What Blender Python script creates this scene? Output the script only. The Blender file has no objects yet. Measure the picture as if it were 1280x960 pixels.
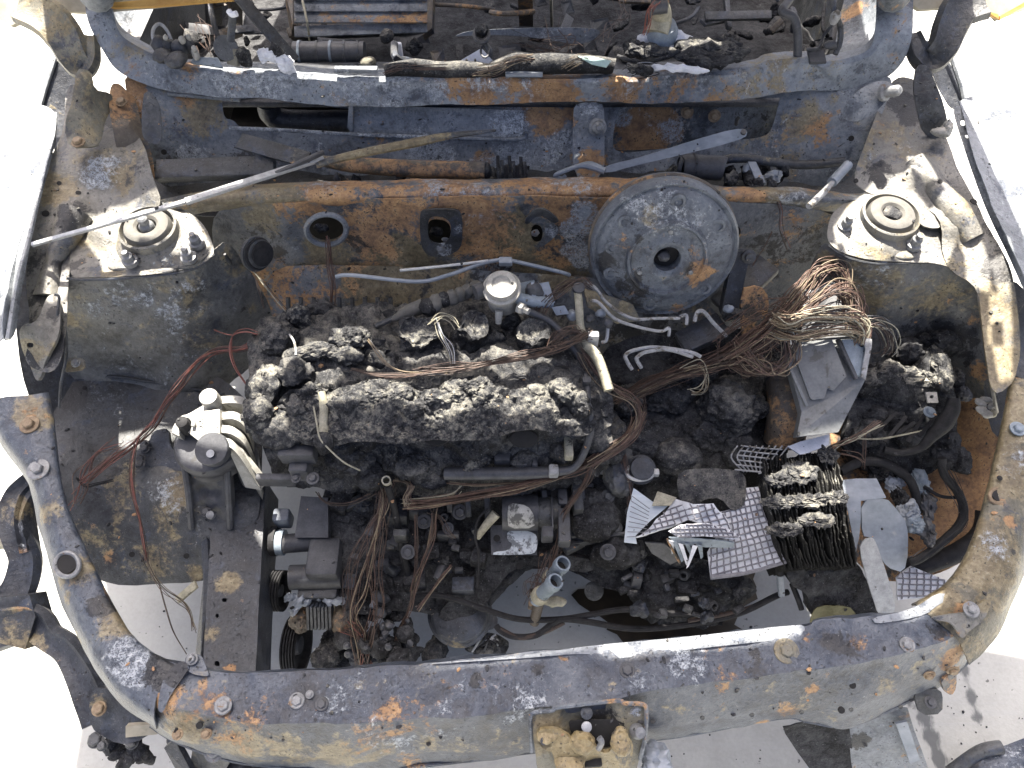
import bpy, bmesh, math, random
import numpy as np
from mathutils import Vector, Matrix, noise, geometry
R = math.radians
sc = bpy.context.scene
COL = sc.collection
# ------------------------------------------------------------------ camera, sky, sun, exposure
CAM = Vector((0, 0, 1.6)); PITCH = R(57.0); FPX = 960.0
cd = bpy.data.cameras.new('camera'); cam = bpy.data.objects.new('camera', cd); COL.objects.link(cam)
cam.location = CAM; cam.rotation_euler = (R(90) - PITCH, 0, 0)
cd.sensor_width = 36; cd.lens = 36 * FPX / 1280; cd.clip_start = 0.02; cd.clip_end = 500
sc.camera = cam
SUN_EL, SUN_AZ = R(62), R(-9)          # azimuth from +Y towards +X
TO_SUN = Vector((math.cos(SUN_EL) * math.sin(SUN_AZ), math.cos(SUN_EL) * math.cos(SUN_AZ), math.sin(SUN_EL)))
w = bpy.data.worlds.new('World'); sc.world = w; w.use_nodes = True
wn = w.node_tree.nodes; sky = wn.new('ShaderNodeTexSky'); sky.sky_type = 'NISHITA'; sky.sun_disc = False
sky.sun_elevation = SUN_EL; sky.sun_rotation = SUN_AZ; sky.air_density = 0.42; sky.dust_density = 7.5; sky.ozone_density = 1.8
w.node_tree.links.new(sky.outputs[0], wn['Background'].inputs[0]); wn['Background'].inputs[1].default_value = 0.09
sl = bpy.data.lights.new('sun', 'SUN'); sl.energy = 4.8; sl.angle = R(0.5); sl.color = (1, 0.93, 0.82)
so = bpy.data.objects.new('sun', sl); COL.objects.link(so); so.location = (0, 4, 6)
so.rotation_euler = TO_SUN.to_track_quat('Z', 'Y').to_euler()
sc.view_settings.view_transform = 'Standard'; sc.view_settings.look = 'None'
sc.view_settings.exposure = 2.52; sc.view_settings.gamma = 1
sc.cycles.max_bounces = 8; sc.cycles.diffuse_bounces = 4

# ------------------------------------------------------------------ helpers
FW = Vector((0, math.cos(PITCH), -math.sin(PITCH))); UP = Vector((0, math.sin(PITCH), math.cos(PITCH)))
def ray(px, py): return Vector((1, 0, 0)) * ((px - 640) / FPX) - UP * ((py - 480) / FPX) + FW
def Zp(px, py, z): d = ray(px, py); return CAM + d * ((z - CAM.z) / d.z)
def Yp(px, py, y): d = ray(px, py); return CAM + d * (y / d.y)
def pt(c):
    if isinstance(c, Vector): return c
    if len(c) == 4: return Yp(c[0], c[1], c[3])
    return Zp(*c)
def px_of(v):
    d = v - CAM; f = d.dot(FW)
    return 640 + FPX * d.x / f, 480 - FPX * d.dot(UP) / f, f
def prop(o, **k):
    for a, v in k.items():
        if v is not None: o[a] = v
    return o
def thing(name, label, cat, loc, group=None):
    o = bpy.data.objects.new(name, None); COL.objects.link(o); o.location = pt(loc); o.empty_display_size = .03
    return prop(o, label=label, category=cat, group=group)
def root_of(o):
    m = Vector((0, 0, 0))
    while o is not None: m += o.location; o = o.parent
    return m
def catmull(P, n, closed=False):
    if len(P) == 2 and not closed: return [P[0].lerp(P[1], i / n) for i in range(n + 1)]
    out = []; L = len(P)
    for i in range(L if closed else L - 1):
        if closed: a, b, c, d = P[i - 1], P[i], P[(i + 1) % L], P[(i + 2) % L]
        else: a, b, c, d = P[max(i - 1, 0)], P[i], P[i + 1], P[min(i + 2, L - 1)]
        for k in range(n):
            t = k / n
            out.append(0.5 * ((2 * b) + (c - a) * t + (2 * a - 5 * b + 4 * c - d) * t * t + (3 * b - a - 3 * c + d) * t ** 3))
    if not closed: out.append(P[-1].copy())
    return out
def resample(P, n):
    L = [0]
    for a, b in zip(P, P[1:]): L.append(L[-1] + (b - a).length)
    out = []; j = 0
    for i in range(n):
        s = L[-1] * i / (n - 1)
        while j < len(P) - 2 and L[j + 1] < s: j += 1
        out.append(P[j].lerp(P[j + 1], (s - L[j]) / max(L[j + 1] - L[j], 1e-9)))
    return out
_ico = {}
def ico(l):
    if l not in _ico:
        b = bmesh.new(); bmesh.ops.create_icosphere(b, subdivisions=l, radius=1)
        b.verts.ensure_lookup_table()
        _ico[l] = ([v.co.copy() for v in b.verts], [tuple(v.index for v in f.verts) for f in b.faces]); b.free()
    return _ico[l]
def fr(p, s, o=4): return noise.fractal(p * s, 0.9, 2.1, o)
def crust(p, amp, s=1.0):
    a = fr(p, 13 * s, 3) * 0.95 + (0.5 - abs(noise.noise(p * 38 * s))) * 0.34 + fr(p, 120 * s, 3) * 0.24
    return a * amp
class MB:
    def crustify(s, amp, sc_=1.0):
        for v in s.v: v += Vector((fr(v, 30 * sc_, 4), fr(v + Vector((5, 1, 0)), 30 * sc_, 4), fr(v + Vector((0, 7, 2)), 34 * sc_, 4))) * amp
        return s
    def stump(s, c, r, h):
        pr = [(r * 1.7, -h), (r * 1.45, -h * .8), (r * 1.3, -h * .6), (r * 1.2, -h * .4), (r * 1.12, -h * .2), (r * 1.08, 0), (r * 1.02, h * .06), (r * .92, h * .08), (r * .8, h * .03), (r * .5, 0), (r * .25, 0), (0, 0)]
        P = []
        for (a, b), (e, f) in zip(pr, pr[1:]): P += [(a + (e - a) * k / 3, b + (f - b) * k / 3) for k in range(3)]
        return s.lathe(P + [pr[-1]], c, (0, -.15, 1), 44)
    def __init__(s): s.v = []; s.f = []
    def add(s, vs, fs):
        o = len(s.v); s.v += [Vector(v) for v in vs]; s.f += [tuple(i + o for i in f) for f in fs]; return s
    def tube(s, P, r, seg=8, n=5, caps=True, hollow=False):
        P = [pt(p) for p in P]
        rs = r if isinstance(r, (list, tuple)) else None
        C = catmull(P, n) if len(P) > 2 else [P[0].lerp(P[1], i / 2) for i in range(3)]
        vs = []; fs = []; prev = None
        for i, c in enumerate(C):
            t = (C[min(i + 1, len(C) - 1)] - C[max(i - 1, 0)]).normalized()
            if prev is None: a = t.orthogonal().normalized()
            else:
                a = prev - t * prev.dot(t); a = a.normalized() if a.length > 1e-6 else t.orthogonal().normalized()
            prev = a; b = t.cross(a)
            if rs: q = i / (len(C) - 1) * (len(rs) - 1); k = min(int(q), len(rs) - 2); rr = rs[k] + (rs[k + 1] - rs[k]) * (q - k)
            else: rr = r
            for j in range(seg):
                an = 2 * math.pi * j / seg; vs.append(c + (a * math.cos(an) + b * math.sin(an)) * rr)
        m = len(C)
        for i in range(m - 1):
            for j in range(seg):
                fs.append((i * seg + j, i * seg + (j + 1) % seg, (i + 1) * seg + (j + 1) % seg, (i + 1) * seg + j))
        if caps: fs.append(tuple(range(seg - 1, -1, -1))); fs.append(tuple((m - 1) * seg + j for j in range(seg)))
        return s.add(vs, fs)
    def lathe(s, prof, base, axis, seg=24, sx=1.0):
        axis = Vector(axis).normalized(); a = axis.cross(Vector((0, 1, 0.01))).normalized(); b = axis.cross(a)
        base = pt(base); vs = []; fs = []
        for r, h in prof:
            for j in range(seg):
                an = 2 * math.pi * (j + .5) / seg; vs.append(base + axis * h + (a * math.cos(an) * sx + b * math.sin(an)) * r)
        for i in range(len(prof) - 1):
            for j in range(seg):
                fs.append((i * seg + j, (i + 1) * seg + j, (i + 1) * seg + (j + 1) % seg, i * seg + (j + 1) % seg))
        if prof[0][0] > 0: fs.append(tuple(range(seg)))
        if prof[-1][0] > 0: fs.append(tuple((len(prof) - 1) * seg + j for j in range(seg - 1, -1, -1)))
        return s.add(vs, fs)
    def box(s, c, size, rot=None, bev=0.0):
        b = bmesh.new(); bmesh.ops.create_cube(b, size=1)
        for v in b.verts: v.co = Vector((v.co.x * size[0], v.co.y * size[1], v.co.z * size[2]))
        if bev: bmesh.ops.bevel(b, geom=b.edges[:], offset=bev, segments=2, affect='EDGES', profile=.5)
        M = rot if rot else Matrix.Identity(3); c = pt(c); b.verts.ensure_lookup_table()
        s.add([M @ v.co + c for v in b.verts], [tuple(v.index for v in f.verts) for f in b.faces]); b.free(); return s
    def bar(s, a, b, wd, th, up=(0, 0, 1), bev=0.0):
        a, b = pt(a), pt(b); x = (b - a); L = x.length; x.normalize(); u = Vector(up); y = u.cross(x).normalized(); z = x.cross(y)
        return s.box((a + b) / 2, (L, wd, th), Matrix((x, y, z)).transposed(), bev)
    def slab(s, poly, th, dirn=None):
        P = [pt(p) for p in poly]; n = Vector(dirn) if dirn else geometry.normal(P)
        if n.dot(CAM - P[0]) < 0: n = -n
        n.normalize(); k = len(P)
        return s.add(P + [p - n * th for p in P], [tuple(range(k)), tuple(range(2 * k - 1, k - 1, -1))] + [(i, i + k, (i + 1) % k + k, (i + 1) % k) for i in range(k)])
    def lump(s, c, rad, amp=.3, lvl=4, rot=0, sc_=1.0, seed=0.0):
        V, F = ico(lvl); c = pt(c); ca, sa = math.cos(R(rot)), math.sin(R(rot)); m = min(rad); vs = []; sf = sc_ * min(max(.024 / m, .8), 4)
        for v in V:
            q = Vector((v.x * rad[0], v.y * rad[1], v.z * rad[2])); q = Vector((q.x * ca - q.y * sa, q.x * sa + q.y * ca, q.z))
            w_ = c + q; d = crust(w_ + Vector((seed, seed * 2, 0)), m * amp * 1.35, sf)
            vs.append(w_ + v * d)
        return s.add(vs, F)
    def build(s, name, mat, parent=None, smooth=True, spots=None, sharp=38, jit=0.0, kind=None, label=None):
        if jit:
            for v in s.v: v += Vector((fr(v, 9, 3), fr(v + Vector((7, 0, 0)), 9, 3), fr(v + Vector((0, 9, 0)), 9, 3))) * jit
        n = len(s.v); c = sum(s.v, Vector()) / n
        me = bpy.data.meshes.new(name); me.from_pydata([v - c for v in s.v], [], s.f)
        if smooth:
            me.polygons.foreach_set('use_smooth', [True] * len(me.polygons)); me.set_sharp_from_angle(angle=R(sharp))
        me.materials.append(mat)
        if spots: paint(me, s.v, spots)
        o = bpy.data.objects.new(name, me); COL.objects.link(o)
        o.location = c - (root_of(parent) if parent else Vector((0, 0, 0))); o.parent = parent
        if kind: o['kind'] = kind
        if label: o['label'] = label
        return o
def paint(me, V, spots):
    """bare rust, ash, soot and ochre stains: round patches in metres on the part itself"""
    A = np.array([tuple(v) for v in V]); d = A - np.array(CAM)
    f = d @ np.array(FW); x = 640 + FPX * d[:, 0] / f; y = 480 - FPX * (d @ np.array(UP)) / f
    for layer, L in spots.items():
        val = np.zeros(len(A))
        for (a, b, r, s_) in L:
            q = (x - a) ** 2 + (y - b) ** 2; i = int(np.argmin(q + f * 4)); rad = r * f[i] / FPX
            dist = np.linalg.norm(A - A[i], axis=1)
            val = np.maximum(val, s_ * 1.35 * np.clip(1.35 - dist / rad, 0, 1))
        at = me.attributes.new(layer, 'FLOAT', 'POINT'); at.data.foreach_set('value', val.astype(np.float32))
def densify(P, step, smooth):
    P = [Vector(p[:2]) for p in P]
    for _ in range(smooth):
        Q = []
        for i in range(len(P)):
            a, b = P[i], P[(i + 1) % len(P)]; Q += [a.lerp(b, .22), a.lerp(b, .78)]
        P = Q
    out = []
    for i in range(len(P)):
        a, b = P[i], P[(i + 1) % len(P)]; k = max(1, int((b - a).length / step))
        out += [a.lerp(b, j / k) for j in range(k)]
    return out
def tps(ctrl, key):
    X = np.array([c[:2] for c in ctrl], float) / 500.0
    Vv = np.array([key(c) for c in ctrl]); n = len(X)
    if n < 3: return lambda q: np.full(len(q), Vv.mean())
    def U(r2): return np.where(r2 > 1e-12, r2 * np.log(np.maximum(r2, 1e-12)), 0)
    K = U(((X[:, None] - X[None]) ** 2).sum(-1)) + np.eye(n) * 1e-6
    Pm = np.hstack([np.ones((n, 1)), X]); A = np.zeros((n + 3, n + 3)); A[:n, :n] = K; A[:n, n:] = Pm; A[n:, :n] = Pm.T
    co = np.linalg.lstsq(A, np.concatenate([Vv, np.zeros(3)]), rcond=None)[0]
    def f(q):
        q = np.asarray(q, float) / 500.0; r2 = ((q[:, None] - X[None]) ** 2).sum(-1)
        return U(r2) @ co[:n] + co[n] + q @ co[n + 1:]
    return f
def cdt(outline, holes, step, seed=1, jitter=.3):
    rnd = random.Random(seed); polys = [outline] + list(holes); vs = []; faces = []
    for P in polys:
        faces.append(list(range(len(vs), len(vs) + len(P)))); vs += P
    ox = np.array([p.x for p in outline]); oy = np.array([p.y for p in outline])
    def inside(P, x, y):
        c = False; j = len(P) - 1
        for i in range(len(P)):
            if (P[i].y > y) != (P[j].y > y) and x < (P[j].x - P[i].x) * (y - P[i].y) / (P[j].y - P[i].y) + P[i].x: c = not c
            j = i
        return c
    B = np.array([(p.x, p.y) for p in vs]); row = 0
    y = oy.min() + step * .5
    while y < oy.max():
        x = ox.min() + step * (.5 if row % 2 else 0)
        while x < ox.max():
            qx, qy = x + rnd.uniform(-jitter, jitter) * step, y + rnd.uniform(-jitter, jitter) * step
            if ((B[:, 0] - qx) ** 2 + (B[:, 1] - qy) ** 2).min() > (step * .55) ** 2 and inside(outline, qx, qy):
                vs.append(Vector((qx, qy)))
            x += step
        y += step * .87; row += 1
    r = geometry.delaunay_2d_cdt([Vector(v) for v in vs], [], faces, 2, 1e-4)
    return r[0], r[2]
def sheet(name, outline, ctrl, mat, parent=None, holes=(), step=9, amp=.0012, thick=.0016, spots=None, sm=2, kind=None,
          rough=None, steps=(), label=None, dent=9.0, sharp=38, hsm=2, feats=()):
    """sheet metal cut to an outline with holes, bent through its control points, dented, with real thickness"""
    O = densify(outline, step * .8, sm); H = [densify(h, step * .6, hsm) for h in holes]
    V2, F = cdt(O, H, step)
    df = tps(ctrl, lambda c: (pt(c) - CAM).dot(FW)); D = df([tuple(v) for v in V2]); V = []
    for v, d in zip(V2, D): V.append(CAM + ray(v.x, v.y) * float(d))
    m = MB(); n = len(V); N = [Vector() for _ in V]
    F = [tuple(f) for f in F]
    for f in F:
        nn = geometry.normal([V[i] for i in f])
        for i in f: N[i] += nn
    for i in range(n):
        N[i].normalize()
    for i in range(n):
        if N[i].dot(CAM - V[i]) < 0: N[i] = -N[i]
    for i in range(n):
        d = fr(V[i], dent, 3) * amp * 2 + fr(V[i], 60, 2) * amp * .4
        if rough: d += crust(V[i], rough[0], rough[1])
        for (a, b, r0, r1, hgt) in feats:      # pressed bosses and dishes: centre, inner and outer radius in px, height in m
            q = math.hypot(V2[i].x - a, V2[i].y - b); t = min(max((r1 - q) / (r1 - r0), 0), 1); d += hgt * t * t * (3 - 2 * t)
        V[i] = V[i] + N[i] * d
    F2 = []
    for f in F:
        nn = geometry.normal([V[i] for i in f]); F2.append(f if nn.dot(CAM - V[f[0]]) > 0 else f[::-1])
    E = {}
    for f in F2:
        for i in range(len(f)):
            a, b = f[i], f[(i + 1) % len(f)]
            E[(a, b)] = E.get((a, b), 0) + 1
    side = [(b, a, a + n, b + n) for (a, b) in E if (b, a) not in E]
    m.add(V + [v - q * thick for v, q in zip(V, N)], F2 + [tuple(i + n for i in f[::-1]) for f in F2] + side)
    return m.build(name, mat, parent, spots=spots, kind=kind, label=label, sharp=sharp)
def loft(name, rows, mat, parent, nu=120, bands=None, soft=2, spots=None, amp=.001, thick=0.002, label=None, sharp=50):
    Rr = [resample(catmull([pt(p) for p in r], 8), nu) for r in rows]; G = []
    for k in range(len(Rr) - 1):
        b = bands[k] if bands else 5
        for j in range(b): G.append([a.lerp(c, j / b) for a, c in zip(Rr[k], Rr[k + 1])])
    G.append(Rr[-1]); nv = len(G)
    for _ in range(soft):
        G = [G[0]] + [[(G[j - 1][i] + G[j][i] * 2 + G[j + 1][i]) / 4 for i in range(nu)] for j in range(1, nv - 1)] + [G[-1]]
    V = [p for g in G for p in g]; F = []
    for j in range(nv - 1):
        for i in range(nu - 1):
            F.append((j * nu + i, (j + 1) * nu + i, (j + 1) * nu + i + 1, j * nu + i + 1))
    V = [v + Vector((0, 0, 1)) * (fr(v, 8, 3) * amp * 2 + fr(v, 45, 3) * amp * .7) + Vector((0, 1, 0)) * fr(v + Vector((3, 3, 3)), 12, 3) * amp * 1.5 for v in V]
    m = MB(); n = len(V); N = [Vector() for _ in V]
    for f in F:
        nn = (V[f[1]] - V[f[0]]).cross(V[f[3]] - V[f[0]])
        for i in f: N[i] += nn
    for q in N: q.normalize()
    E = set()
    for f in F:
        for i in range(4): E.add((f[i], f[(i + 1) % 4]))
    side = [(b, a, a + n, b + n) for (a, b) in E if (b, a) not in E]
    m.add(V + [v - q * thick for v, q in zip(V, N)], F + [tuple(i + n for i in f[::-1]) for f in F] + side)
    return m.build(name, mat, parent, spots=spots, label=label, sharp=sharp)
CT = (CAM - Vector((0, .7, .5))).normalized()
def bolt(c, r, mat, parent, axis=(0, -.05, 1), name='bolt', washer=1.6, h=1.0):
    m = MB(); r *= .82; m.lathe([(r * washer, -.001), (r * washer, r * .16), (r * washer * .88, r * .24), (r * 1.05, r * .2)], c, axis, 20)
    m.lathe([(r, r * .2), (r, r * (.2 + .55 * h)), (r * .80, r * (.2 + .72 * h))], c, axis, 6)
    return m.build(name, mat, parent, sharp=25)
def wires(paths, n, mats, parent, spread=.008, r=.0008, seed=0, name='wire', jit=.5, seg=5, free=0.0, bulge=None):
    """a loom: n single copper strands wandering along one path, each an object"""
    rnd = random.Random(seed); P = [pt(p) for p in paths]; L = len(P)
    for k in range(n):
        an = rnd.uniform(0, 6.283); rr = math.sqrt(rnd.random()); o0 = Vector((math.cos(an) * rr, math.sin(an) * rr * .8, math.sin(an * 1.7) * rr)); Q = []
        for i, p in enumerate(P):
            sp = spread if not bulge else spread * bulge[i]
            o = o0 + Vector((rnd.uniform(-1, 1), rnd.uniform(-1, 1), rnd.uniform(-1, 1))) * jit
            if free and i in (0, L - 1): o += Vector((rnd.uniform(-1, 1), rnd.uniform(-1, 1), rnd.uniform(-.3, 1))) * free
            Q.append(p + o * sp)
        MB().tube(Q, r * rnd.uniform(.5, .92), seg, 6).build(name, rnd.choice(mats), parent)

# ------------------------------------------------------------------ materials
class NT:
    def __init__(s, name):
        s.m = bpy.data.materials.new(name); s.m.use_nodes = True; s.t = s.m.node_tree; s.b = s.t.nodes['Principled BSDF']
        s.geo = s.t.nodes.new('ShaderNodeNewGeometry'); s.g = s.geo.outputs['Position']
    def L(s, a, b): s.t.links.new(a, b)
    def val(s, i, v):
        if isinstance(v, (int, float)): i.default_value = v
        elif isinstance(v, tuple): i.default_value = (*v, 1) if len(v) == 3 else v
        else: s.L(v, i)
    def noise(s, sc_, det=5, ro=.6, dist=0.0, off=0.0, vec=None, stretch=None):
        n = s.t.nodes.new('ShaderNodeTexNoise'); n.inputs['Scale'].default_value = sc_; n.inputs['Detail'].default_value = det
        n.inputs['Roughness'].default_value = ro; n.inputs['Distortion'].default_value = dist
        v = vec or s.g
        if off or stretch:
            mp = s.t.nodes.new('ShaderNodeMapping'); s.L(v, mp.inputs[0]); mp.inputs['Location'].default_value = (off, off * .7, off * .3)
            if stretch: mp.inputs['Scale'].default_value = stretch
            v = mp.outputs[0]
        s.L(v, n.inputs['Vector']); return n.outputs['Fac']
    def vor(s, sc_, feat='DISTANCE_TO_EDGE'):
        n = s.t.nodes.new('ShaderNodeTexVoronoi'); n.feature = feat; n.inputs['Scale'].default_value = sc_
        s.L(s.g, n.inputs['Vector']); return n.outputs['Distance']
    def math(s, op, a, b=0.0, c=0.0):
        n = s.t.nodes.new('ShaderNodeMath'); n.operation = op
        for i, v in enumerate((a, b, c)): s.val(n.inputs[i], v)
        return n.outputs[0]
    def step(s, x, lo, hi):
        n = s.t.nodes.new('ShaderNodeMapRange'); n.interpolation_type = 'SMOOTHSTEP'; s.val(n.inputs['Value'], x)
        n.inputs['From Min'].default_value = lo; n.inputs['From Max'].default_value = hi; return n.outputs[0]
    def ramp(s, x, *st):
        n = s.t.nodes.new('ShaderNodeValToRGB'); s.L(x, n.inputs[0]); e = n.color_ramp.elements
        while len(e) < len(st): e.new(.5)
        for k, (p, c) in zip(e, st): k.position = p; k.color = (*c, 1)
        return n.outputs[0]
    def mix(s, f, a, b):
        n = s.t.nodes.new('ShaderNodeMix'); n.data_type = 'RGBA'; s.val(n.inputs[0], f); s.val(n.inputs[6], a); s.val(n.inputs[7], b); return n.outputs[2]
    def attr(s, nm):
        n = s.t.nodes.new('ShaderNodeAttribute'); n.attribute_name = nm; return n.outputs['Fac']
    def bump(s, h, st=.4, d=.002):
        n = s.t.nodes.new('ShaderNodeBump'); n.inputs['Strength'].default_value = st; n.inputs['Distance'].default_value = d
        s.L(h, n.inputs['Height']); s.L(n.outputs[0], s.b.inputs['Normal'])
    def out(s, col, rough=.7, metal=0.0, spec=.5):
        s.val(s.b.inputs['Base Color'], col); s.val(s.b.inputs['Roughness'], rough); s.val(s.b.inputs['Metallic'], metal)
        s.b.inputs['Specular IOR Level'].default_value = spec; return s.m
def burnt(name, rust=-.25, ash=-.2, tan=-.3, soot=-.2, base=((.016, .016, .017), (.078, .080, .085), (.175, .178, .182)), off=0.0, spec=.5, crackle=.35, navy=0.0, gloss=0.0, rg=1.0):
    t = NT(name); A = t.math
    n1 = t.noise(6, 8, .66, .5, off); n2 = t.noise(30, 8, .70, .3, off + 3); n3 = t.noise(130, 5, .72, 0, off); n4 = t.noise(480, 2, .6)
    n5 = t.noise(10, 9, .72, .5, off + 11); n6 = t.noise(12, 9, .70, .5, off + 23); n7 = t.noise(15, 9, .70, .5, off + 41)
    bx = A('ADD', A('MULTIPLY', n1, .42), A('ADD', A('MULTIPLY', n2, .36), A('MULTIPLY', n3, .26)))
    col = t.ramp(bx, (.41, base[0]), (.50, base[1]), (.56, tuple(a * .6 + b * .4 for a, b in zip(base[1], base[2]))), (.66, base[2]))
    # dark blue heat-oxide islands with crisp flaked edges
    nb = A('ADD', t.noise(17, 9, .74, .4, off + 57), A('MULTIPLY', n3, .16))
    col = t.mix(A('MULTIPLY', t.step(nb, .61 - navy, .70 - navy), .8), col, t.ramp(n2, (.4, (.017, .021, .032)), (.62, (.05, .063, .09))))
    tm = t.step(A('ADD', A('ADD', t.attr('ochre'), tan), A('ADD', A('MULTIPLY', A('SUBTRACT', n7, .5), 2.0), A('ADD', A('MULTIPLY', A('SUBTRACT', n2, .5), .9), A('MULTIPLY', A('SUBTRACT', n3, .5), .8)))), .04, .34)
    col = t.mix(A('MULTIPLY', tm, .9), col, t.ramp(A('ADD', A('MULTIPLY', n2, .5), A('MULTIPLY', n3, .5)), (.36, (.06, .045, .024)), (.5, (.155, .122, .066)), (.64, (.27, .23, .14))))
    rm0 = A('ADD', A('ADD', t.attr('rust'), rust), A('ADD', A('MULTIPLY', A('SUBTRACT', n5, .5), 2.0), A('ADD', A('MULTIPLY', A('SUBTRACT', n2, .5), 1.0), A('MULTIPLY', A('SUBTRACT', n3, .5), .8))))
    rm = t.step(rm0, .08, .30)
    col = t.mix(rm, col, t.ramp(A('ADD', A('MULTIPLY', n2, .6), A('MULTIPLY', n3, .4)), (.36, (.085 * rg, .053 * rg, .036 * rg)), (.46, (.20 * rg, .115 * rg, .06 * rg)), (.56, (.32 * rg, .19 * rg, .09 * rg)), (.70, (.42 * rg, .30 * rg, .17 * rg))))
    isl = t.step(A('ADD', n3, A('MULTIPLY', n2, .5)), .90, .93); col = t.mix(A('MULTIPLY', A('MULTIPLY', isl, rm), .85), col, (.03, .032, .038))
    cr = t.step(A('ADD', t.vor(170), A('MULTIPLY', n3, .12)), .05, .17)      # crazed paint ash
    am0 = A('ADD', A('ADD', t.attr('ash'), ash), A('ADD', A('MULTIPLY', A('SUBTRACT', n6, .5), 2.0), A('MULTIPLY', A('SUBTRACT', n3, .5), .9)))
    am = A('MULTIPLY', t.step(am0, .16, .38), t.step(A('ADD', n4, A('MULTIPLY', n3, .6)), .66, .84))
    edge = A('MULTIPLY', t.step(am0, .08, .22), A('MULTIPLY', A('SUBTRACT', 1, cr), crackle))
    am = A('MAXIMUM', A('MAXIMUM', am, edge), t.step(A('ADD', t.attr('ash'), A('ADD', A('MULTIPLY', A('SUBTRACT', n6, .5), 1.6), A('MULTIPLY', A('SUBTRACT', n3, .5), .9))), .85, 1.2))
    col = t.mix(am, col, t.ramp(n3, (.3, (.19, .21, .235)), (.55, (.32, .345, .37)), (.75, (.50, .52, .52))))
    sm = t.step(A('ADD', A('ADD', t.attr('soot'), soot), A('ADD', A('MULTIPLY', A('SUBTRACT', t.noise(14, 9, .72, .6, off + 87), .5), 2.2), A('MULTIPLY', A('SUBTRACT', n3, .5), .8))), .18, .32)
    col = t.mix(A('MULTIPLY', sm, .92), col, (.012, .012, .014))
    fl = t.step(n4, .69, .74); col = t.mix(A('MULTIPLY', fl, .55), col, (.34, .35, .35))
    pit = t.step(A('ADD', t.noise(240, 4, .65, 0, 9), A('MULTIPLY', n2, .35)), .80, .85); col = t.mix(A('MULTIPLY', pit, .85), col, (.013, .012, .012))
    h = A('ADD', A('ADD', A('MULTIPLY', n2, .9), A('MULTIPLY', n3, .5)), A('ADD', A('MULTIPLY', am, .3), A('ADD', A('MULTIPLY', rm, -.25), A('MULTIPLY', pit, -.4))))
    t.bump(h, .75, .004)
    ro = A('ADD', A('MULTIPLY', n2, .35), A('ADD', .30 + gloss, A('MULTIPLY', A('MAXIMUM', rm, am), .25)))
    return t.out(col, ro, .0, spec)
def charmat(name, dark=(.010, .010, .011), mid=(.038, .039, .042), light=(.20, .19, .165), off=0., bias=0.0, sc_=1.0, top_lift=.10, crustattr=False):
    t = NT(name); A = t.math
    n1 = t.noise(16 * sc_, 6, .65, .4, off); n2 = t.noise(70 * sc_, 6, .7, .2, off + 2); n3 = t.noise(330 * sc_, 3, .7)
    sx = t.t.nodes.new('ShaderNodeSeparateXYZ'); t.L(t.geo.outputs['Normal'], sx.inputs[0])
    up = A('MULTIPLY', A('SUBTRACT', sx.outputs['Z'], .55), top_lift)      # upward faces paler: settled ash, with sunlit tops painted in
    x = A('ADD', A('ADD', A('ADD', A('MULTIPLY', n1, .40), A('MULTIPLY', n2, .40)), A('ADD', A('MULTIPLY', n3, .24), bias)), up)
    if crustattr: x = A('ADD', x, A('MULTIPLY', t.attr('ash'), .15))
    col = t.ramp(x, (.43, dark), (.52, mid), (.60, tuple(a * .6 + b * .4 for a, b in zip(mid, light))), (.70, light))
    fl = t.step(t.noise(300, 2, .5, 0, 5), .66, .74); col = t.mix(A('MULTIPLY', fl, .5), col, (.25, .25, .25))
    t.bump(A('ADD', A('MULTIPLY', n2, 1.0), A('MULTIPLY', n3, .5)), .8, .005)
    return t.out(col, .85, 0, .25)
def plain(name, c0, c1, sc_=40, rough=.6, metal=0.0, bmp=.3, spots=None, off=0., spec=.5, stretch=None):
    t = NT(name); n = t.noise(sc_, 6, .65, .2, off, stretch=stretch); n3 = t.noise(sc_ * 7, 3, .6)
    x = t.math('ADD', t.math('MULTIPLY', n, .7), t.math('MULTIPLY', n3, .3)); col = t.ramp(x, (.35, c0), (.65, c1))
    if spots: col = t.mix(t.step(t.noise(sc_ * .6, 5, .7, .3, off + 6), spots[1], spots[1] + .08), col, spots[0])
    t.bump(x, bmp, .002); return t.out(col, rough, metal, spec)
M = {}
M['body'] = burnt('burnt_body_steel')
M['cowl'] = burnt('burnt_cowl_steel', rust=-.15, ash=-.1, tan=-.2, off=5, base=((.027, .030, .034), (.112, .126, .143), (.235, .253, .272)))
M['frame'] = burnt('ashen_frame_steel', rust=-.15, ash=-.06, tan=-.2, soot=-.3, off=66, base=((.044, .050, .060), (.150, .169, .194), (.28, .308, .334)))
M['drum'] = burnt('burnt_drum_steel', rust=-.2, ash=-.18, tan=-.24, soot=-.16, off=71, base=((.020, .023, .029), (.078, .090, .108), (.165, .185, .205)), crackle=.2)
M['fire'] = burnt('burnt_firewall_steel', rust=-.1, ash=-.17, tan=-.06, off=9, base=((.020, .022, .026), (.10, .108, .118), (.21, .22, .23)), rg=1.22)
M['cross'] = burnt('burnt_crossmember_steel', rust=-.19, ash=-.14, tan=-.2, off=14, base=((.011, .013, .020), (.044, .054, .074), (.122, .136, .156)), crackle=.25, navy=.03, gloss=-.08)
M['dirty'] = burnt('sooted_panel', rust=-.4, ash=-.24, tan=-.2, soot=-.13, base=((.010, .010, .011), (.034, .036, .039), (.085, .09, .094)), off=20)
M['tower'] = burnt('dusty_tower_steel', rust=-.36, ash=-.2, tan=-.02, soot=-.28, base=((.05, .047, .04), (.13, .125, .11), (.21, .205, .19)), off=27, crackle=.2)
M['skirt'] = burnt('ashen_tower_wall', rust=-.36, ash=-.16, tan=-.1, soot=-.22, off=101, base=((.020, .020, .020), (.078, .080, .079), (.16, .163, .16)), crackle=.2, navy=-.02)
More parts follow.
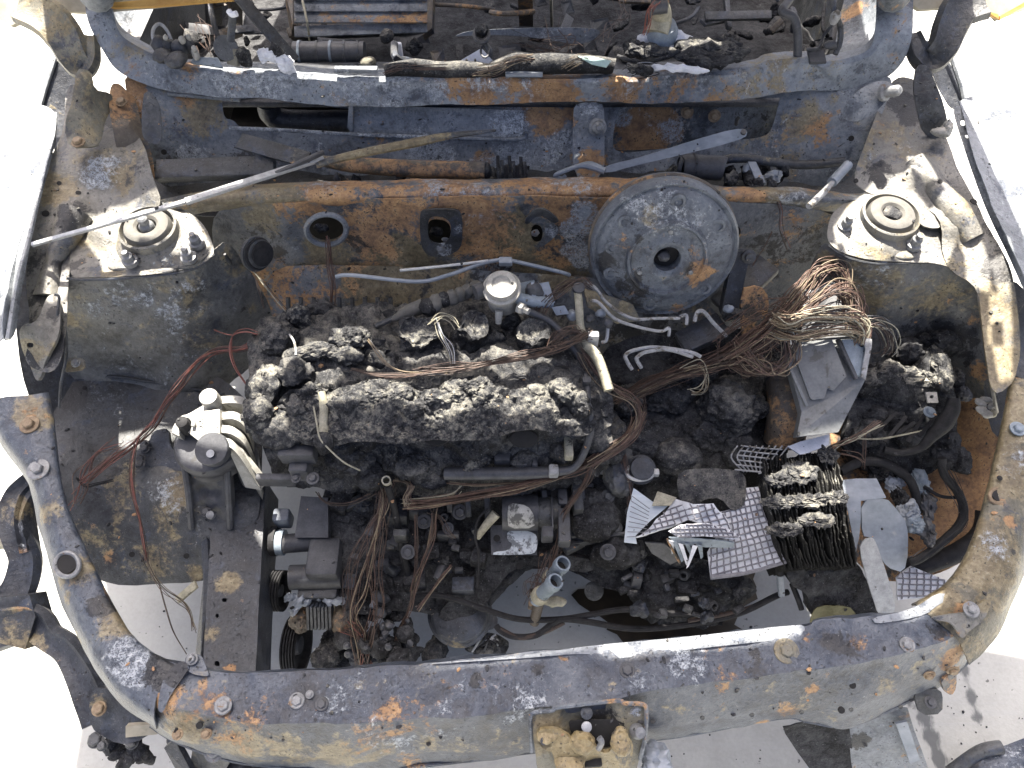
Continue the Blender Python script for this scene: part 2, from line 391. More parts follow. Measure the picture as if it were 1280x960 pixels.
M['rusty'] = burnt('rusted_panel', rust=.3, ash=-.4, soot=-.27, off=33, rg=1.25)
M['arm'] = burnt('tan_scorched_arm', rust=-.16, ash=-.16, tan=.06, soot=-.2, off=91, base=((.035, .031, .022), (.085, .078, .055), (.16, .15, .12)), gloss=-.06)
M['hinge'] = burnt('dusty_hinge_steel', rust=-.5, ash=-.3, tan=.1, soot=-.4, base=((.06, .057, .045), (.12, .115, .09), (.19, .18, .14)), off=37)
M['black'] = burnt('black_burnt_steel', rust=-.3, ash=-.26, tan=-.26, soot=-.05, base=((.007, .008, .011), (.021, .024, .031), (.06, .065, .075)), off=41)
M['fender'] = burnt('ashen_fender_steel', rust=-.45, ash=-.05, tan=-.4, soot=-.4, base=((.10, .11, .12), (.19, .205, .22), (.30, .315, .33)), off=45)
M['brown'] = burnt('brown_scale_steel', rust=.05, ash=-.28, tan=-.1, soot=-.3, base=((.03, .025, .02), (.075, .06, .045), (.13, .11, .085)), off=50)
M['char'] = charmat('charred_crust')
M['charlite'] = charmat('ash_topped_crust', bias=-.012, off=3, light=(.30, .285, .235), top_lift=.085)
M['chardark'] = charmat('black_char', bias=-.03, light=(.11, .11, .108), off=7, top_lift=.05)
M['alu'] = plain('cast_aluminium', (.17, .165, .15), (.33, .325, .30), 60, .55, .0, .4, ((.10, .095, .08), .62))
M['aludark'] = plain('sooted_aluminium', (.022, .023, .028), (.065, .068, .075), 45, .55, .0, .4, ((.03, .03, .03), .58))
M['ecu'] = plain('grey_alloy_case', (.085, .09, .092), (.165, .172, .175), 35, .45, .0, .2, ((.06, .06, .055), .58))
M['rubber'] = plain('grey_rubber', (.07, .068, .06), (.12, .115, .105), 70, .8)
M['steel'] = plain('bare_steel', (.24, .245, .25), (.42, .43, .44), 80, .45, .25, .25, ((.13, .115, .09), .62))
M['boltm'] = plain('dull_zinc_bolt', (.09, .095, .10), (.23, .235, .24), 120, .5, .2, .3, ((.13, .08, .04), .6))
M['boltr'] = plain('rust_bolt', (.11, .07, .04), (.25, .19, .12), 120, .7, .0, .3)
M['pipe'] = plain('pale_pipe', (.15, .152, .155), (.31, .315, .32), 90, .55, .0, .3, ((.085, .075, .06), .54))
M['pipetan'] = plain('tan_scaled_pipe', (.15, .14, .10), (.36, .34, .26), 70, .65, 0, .3, ((.07, .06, .05), .6))
M['bluepipe'] = plain('blue_grey_pipe', (.12, .15, .18), (.22, .26, .30), 80, .5, 0, .2, ((.06, .07, .07), .62))
M['copper'] = plain('bare_copper', (.052, .034, .028), (.125, .075, .056), 150, .5, .25, .1)
M['copperred'] = plain('red_copper', (.12, .042, .034), (.21, .078, .06), 150, .55, .1, .1)
M['copperdk'] = plain('dark_copper', (.024, .018, .016), (.07, .046, .036), 150, .55, .2, .1)
M['coppergold'] = plain('pale_copper', (.11, .088, .062), (.24, .19, .125), 150, .5, .2, .1)
M['hose'] = plain('burnt_black_hose', (.007, .007, .008), (.026, .026, .028), 90, .75, 0, .5, spec=.25)
M['white'] = plain('white_ash_sheet', (.42, .44, .49), (.66, .67, .70), 40, .8, 0, .3, ((.25, .26, .30), .66))
M['grid'] = plain('grey_wire_mesh', (.10, .10, .12), (.20, .20, .22), 200, .6)
M['silver'] = plain('silver_grey_plate', (.13, .152, .18), (.25, .275, .31), 12, .5, .1, .2, ((.30, .30, .29), .6), stretch=(1, 3, 1))
M['plate'] = plain('black_plate_stack', (.008, .008, .009), (.022, .022, .023), 60, .5, 0, .5)
M['plateedge'] = charmat('crusted_plate_edge', dark=(.010, .010, .010), mid=(.020, .020, .019), light=(.36, .35, .30), bias=-.09, off=13, sc_=1.6, top_lift=.06, crustattr=True)
M['latch'] = burnt('ochre_latch_metal', rust=-.3, ash=-.22, tan=.0, soot=-.3, base=((.09, .07, .035), (.22, .17, .085), (.38, .32, .19)), off=61)
M['dark'] = plain('cavity_shade', (.006, .006, .006), (.016, .015, .015), 30, .9)  # near-black that paints the shade inside holes, slots and cavities
M['yellow'] = plain('ochre_hood_edge', (.38, .20, .045), (.52, .32, .09), 30, .7)
M['beige'] = plain('beige_burnt_hood', (.22, .20, .15), (.36, .33, .26), 14, .8, 0, .4, ((.11, .09, .06), .62))
# ------------------------------------------------------------------ ground
def ground_mat():
    t = NT('concrete'); A = t.math
    n1 = t.noise(1.2, 6, .6, .2); n2 = t.noise(14, 6, .65); n3 = t.noise(160, 3, .6); br = t.noise(60, 3, .6, 0, 2, stretch=(.06, 1.6, 1))
    x = A('ADD', A('ADD', A('MULTIPLY', n1, .4), A('MULTIPLY', n2, .35)), A('MULTIPLY', n3, .25))
    col = t.ramp(x, (.33, (.275, .28, .26)), (.5, (.335, .34, .32)), (.68, (.39, .395, .375)))
    col = t.mix(A('MULTIPLY', t.step(br, .5, .7), .25), col, (.33, .34, .34))
    sp = t.step(t.noise(55, 3, .5, 0, 8), .70, .73); col = t.mix(A('MULTIPLY', sp, .8), col, (.07, .07, .07))
    sc1 = t.step(A('ADD', t.attr('soot'), A('MULTIPLY', t.noise(18, 6, .7, .4, 4, stretch=(1, .35, 1)), 1.0)), .95, 1.12)
    col = t.mix(A('MULTIPLY', sc1, .8), col, (.06, .065, .07))
    t.bump(A('ADD', A('MULTIPLY', br, .5), n3), .25, .002)
    return t.out(col, .85, 0, .3)
gm = ground_mat(); m = MB(); m.add([(-60, -60, 0), (60, -60, 0), (60, 90, 0), (-60, 90, 0), ], [(0, 1, 2, 3)])
g = m.build('ground', gm, None, smooth=False); g['kind'] = 'structure'
# a finer concrete slab round the car carries the drag marks
m = MB(); nx = 120; vs = [(-1.5 + 3 * i / nx, -.3 + 2.2 * j / nx, .004) for j in range(nx + 1) for i in range(nx + 1)]
m.add(vs, [(j * (nx + 1) + i, j * (nx + 1) + i + 1, (j + 1) * (nx + 1) + i + 1, (j + 1) * (nx + 1) + i) for j in range(nx) for i in range(nx)])
sp = [(1130 + i * 12, 850 + i * 25, 22, .5) for i in range(5)] + [(1190 + i * 10, 800 + i * 34, 18, .48) for i in range(5)] + [(1150, 800, 30, .25), (930, 940, 30, .25), (1000, 750, 16, .4), (230, 930, 20, .25), (880, 790, 20, .35)]
g = m.build('pavement', gm, None, smooth=False, spots={'soot': sp}); g['kind'] = 'structure'
def oil():
    t = NT('oil_stain'); n = t.noise(30, 5, .6)
    return t.out(t.ramp(n, (.35, (.008, .006, .004)), (.65, (.03, .022, .013))), .35, 0, .5)
M['oil'] = oil()
rnd = random.Random(4)
def blob(P, rag=5):
    return [Vector((p.x + rnd.uniform(-rag, rag), p.y + rnd.uniform(-rag, rag))) for p in densify(P, 9, 1)]
def flat(name, P, z, mat, rag=5):
    v2, f = cdt(blob(P, rag), [], 20); m = MB(); m.add([Zp(v.x, v.y, z) for v in v2], [tuple(i) for i in f])
    o = m.build(name, mat, None, smooth=False); o['kind'] = 'structure'; return o
flat('oil_stain', [(715, 742), (760, 735), (800, 690), (940, 690), (950, 745), (915, 775), (935, 790), (800, 808), (765, 795), (755, 775), (730, 765)], .008, M['oil'])

# ------------------------------------------------------------------ the burnt car
car = thing('burnt_car', 'burnt out car shell with rusted grey steel panels and its hood raised', 'car', (0, .6, 0))
# windscreen frame: pillar, bottom rail, pillar
fr0 = [(140, -30, 1.42 - 1.42 + .86), (141, 15, .83), (150, 42, .80), (172, 58, .785), (210, 76, .77), (260, 84, .765), (420, 93, .76), (600, 98, .76), (720, 98, .76), (850, 91, .765), (935, 84, .77), (960, 75, .775), (1010, 73, .775), (1028, 78, .775), (1065, 71, .78), (1088, 58, .795), (1095, 30, .825), (1095, -30, .86)]
fr1 = [(124, -30, .87), (126, 20, .835), (136, 52, .80), (160, 74, .78), (205, 92, .765), (262, 99, .758), (420, 108, .752), (600, 112, .75), (720, 112, .75), (850, 107, .752), (935, 101, .757), (965, 95, .76), (1010, 93, .762), (1030, 95, .762), (1080, 88, .77), (1112, 68, .79), (1119, 30, .83), (1119, -30, .87)]
fr2 = [(106, -30, .86), (108, 20, .825), (128, 62, .785), (150, 92, .755), (200, 111, .735), (262, 119, .725), (420, 131, .715), (600, 131, .715), (720, 126, .718), (850, 129, .715), (935, 124, .72), (965, 120, .722), (1010, 115, .725), (1034, 114, .725), (1088, 106, .735), (1124, 82, .765), (1140, 40, .815), (1140, -30, .86)]
lip = [(p[0], p[1] + (3 if 200 < p[0] < 1070 else 0), p[2] - .004) for p in fr0]
fr1 = [(a[0] * .82 + b[0] * .18, a[1] * .82 + b[1] * .18, a[2] * .9 + b[2] * .1) for a, b in zip(fr0, fr2)]
fs = {'rust': [(110, 30, 25, .1), (160, 110, 30, .3), (300, 95, 20, .2), (235, 82, 22, .3), (420, 118, 25, .12), (640, 105, 30, .35), (600, 126, 35, .4), (680, 124, 50, .45), (790, 112, 50, .3), (860, 110, 60, .22), (560, 108, 35, .25), (900, 118, 40, .25)],
      'ash': [(200, 96, 40, .22), (330, 108, 90, .30), (460, 110, 80, .26), (620, 108, 60, .2), (720, 112, 60, .15), (840, 104, 40, .1), (545, 113, 18, .5)], 'ochre': [(150, 60, 30, .25), (950, 105, 90, .28), (420, 126, 50, .2)]}
loft('windshield_frame', [[(p[0], p[1] - 9, p[2] - .012) for p in fr0], fr0, fr1, fr2], M['frame'], car, nu=220, bands=[3, 2, 10], soft=0, spots=fs, amp=.0022, sharp=24)
m = MB(); m.box(Vector((-.02, 1.268, .690)), (1.34, .125, .012), None, .003); m.build('cowl_sun_block', M['black'], car)  # added plate, keeps sun from behind off the cowl front
# cowl: front face with cut-outs
CWL = [(180, 112, 0, 1.2), (640, 128, 0, 1.21), (1085, 106, 0, 1.2), (200, 230, 0, 1.09), (640, 168, 0, 1.175), (640, 205, 0, 1.15), (1050, 225, 0, 1.09), (640, 240, 0, 1.10), (300, 170, 0, 1.17), (950, 190, 0, 1.15), (200, 160, 0, 1.15), (1060, 160, 0, 1.14), (140, 110, 0, 1.19), (130, 230, 0, 1.07), (1110, 110, 0, 1.18)]
outl = [(150, 88), (200, 108), (420, 127), (600, 127), (720, 122), (850, 125), (935, 120), (1010, 111), (1088, 102), (1118, 92), (1105, 140), (1085, 175), (1065, 230), (980, 234), (640, 226), (400, 232), (210, 240), (190, 215), (170, 150)]
holeL = [(277, 122), (285, 122), (437, 136), (437, 136), (437, 167), (437, 167), (330, 161), (300, 160), (292, 150), (280, 148)]
holeR = [(770, 150), (775, 134), (790, 128), (850, 126), (975, 122), (975, 122), (966, 160), (955, 172), (900, 176), (800, 190), (768, 190), (765, 175)]
cs = {'rust': [(690, 150, 20, .5), (655, 130, 25, .4), (720, 140, 22, .45), (735, 205, 25, .35), (150, 130, 18, .6), (165, 105, 15, .5), (460, 160, 20, .15), (1030, 165, 25, .35), (230, 115, 18, .4), (600, 195, 16, .3)],
      'ash': [(240, 200, 22, .6), (520, 150, 60, .12), (640, 155, 25, .45), (540, 190, 60, .3), (620, 190, 50, .32), (700, 180, 30, .3), (480, 180, 40, .15), (1000, 190, 60, .08)],
      'soot': [(300, 215, 40, .35), (560, 215, 60, .3), (220, 215, 30, .3)], 'ochre': [(245, 130, 40, .5), (230, 160, 35, .25), (1010, 150, 35, .4), (980, 205, 50, .2)]}
sheet('cowl_panel', outl, CWL, M['cowl'], car, holes=[holeL, holeR], step=8, amp=.0022, spots=cs, feats=[(600, 178, 4, 14, .004), (440, 182, 4, 16, .004), (520, 182, 4, 16, .004)])
back = [(440, 132, 0, 1.235), (660, 132, 0, 1.235), (440, 172, 0, 1.205), (660, 172, 0, 1.205)]
sheet('recessed_plate', [(437, 131), (437, 131), (655, 138), (655, 138), (653, 172), (650, 173), (437, 168), (437, 168)], [(440, 132, 0, 1.196), (660, 132, 0, 1.196), (440, 172, 0, 1.163), (660, 172, 0, 1.163)], M['cowl'], car, step=7, amp=.0012, spots={'ash': [(640, 155, 28, .5), (540, 150, 50, .1)], 'ochre': [(650, 165, 12, .3)]}, sm=1)
sheet('recessed_panel', [(755, 118), (985, 112), (980, 180), (900, 200), (755, 200)], [(760, 120, 0, 1.25), (980, 115, 0, 1.25), (760, 195, 0, 1.20), (970, 185, 0, 1.21)], M['cowl'], car, step=8, spots={'rust': [(800, 160, 45, .6), (790, 180, 30, .5)], 'ash': [(835, 165, 22, .5), (780, 145, 12, .35)], 'soot': [(950, 150, 30, .2), (900, 172, 20, .2)]})
for bx_, by_ in ((859, 140), (893, 145)): bolt((bx_, by_, 0, 1.21), .009, M['boltr'], car, (0, -1, .5))
m = MB(); m.box(Zp(360, 130, .60) + Vector((0, .2, -.12)), (.34, .36, .02)); m.build('cowl_shade_plate', M['dark'], car)  # black plate stands for the shade in the cowl opening
m = MB(); m.tube([(335, 128, 0, 1.245), (350, 150, 0, 1.245), (440, 152, 0, 1.245)], .022, 14); m.build('duct', M['black'], car)
m = MB(); m.tube([(210, 117, 0, 1.195), (300, 125, 0, 1.20)], .004); m.build('seam', M['cowl'], car)
m = MB(); m.slab([(434, 160, 0, 1.168), (436, 132, 0, 1.18), (441, 132, 0, 1.18), (441, 166, 0, 1.166)], .012); m.build('cut_edge', M['cowl'], car)
# rail edge below the openings
m = MB(); m.tube([(287, 160, 0, 1.155), (360, 163, 0, 1.153), (440, 168, 0, 1.153), (560, 172, 0, 1.153), (648, 174, 0, 1.153), (657, 165, 0, 1.158)], .0035); m.build('rail_edge', M['cowl'], car, spots={'ash': [(420, 168, 200, .3)]})
sheet('bracket_strap', [(716, 138), (722, 128), (752, 128), (756, 140), (755, 226), (716, 226)], [(716, 128, 0, 1.19), (756, 128, 0, 1.19), (716, 170, 0, 1.142), (756, 170, 0, 1.142), (735, 226, 0, 1.085)], M['cowl'], car, step=6, thick=.004, sm=1, spots={'ash': [(735, 135, 15, .45), (725, 185, 14, .3)], 'rust': [(735, 205, 20, .5), (712, 150, 8, .4)]})
m = MB(); m.lathe([(.016, 0), (.016, .004), (.012, .006), (.0105, .012), (.005, .016), (.004, .022), (0, .022)], (747, 159, 0, 1.142), (0, -1, .7), 20); m.build('stud', M['boltm'], car)
sheet('side_flap', [(98, 100), (112, 128), (113, 160), (108, 178), (98, 180), (96, 150)], [(98, 100, 0, 1.14), (112, 130, 0, 1.12), (98, 180, 0, 1.10), (113, 170, 0, 1.09)], M['dirty'], car, step=8)
sheet('side_flap', [(186, 112), (200, 130), (203, 168), (200, 180), (188, 180), (176, 170), (178, 120)], [(180, 112, 0, 1.14), (200, 120, 0, 1.13), (180, 180, 0, 1.07), (203, 175, 0, 1.08)], M['dirty'], car, step=6, spots={'ash': [(198, 165, 10, .3)], 'rust': [(190, 118, 10, .3)]})
sheet('side_bracket', [(1055, 132), (1075, 110), (1100, 100), (1118, 105), (1116, 120), (1085, 148), (1068, 152), (1052, 148)], [(1055, 148, 0, 1.09), (1115, 100, 0, 1.13), (1115, 120, 0, 1.10), (1075, 110, 0, 1.12)], M['cowl'], car, step=7, thick=.003)
m = MB(); m.lathe([(.014, 0), (.014, .006), (.009, .008), (.009, .028), (.006, .032), (0, .033)], (1103, 116, 0, 1.10), (.5, -.6, .6), 14); m.build('stud', M['boltm'], car)
# plenum trough
sheet('plenum_floor', [(140, 190), (300, 195), (640, 190), (900, 185), (1090, 190), (1100, 262), (900, 262), (640, 262), (330, 272), (140, 268)], [(640, 195, .60), (640, 260, .59), (200, 195, .60), (1080, 195, .60), (150, 265, .60), (1090, 260, .60)], M['dirty'], car, step=10, rough=(.006, 1.2), spots={'soot': [(640, 225, 400, .1)], 'ash': [(210, 190, 40, .2)]})
# front lip of the plenum
LP = [(140, 262, .645), (205, 255, .67), (262, 243, .68), (330, 236, .68), (420, 233, .68), (640, 230, .68), (790, 227, .683), (850, 231, .68), (900, 238, .678), (985, 241, .675), (1060, 249, .665), (1110, 244, .66)]
dy_ = [10, 11, 14, 16, 17, 17, 17, 15, 12, 11, 8, 8]
LB = [(p[0], p[1] + d, p[2] - .012) for p, d in zip(LP, dy_)]
LQ = [(p[0], p[1] + d + 9, p[2] - .045) for p, d in zip(LP, dy_)]
ls = {'rust': [(430, 245, 60, .32), (500, 243, 40, .35), (560, 244, 60, .4), (650, 240, 50, .3), (730, 240, 60, .5), (800, 240, 50, .45), (850, 242, 30, .45), (930, 250, 35, .35)], 'ash': [(400, 236, 50, .25), (580, 234, 80, .3), (700, 232, 60, .25), (1000, 245, 40, .3)], 'ochre': [(280, 258, 60, .45), (340, 250, 70, .4), (960, 250, 80, .3)]}
loft('cowl_lip', [[(p[0], p[1] - 7, p[2] - .022) for p in LP], LP, LB, LQ], M['fire'], car, nu=200, bands=[3, 4, 3], soft=2, spots=ls, amp=.0018)
# firewall
FWc = [(280, 262, 0, .985), (640, 250, 0, .985), (1040, 258, 0, .985), (280, 330, 0, .975), (640, 330, 0, .975), (1040, 330, 0, .975), (280, 430, 0, .93), (640, 430, 0, .93), (1040, 430, 0, .93)]
h1 = [(408 + 23 * math.cos(a), 287 + 17 * math.sin(a)) for a in np.linspace(0, 6.28, 15)[:-1]]
h2 = [(535, 275), (541, 270), (556, 272), (564, 280), (563, 298), (555, 306), (540, 304), (535, 298)]
h3 = [(664, 284), (669, 279), (676, 281), (679, 291), (677, 302), (669, 304), (664, 298)]
h4 = [(918, 280), (925, 283), (926, 292), (920, 296), (914, 289)]
ws = {'rust': [(500, 262, 50, .4), (470, 290, 45, .42), (590, 262, 50, .5), (600, 300, 40, .25), (700, 265, 40, .4), (740, 262, 40, .35), (630, 330, 40, .2), (700, 320, 40, .3), (460, 330, 40, .25), (370, 250, 40, .3), (330, 345, 40, .3), (980, 280, 30, .2), (430, 350, 60, .1)],
      'ash': [(722, 284, 20, 1.0), (716, 308, 18, 1.0), (732, 264, 16, 1.0), (722, 328, 14, .8), (610, 320, 60, .18), (430, 265, 30, .2), (370, 300, 20, .2)], 'ochre': [(620, 300, 45, .5), (660, 320, 40, .4), (520, 340, 60, .4), (410, 335, 50, .4), (330, 262, 40, .3), (700, 340, 30, .3)],
      'soot': [(320, 290, 30, .35), (345, 320, 30, .3), (400, 380, 90, .4), (600, 385, 80, .3), (960, 330, 70, .3), (440, 300, 30, .3), (1000, 380, 60, .3), (860, 400, 60, .4), (960, 300, 50, .35), (1010, 290, 40, .35), (330, 320, 30, .3)]}
sheet('firewall', [(262, 262), (330, 252), (640, 243), (1045, 256), (1045, 300), (1010, 440), (620, 450), (330, 440), (270, 340)], FWc, M['fire'], car, holes=[h1, h2, h3, h4], step=8, amp=.002, spots=ws, feats=[(549, 288, 30, 44, .006), (675, 291, 24, 40, .004), (408, 288, 34, 48, -.006), (620, 375, 10, 50, .01), (500, 345, 8, 24, .006)])
def ring(cx, cy, rx, ry, y, r, name, mat, n=26, parent=car):
    MB().tube([(cx + rx * math.cos(a), cy + ry * math.sin(a), 0, y) for a in np.linspace(0, 2 * math.pi, n)], r, 8, 2, caps=False).build(name, mat, parent)
ring(408, 287, 25, 19, .972, .005, 'grommet_ring', M['cowl'])
sheet('gasket_plate', [(524, 268), (530, 262), (570, 262), (578, 270), (578, 305), (572, 314), (555, 322), (535, 320), (526, 308)], [(525, 262, 0, .968), (578, 262, 0, .968), (525, 320, 0, .958), (578, 320, 0, .958)], M['dirty'], car, holes=[h2], step=6, thick=.004, spots={'ash': [(550, 312, 12, .5), (570, 285, 10, .25)]})
m = MB(); m.lathe([(.006, 0), (.006, .004), (0, .006)], (551, 311, 0, .955), (0, -1, .3), 12); m.build('bolt', M['boltm'], car)
sheet('gasket_plate', [(646, 296), (656, 278), (668, 270), (690, 278), (700, 288), (690, 300), (676, 310), (660, 306)], [(650, 270, 0, .970), (700, 270, 0, .970), (650, 310, 0, .962), (700, 310, 0, .962)], M['fire'], car, holes=[h3], step=6, thick=.003, sm=1, spots={'ash': [(690, 292, 12, .5)], 'ochre': [(660, 298, 18, .6)]})
sheet('heat_shield', [(655, 278), (668, 262), (682, 262), (700, 276), (692, 280), (680, 271), (668, 272), (660, 282)], [(655, 278, 0, .955), (675, 262, 0, .955), (700, 278, 0, .955)], M['dirty'], car, step=5, thick=.004, sm=1)
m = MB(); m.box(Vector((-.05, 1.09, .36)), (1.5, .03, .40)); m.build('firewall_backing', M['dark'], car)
for a, b, s_, c in ((545, 290, .012, 'charlite'), (556, 299, .006, 'white'), (668, 292, .008, 'white'), (400, 285, .016, 'char')):
    m = MB(); m.lump((a, b, 0, 1.0), (s_, s_ * .6, s_ * .8), .5, 3); m.build('debris', M[c], car)
# pressed channels low on the firewall
sheet('lower_firewall', [(325, 335), (420, 330), (640, 340), (800, 350), (900, 380), (900, 450), (330, 450)], [(330, 340, 0, .955), (900, 360, 0, .955), (330, 400, 0, .90), (900, 420, 0, .90), (620, 342, 0, .955), (620, 372, 0, .925), (620, 400, 0, .90), (620, 450, 0, .86)], M['fire'], car, step=9, amp=.003, spots={'ochre': [(480, 345, 60, .5), (560, 348, 50, .4), (700, 330, 30, .35)], 'rust': [(340, 350, 40, .4), (420, 352, 50, .25)], 'soot': [(450, 385, 60, .2), (600, 400, 120, .3), (800, 400, 60, .4)], 'ash': [(640, 380, 60, .2)]})
for i in range(9):
    x = 360 + i * 16; MB().tube([(x, 372, 0, .915), (x + 1, 402, 0, .888)], .0045, 6).build('pressed_rib', M['dirty'], car)

rnd = random.Random(77); m = MB()
for k in range(110):
    a, b = rnd.choice([(rnd.uniform(90, 280), rnd.uniform(700, 958)), (rnd.uniform(500, 1000), rnd.uniform(700, 830)), (rnd.uniform(820, 1279), rnd.uniform(860, 958)), (rnd.uniform(1150, 1279), rnd.uniform(740, 958))])
    r = rnd.uniform(.0006, .0018) * (2.0 if rnd.random() < .05 else 1); m.lump((a, b, .006), (r, r * rnd.uniform(.5, 1), r * .5), .8, 2, rot=rnd.uniform(0, 180))
o = m.build('ash_crumbs', M['chardark'], None, kind='stuff'); prop(o, label='black crumbs of char scattered over the concrete slab', category='crumbs')
# ------------------------------------------------------------------ side structure
def mirror_pts(L): return L
# left apron ledge (upper inner wing) from hinge to front
sheet('inner_wing', [(82, 100), (118, 112), (150, 135), (180, 180), (190, 215), (205, 262), (140, 275), (95, 300), (85, 345), (82, 430), (66, 470), (30, 455), (38, 420), (30, 330), (38, 250), (62, 200), (80, 165)],
      [(90, 110, .73), (140, 130, .715), (185, 200, .70), (60, 210, .695), (130, 200, .69), (170, 240, .675), (50, 300, .66), (120, 270, .655), (80, 340, .634), (45, 400, .62), (70, 460, .59), (35, 460, .58)], M['tower'], car, step=9, amp=.0028,
      spots={'rust': [(140, 120, 10, .6), (128, 205, 12, .4), (150, 210, 16, .4)], 'soot': [(150, 150, 20, .7), (165, 220, 26, .5), (60, 330, 30, .5), (100, 265, 26, .45), (60, 430, 40, .6), (170, 180, 18, .4), (45, 370, 25, .5)], 'ash': [(120, 215, 22, .5), (150, 200, 14, .3)], 'ochre': [(70, 245, 22, .5), (150, 225, 18, .5), (55, 230, 20, .4)]}, feats=[(130, 200, 10, 34, .012), (95, 262, 8, 30, .010)])
# corner post with rust below the hinge, left
sheet('corner_gusset', [(138, 105), (150, 105), (172, 128), (180, 160), (192, 200), (196, 246), (165, 240), (150, 200), (140, 165), (136, 130)], [(140, 105, .74), (175, 130, .715), (150, 200, .685), (192, 200, .675), (170, 243, .665), (165, 150, .73)], M['brown'], car, step=7, amp=.005, spots={'rust': [(145, 120, 18, .55), (160, 115, 12, .4), (158, 210, 22, .35)], 'soot': [(175, 225, 15, .35), (182, 180, 14, .4)], 'ash': [(150, 128, 8, .4)]})
# left strut tower: top + skirt
TL = [(85, 290, .648), (140, 262, .655), (200, 258, .658), (255, 275, .655), (270, 315, .645), (235, 336, .640), (130, 346, .636), (90, 345, .640), (190, 300, .656)]
tw = sheet('strut_tower', [(88, 300), (105, 275), (140, 262), (200, 256), (240, 266), (258, 285), (270, 315), (255, 330), (225, 338), (180, 344), (130, 347), (112, 347), (86, 348)], TL, M['tower'], car, step=7, amp=.0012, feats=[(190, 290, 30, 48, .007), (130, 290, 8, 24, .012)], spots={'soot': [(95, 330, 22, .4), (110, 290, 14, .25)], 'ash': [(200, 325, 30, .2)], 'ochre': [(140, 340, 14, .3)]})
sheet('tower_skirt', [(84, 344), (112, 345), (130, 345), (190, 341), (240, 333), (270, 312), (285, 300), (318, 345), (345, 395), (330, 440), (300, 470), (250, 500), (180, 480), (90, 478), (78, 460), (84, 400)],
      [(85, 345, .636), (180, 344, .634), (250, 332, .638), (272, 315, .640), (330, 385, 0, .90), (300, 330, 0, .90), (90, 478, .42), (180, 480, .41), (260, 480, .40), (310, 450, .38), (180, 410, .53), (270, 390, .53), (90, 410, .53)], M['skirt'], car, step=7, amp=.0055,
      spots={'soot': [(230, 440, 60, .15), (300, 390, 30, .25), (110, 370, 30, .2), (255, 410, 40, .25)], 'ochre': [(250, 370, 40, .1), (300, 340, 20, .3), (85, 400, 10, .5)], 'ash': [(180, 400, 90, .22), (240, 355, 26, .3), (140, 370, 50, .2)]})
m = MB(); m.tube([(84, 348, .637), (112, 350, .637), (180, 346, .636), (240, 337, .637), (268, 318, .642)], .0022, 6); m.build('tower_seam', M['dirty'], car)
def mount(cx, cy, cz, dxp, stud, parent, soot=0):
    c = Zp(cx, cy, cz); ax = (0, -.05, 1)
    MB().lathe([(.062, -.002), (.056, .004), (.048, .010), (.0475, .024), (.044, .026), (.043, .020), (.042, -.02), (0, -.02)], c, ax, 40).build('mount_cup', M['tower'], parent)
    MB().lathe([(.039, -.02), (.039, .022), (.036, .029), (.030, .032), (.020, .031), (.016, .027), (.0155, .012), (0, .012)], c, ax, 36).build('mount_rubber', M['rubber'], parent)
    if stud: MB().lathe([(.0125, .008), (.0125, .028), (.010, .032), (.008, .034), (.008, .044), (.005, .047), (0, .0475)], c, ax, 16).build('strut_rod', M['boltm'], parent)
    else: MB().lump(c + Vector((0, 0, .026)), (.016, .014, .007), .7, 3).build('strut_rod', M['char'], parent)
mount(191, 296, .650, 0, True, tw)
for (a, b) in ((246, 304), (163, 326), (236, 322)): 
    m = MB(); m.lathe([(.013, -.004), (.013, .004), (.009, .005), (.0085, .014), (.005, .016), (.0048, .024), (0, .0245)], (a, b, .655), (0, -.1, 1), 12); m.build('stud', M['boltm'], tw)
# pressed feet of the tower plate
for a, b in ((150, 333), (205, 336), (232, 330)):
    m = MB(); m.lump((a, b, .640), (.020, .010, .004), .08, 3); m.build('pressed_foot', M['tower'], tw)
# ledge lumps, bracket left
m = MB(); m.tube([(95, 268, .665), (80, 300, .655), (68, 330, .64), (60, 372, .62)], [.030, .022, .012, .022], 14); m.build('ledge_bulge', M['tower'], car, jit=.004, spots={'soot': [(90, 268, 26, .7), (75, 340, 20, .6)]})
br = sheet('bracket', [(22, 408), (48, 402), (58, 370), (72, 366), (76, 385), (74, 420), (58, 446), (52, 470), (46, 478), (38, 455), (28, 440)], [(25, 410, .63), (75, 368, .64), (74, 420, .62), (48, 478, .57), (55, 445, .60), (30, 440, .59)], M['tower'], car, step=6, thick=.006, spots={'ochre': [(40, 440, 20, .5)], 'soot': [(68, 390, 14, .5)]}, holes=[[(34, 428), (42, 429), (41, 435), (33, 434)]])
sheet('clip_tab', [(80, 452), (88, 446), (105, 448), (106, 462), (84, 466), (78, 462)], [(80, 452, .56), (105, 448, .56), (106, 464, .55), (80, 464, .55)], M['tower'], car, step=5, thick=.004, sm=1, spots={'ochre': [(95, 462, 10, .6)]})
bolt((95, 454, .562), .0075, M['boltm'], car, washer=1.2)
m = MB(); m.tube([(68, 368, .65), (74, 372, .645), (72, 395, .63), (82, 415, .60), (83, 445, .57), (76, 480, .53), (74, 510, .5)], .0025, 6); m.build('weld_flange', M['dirty'], car)
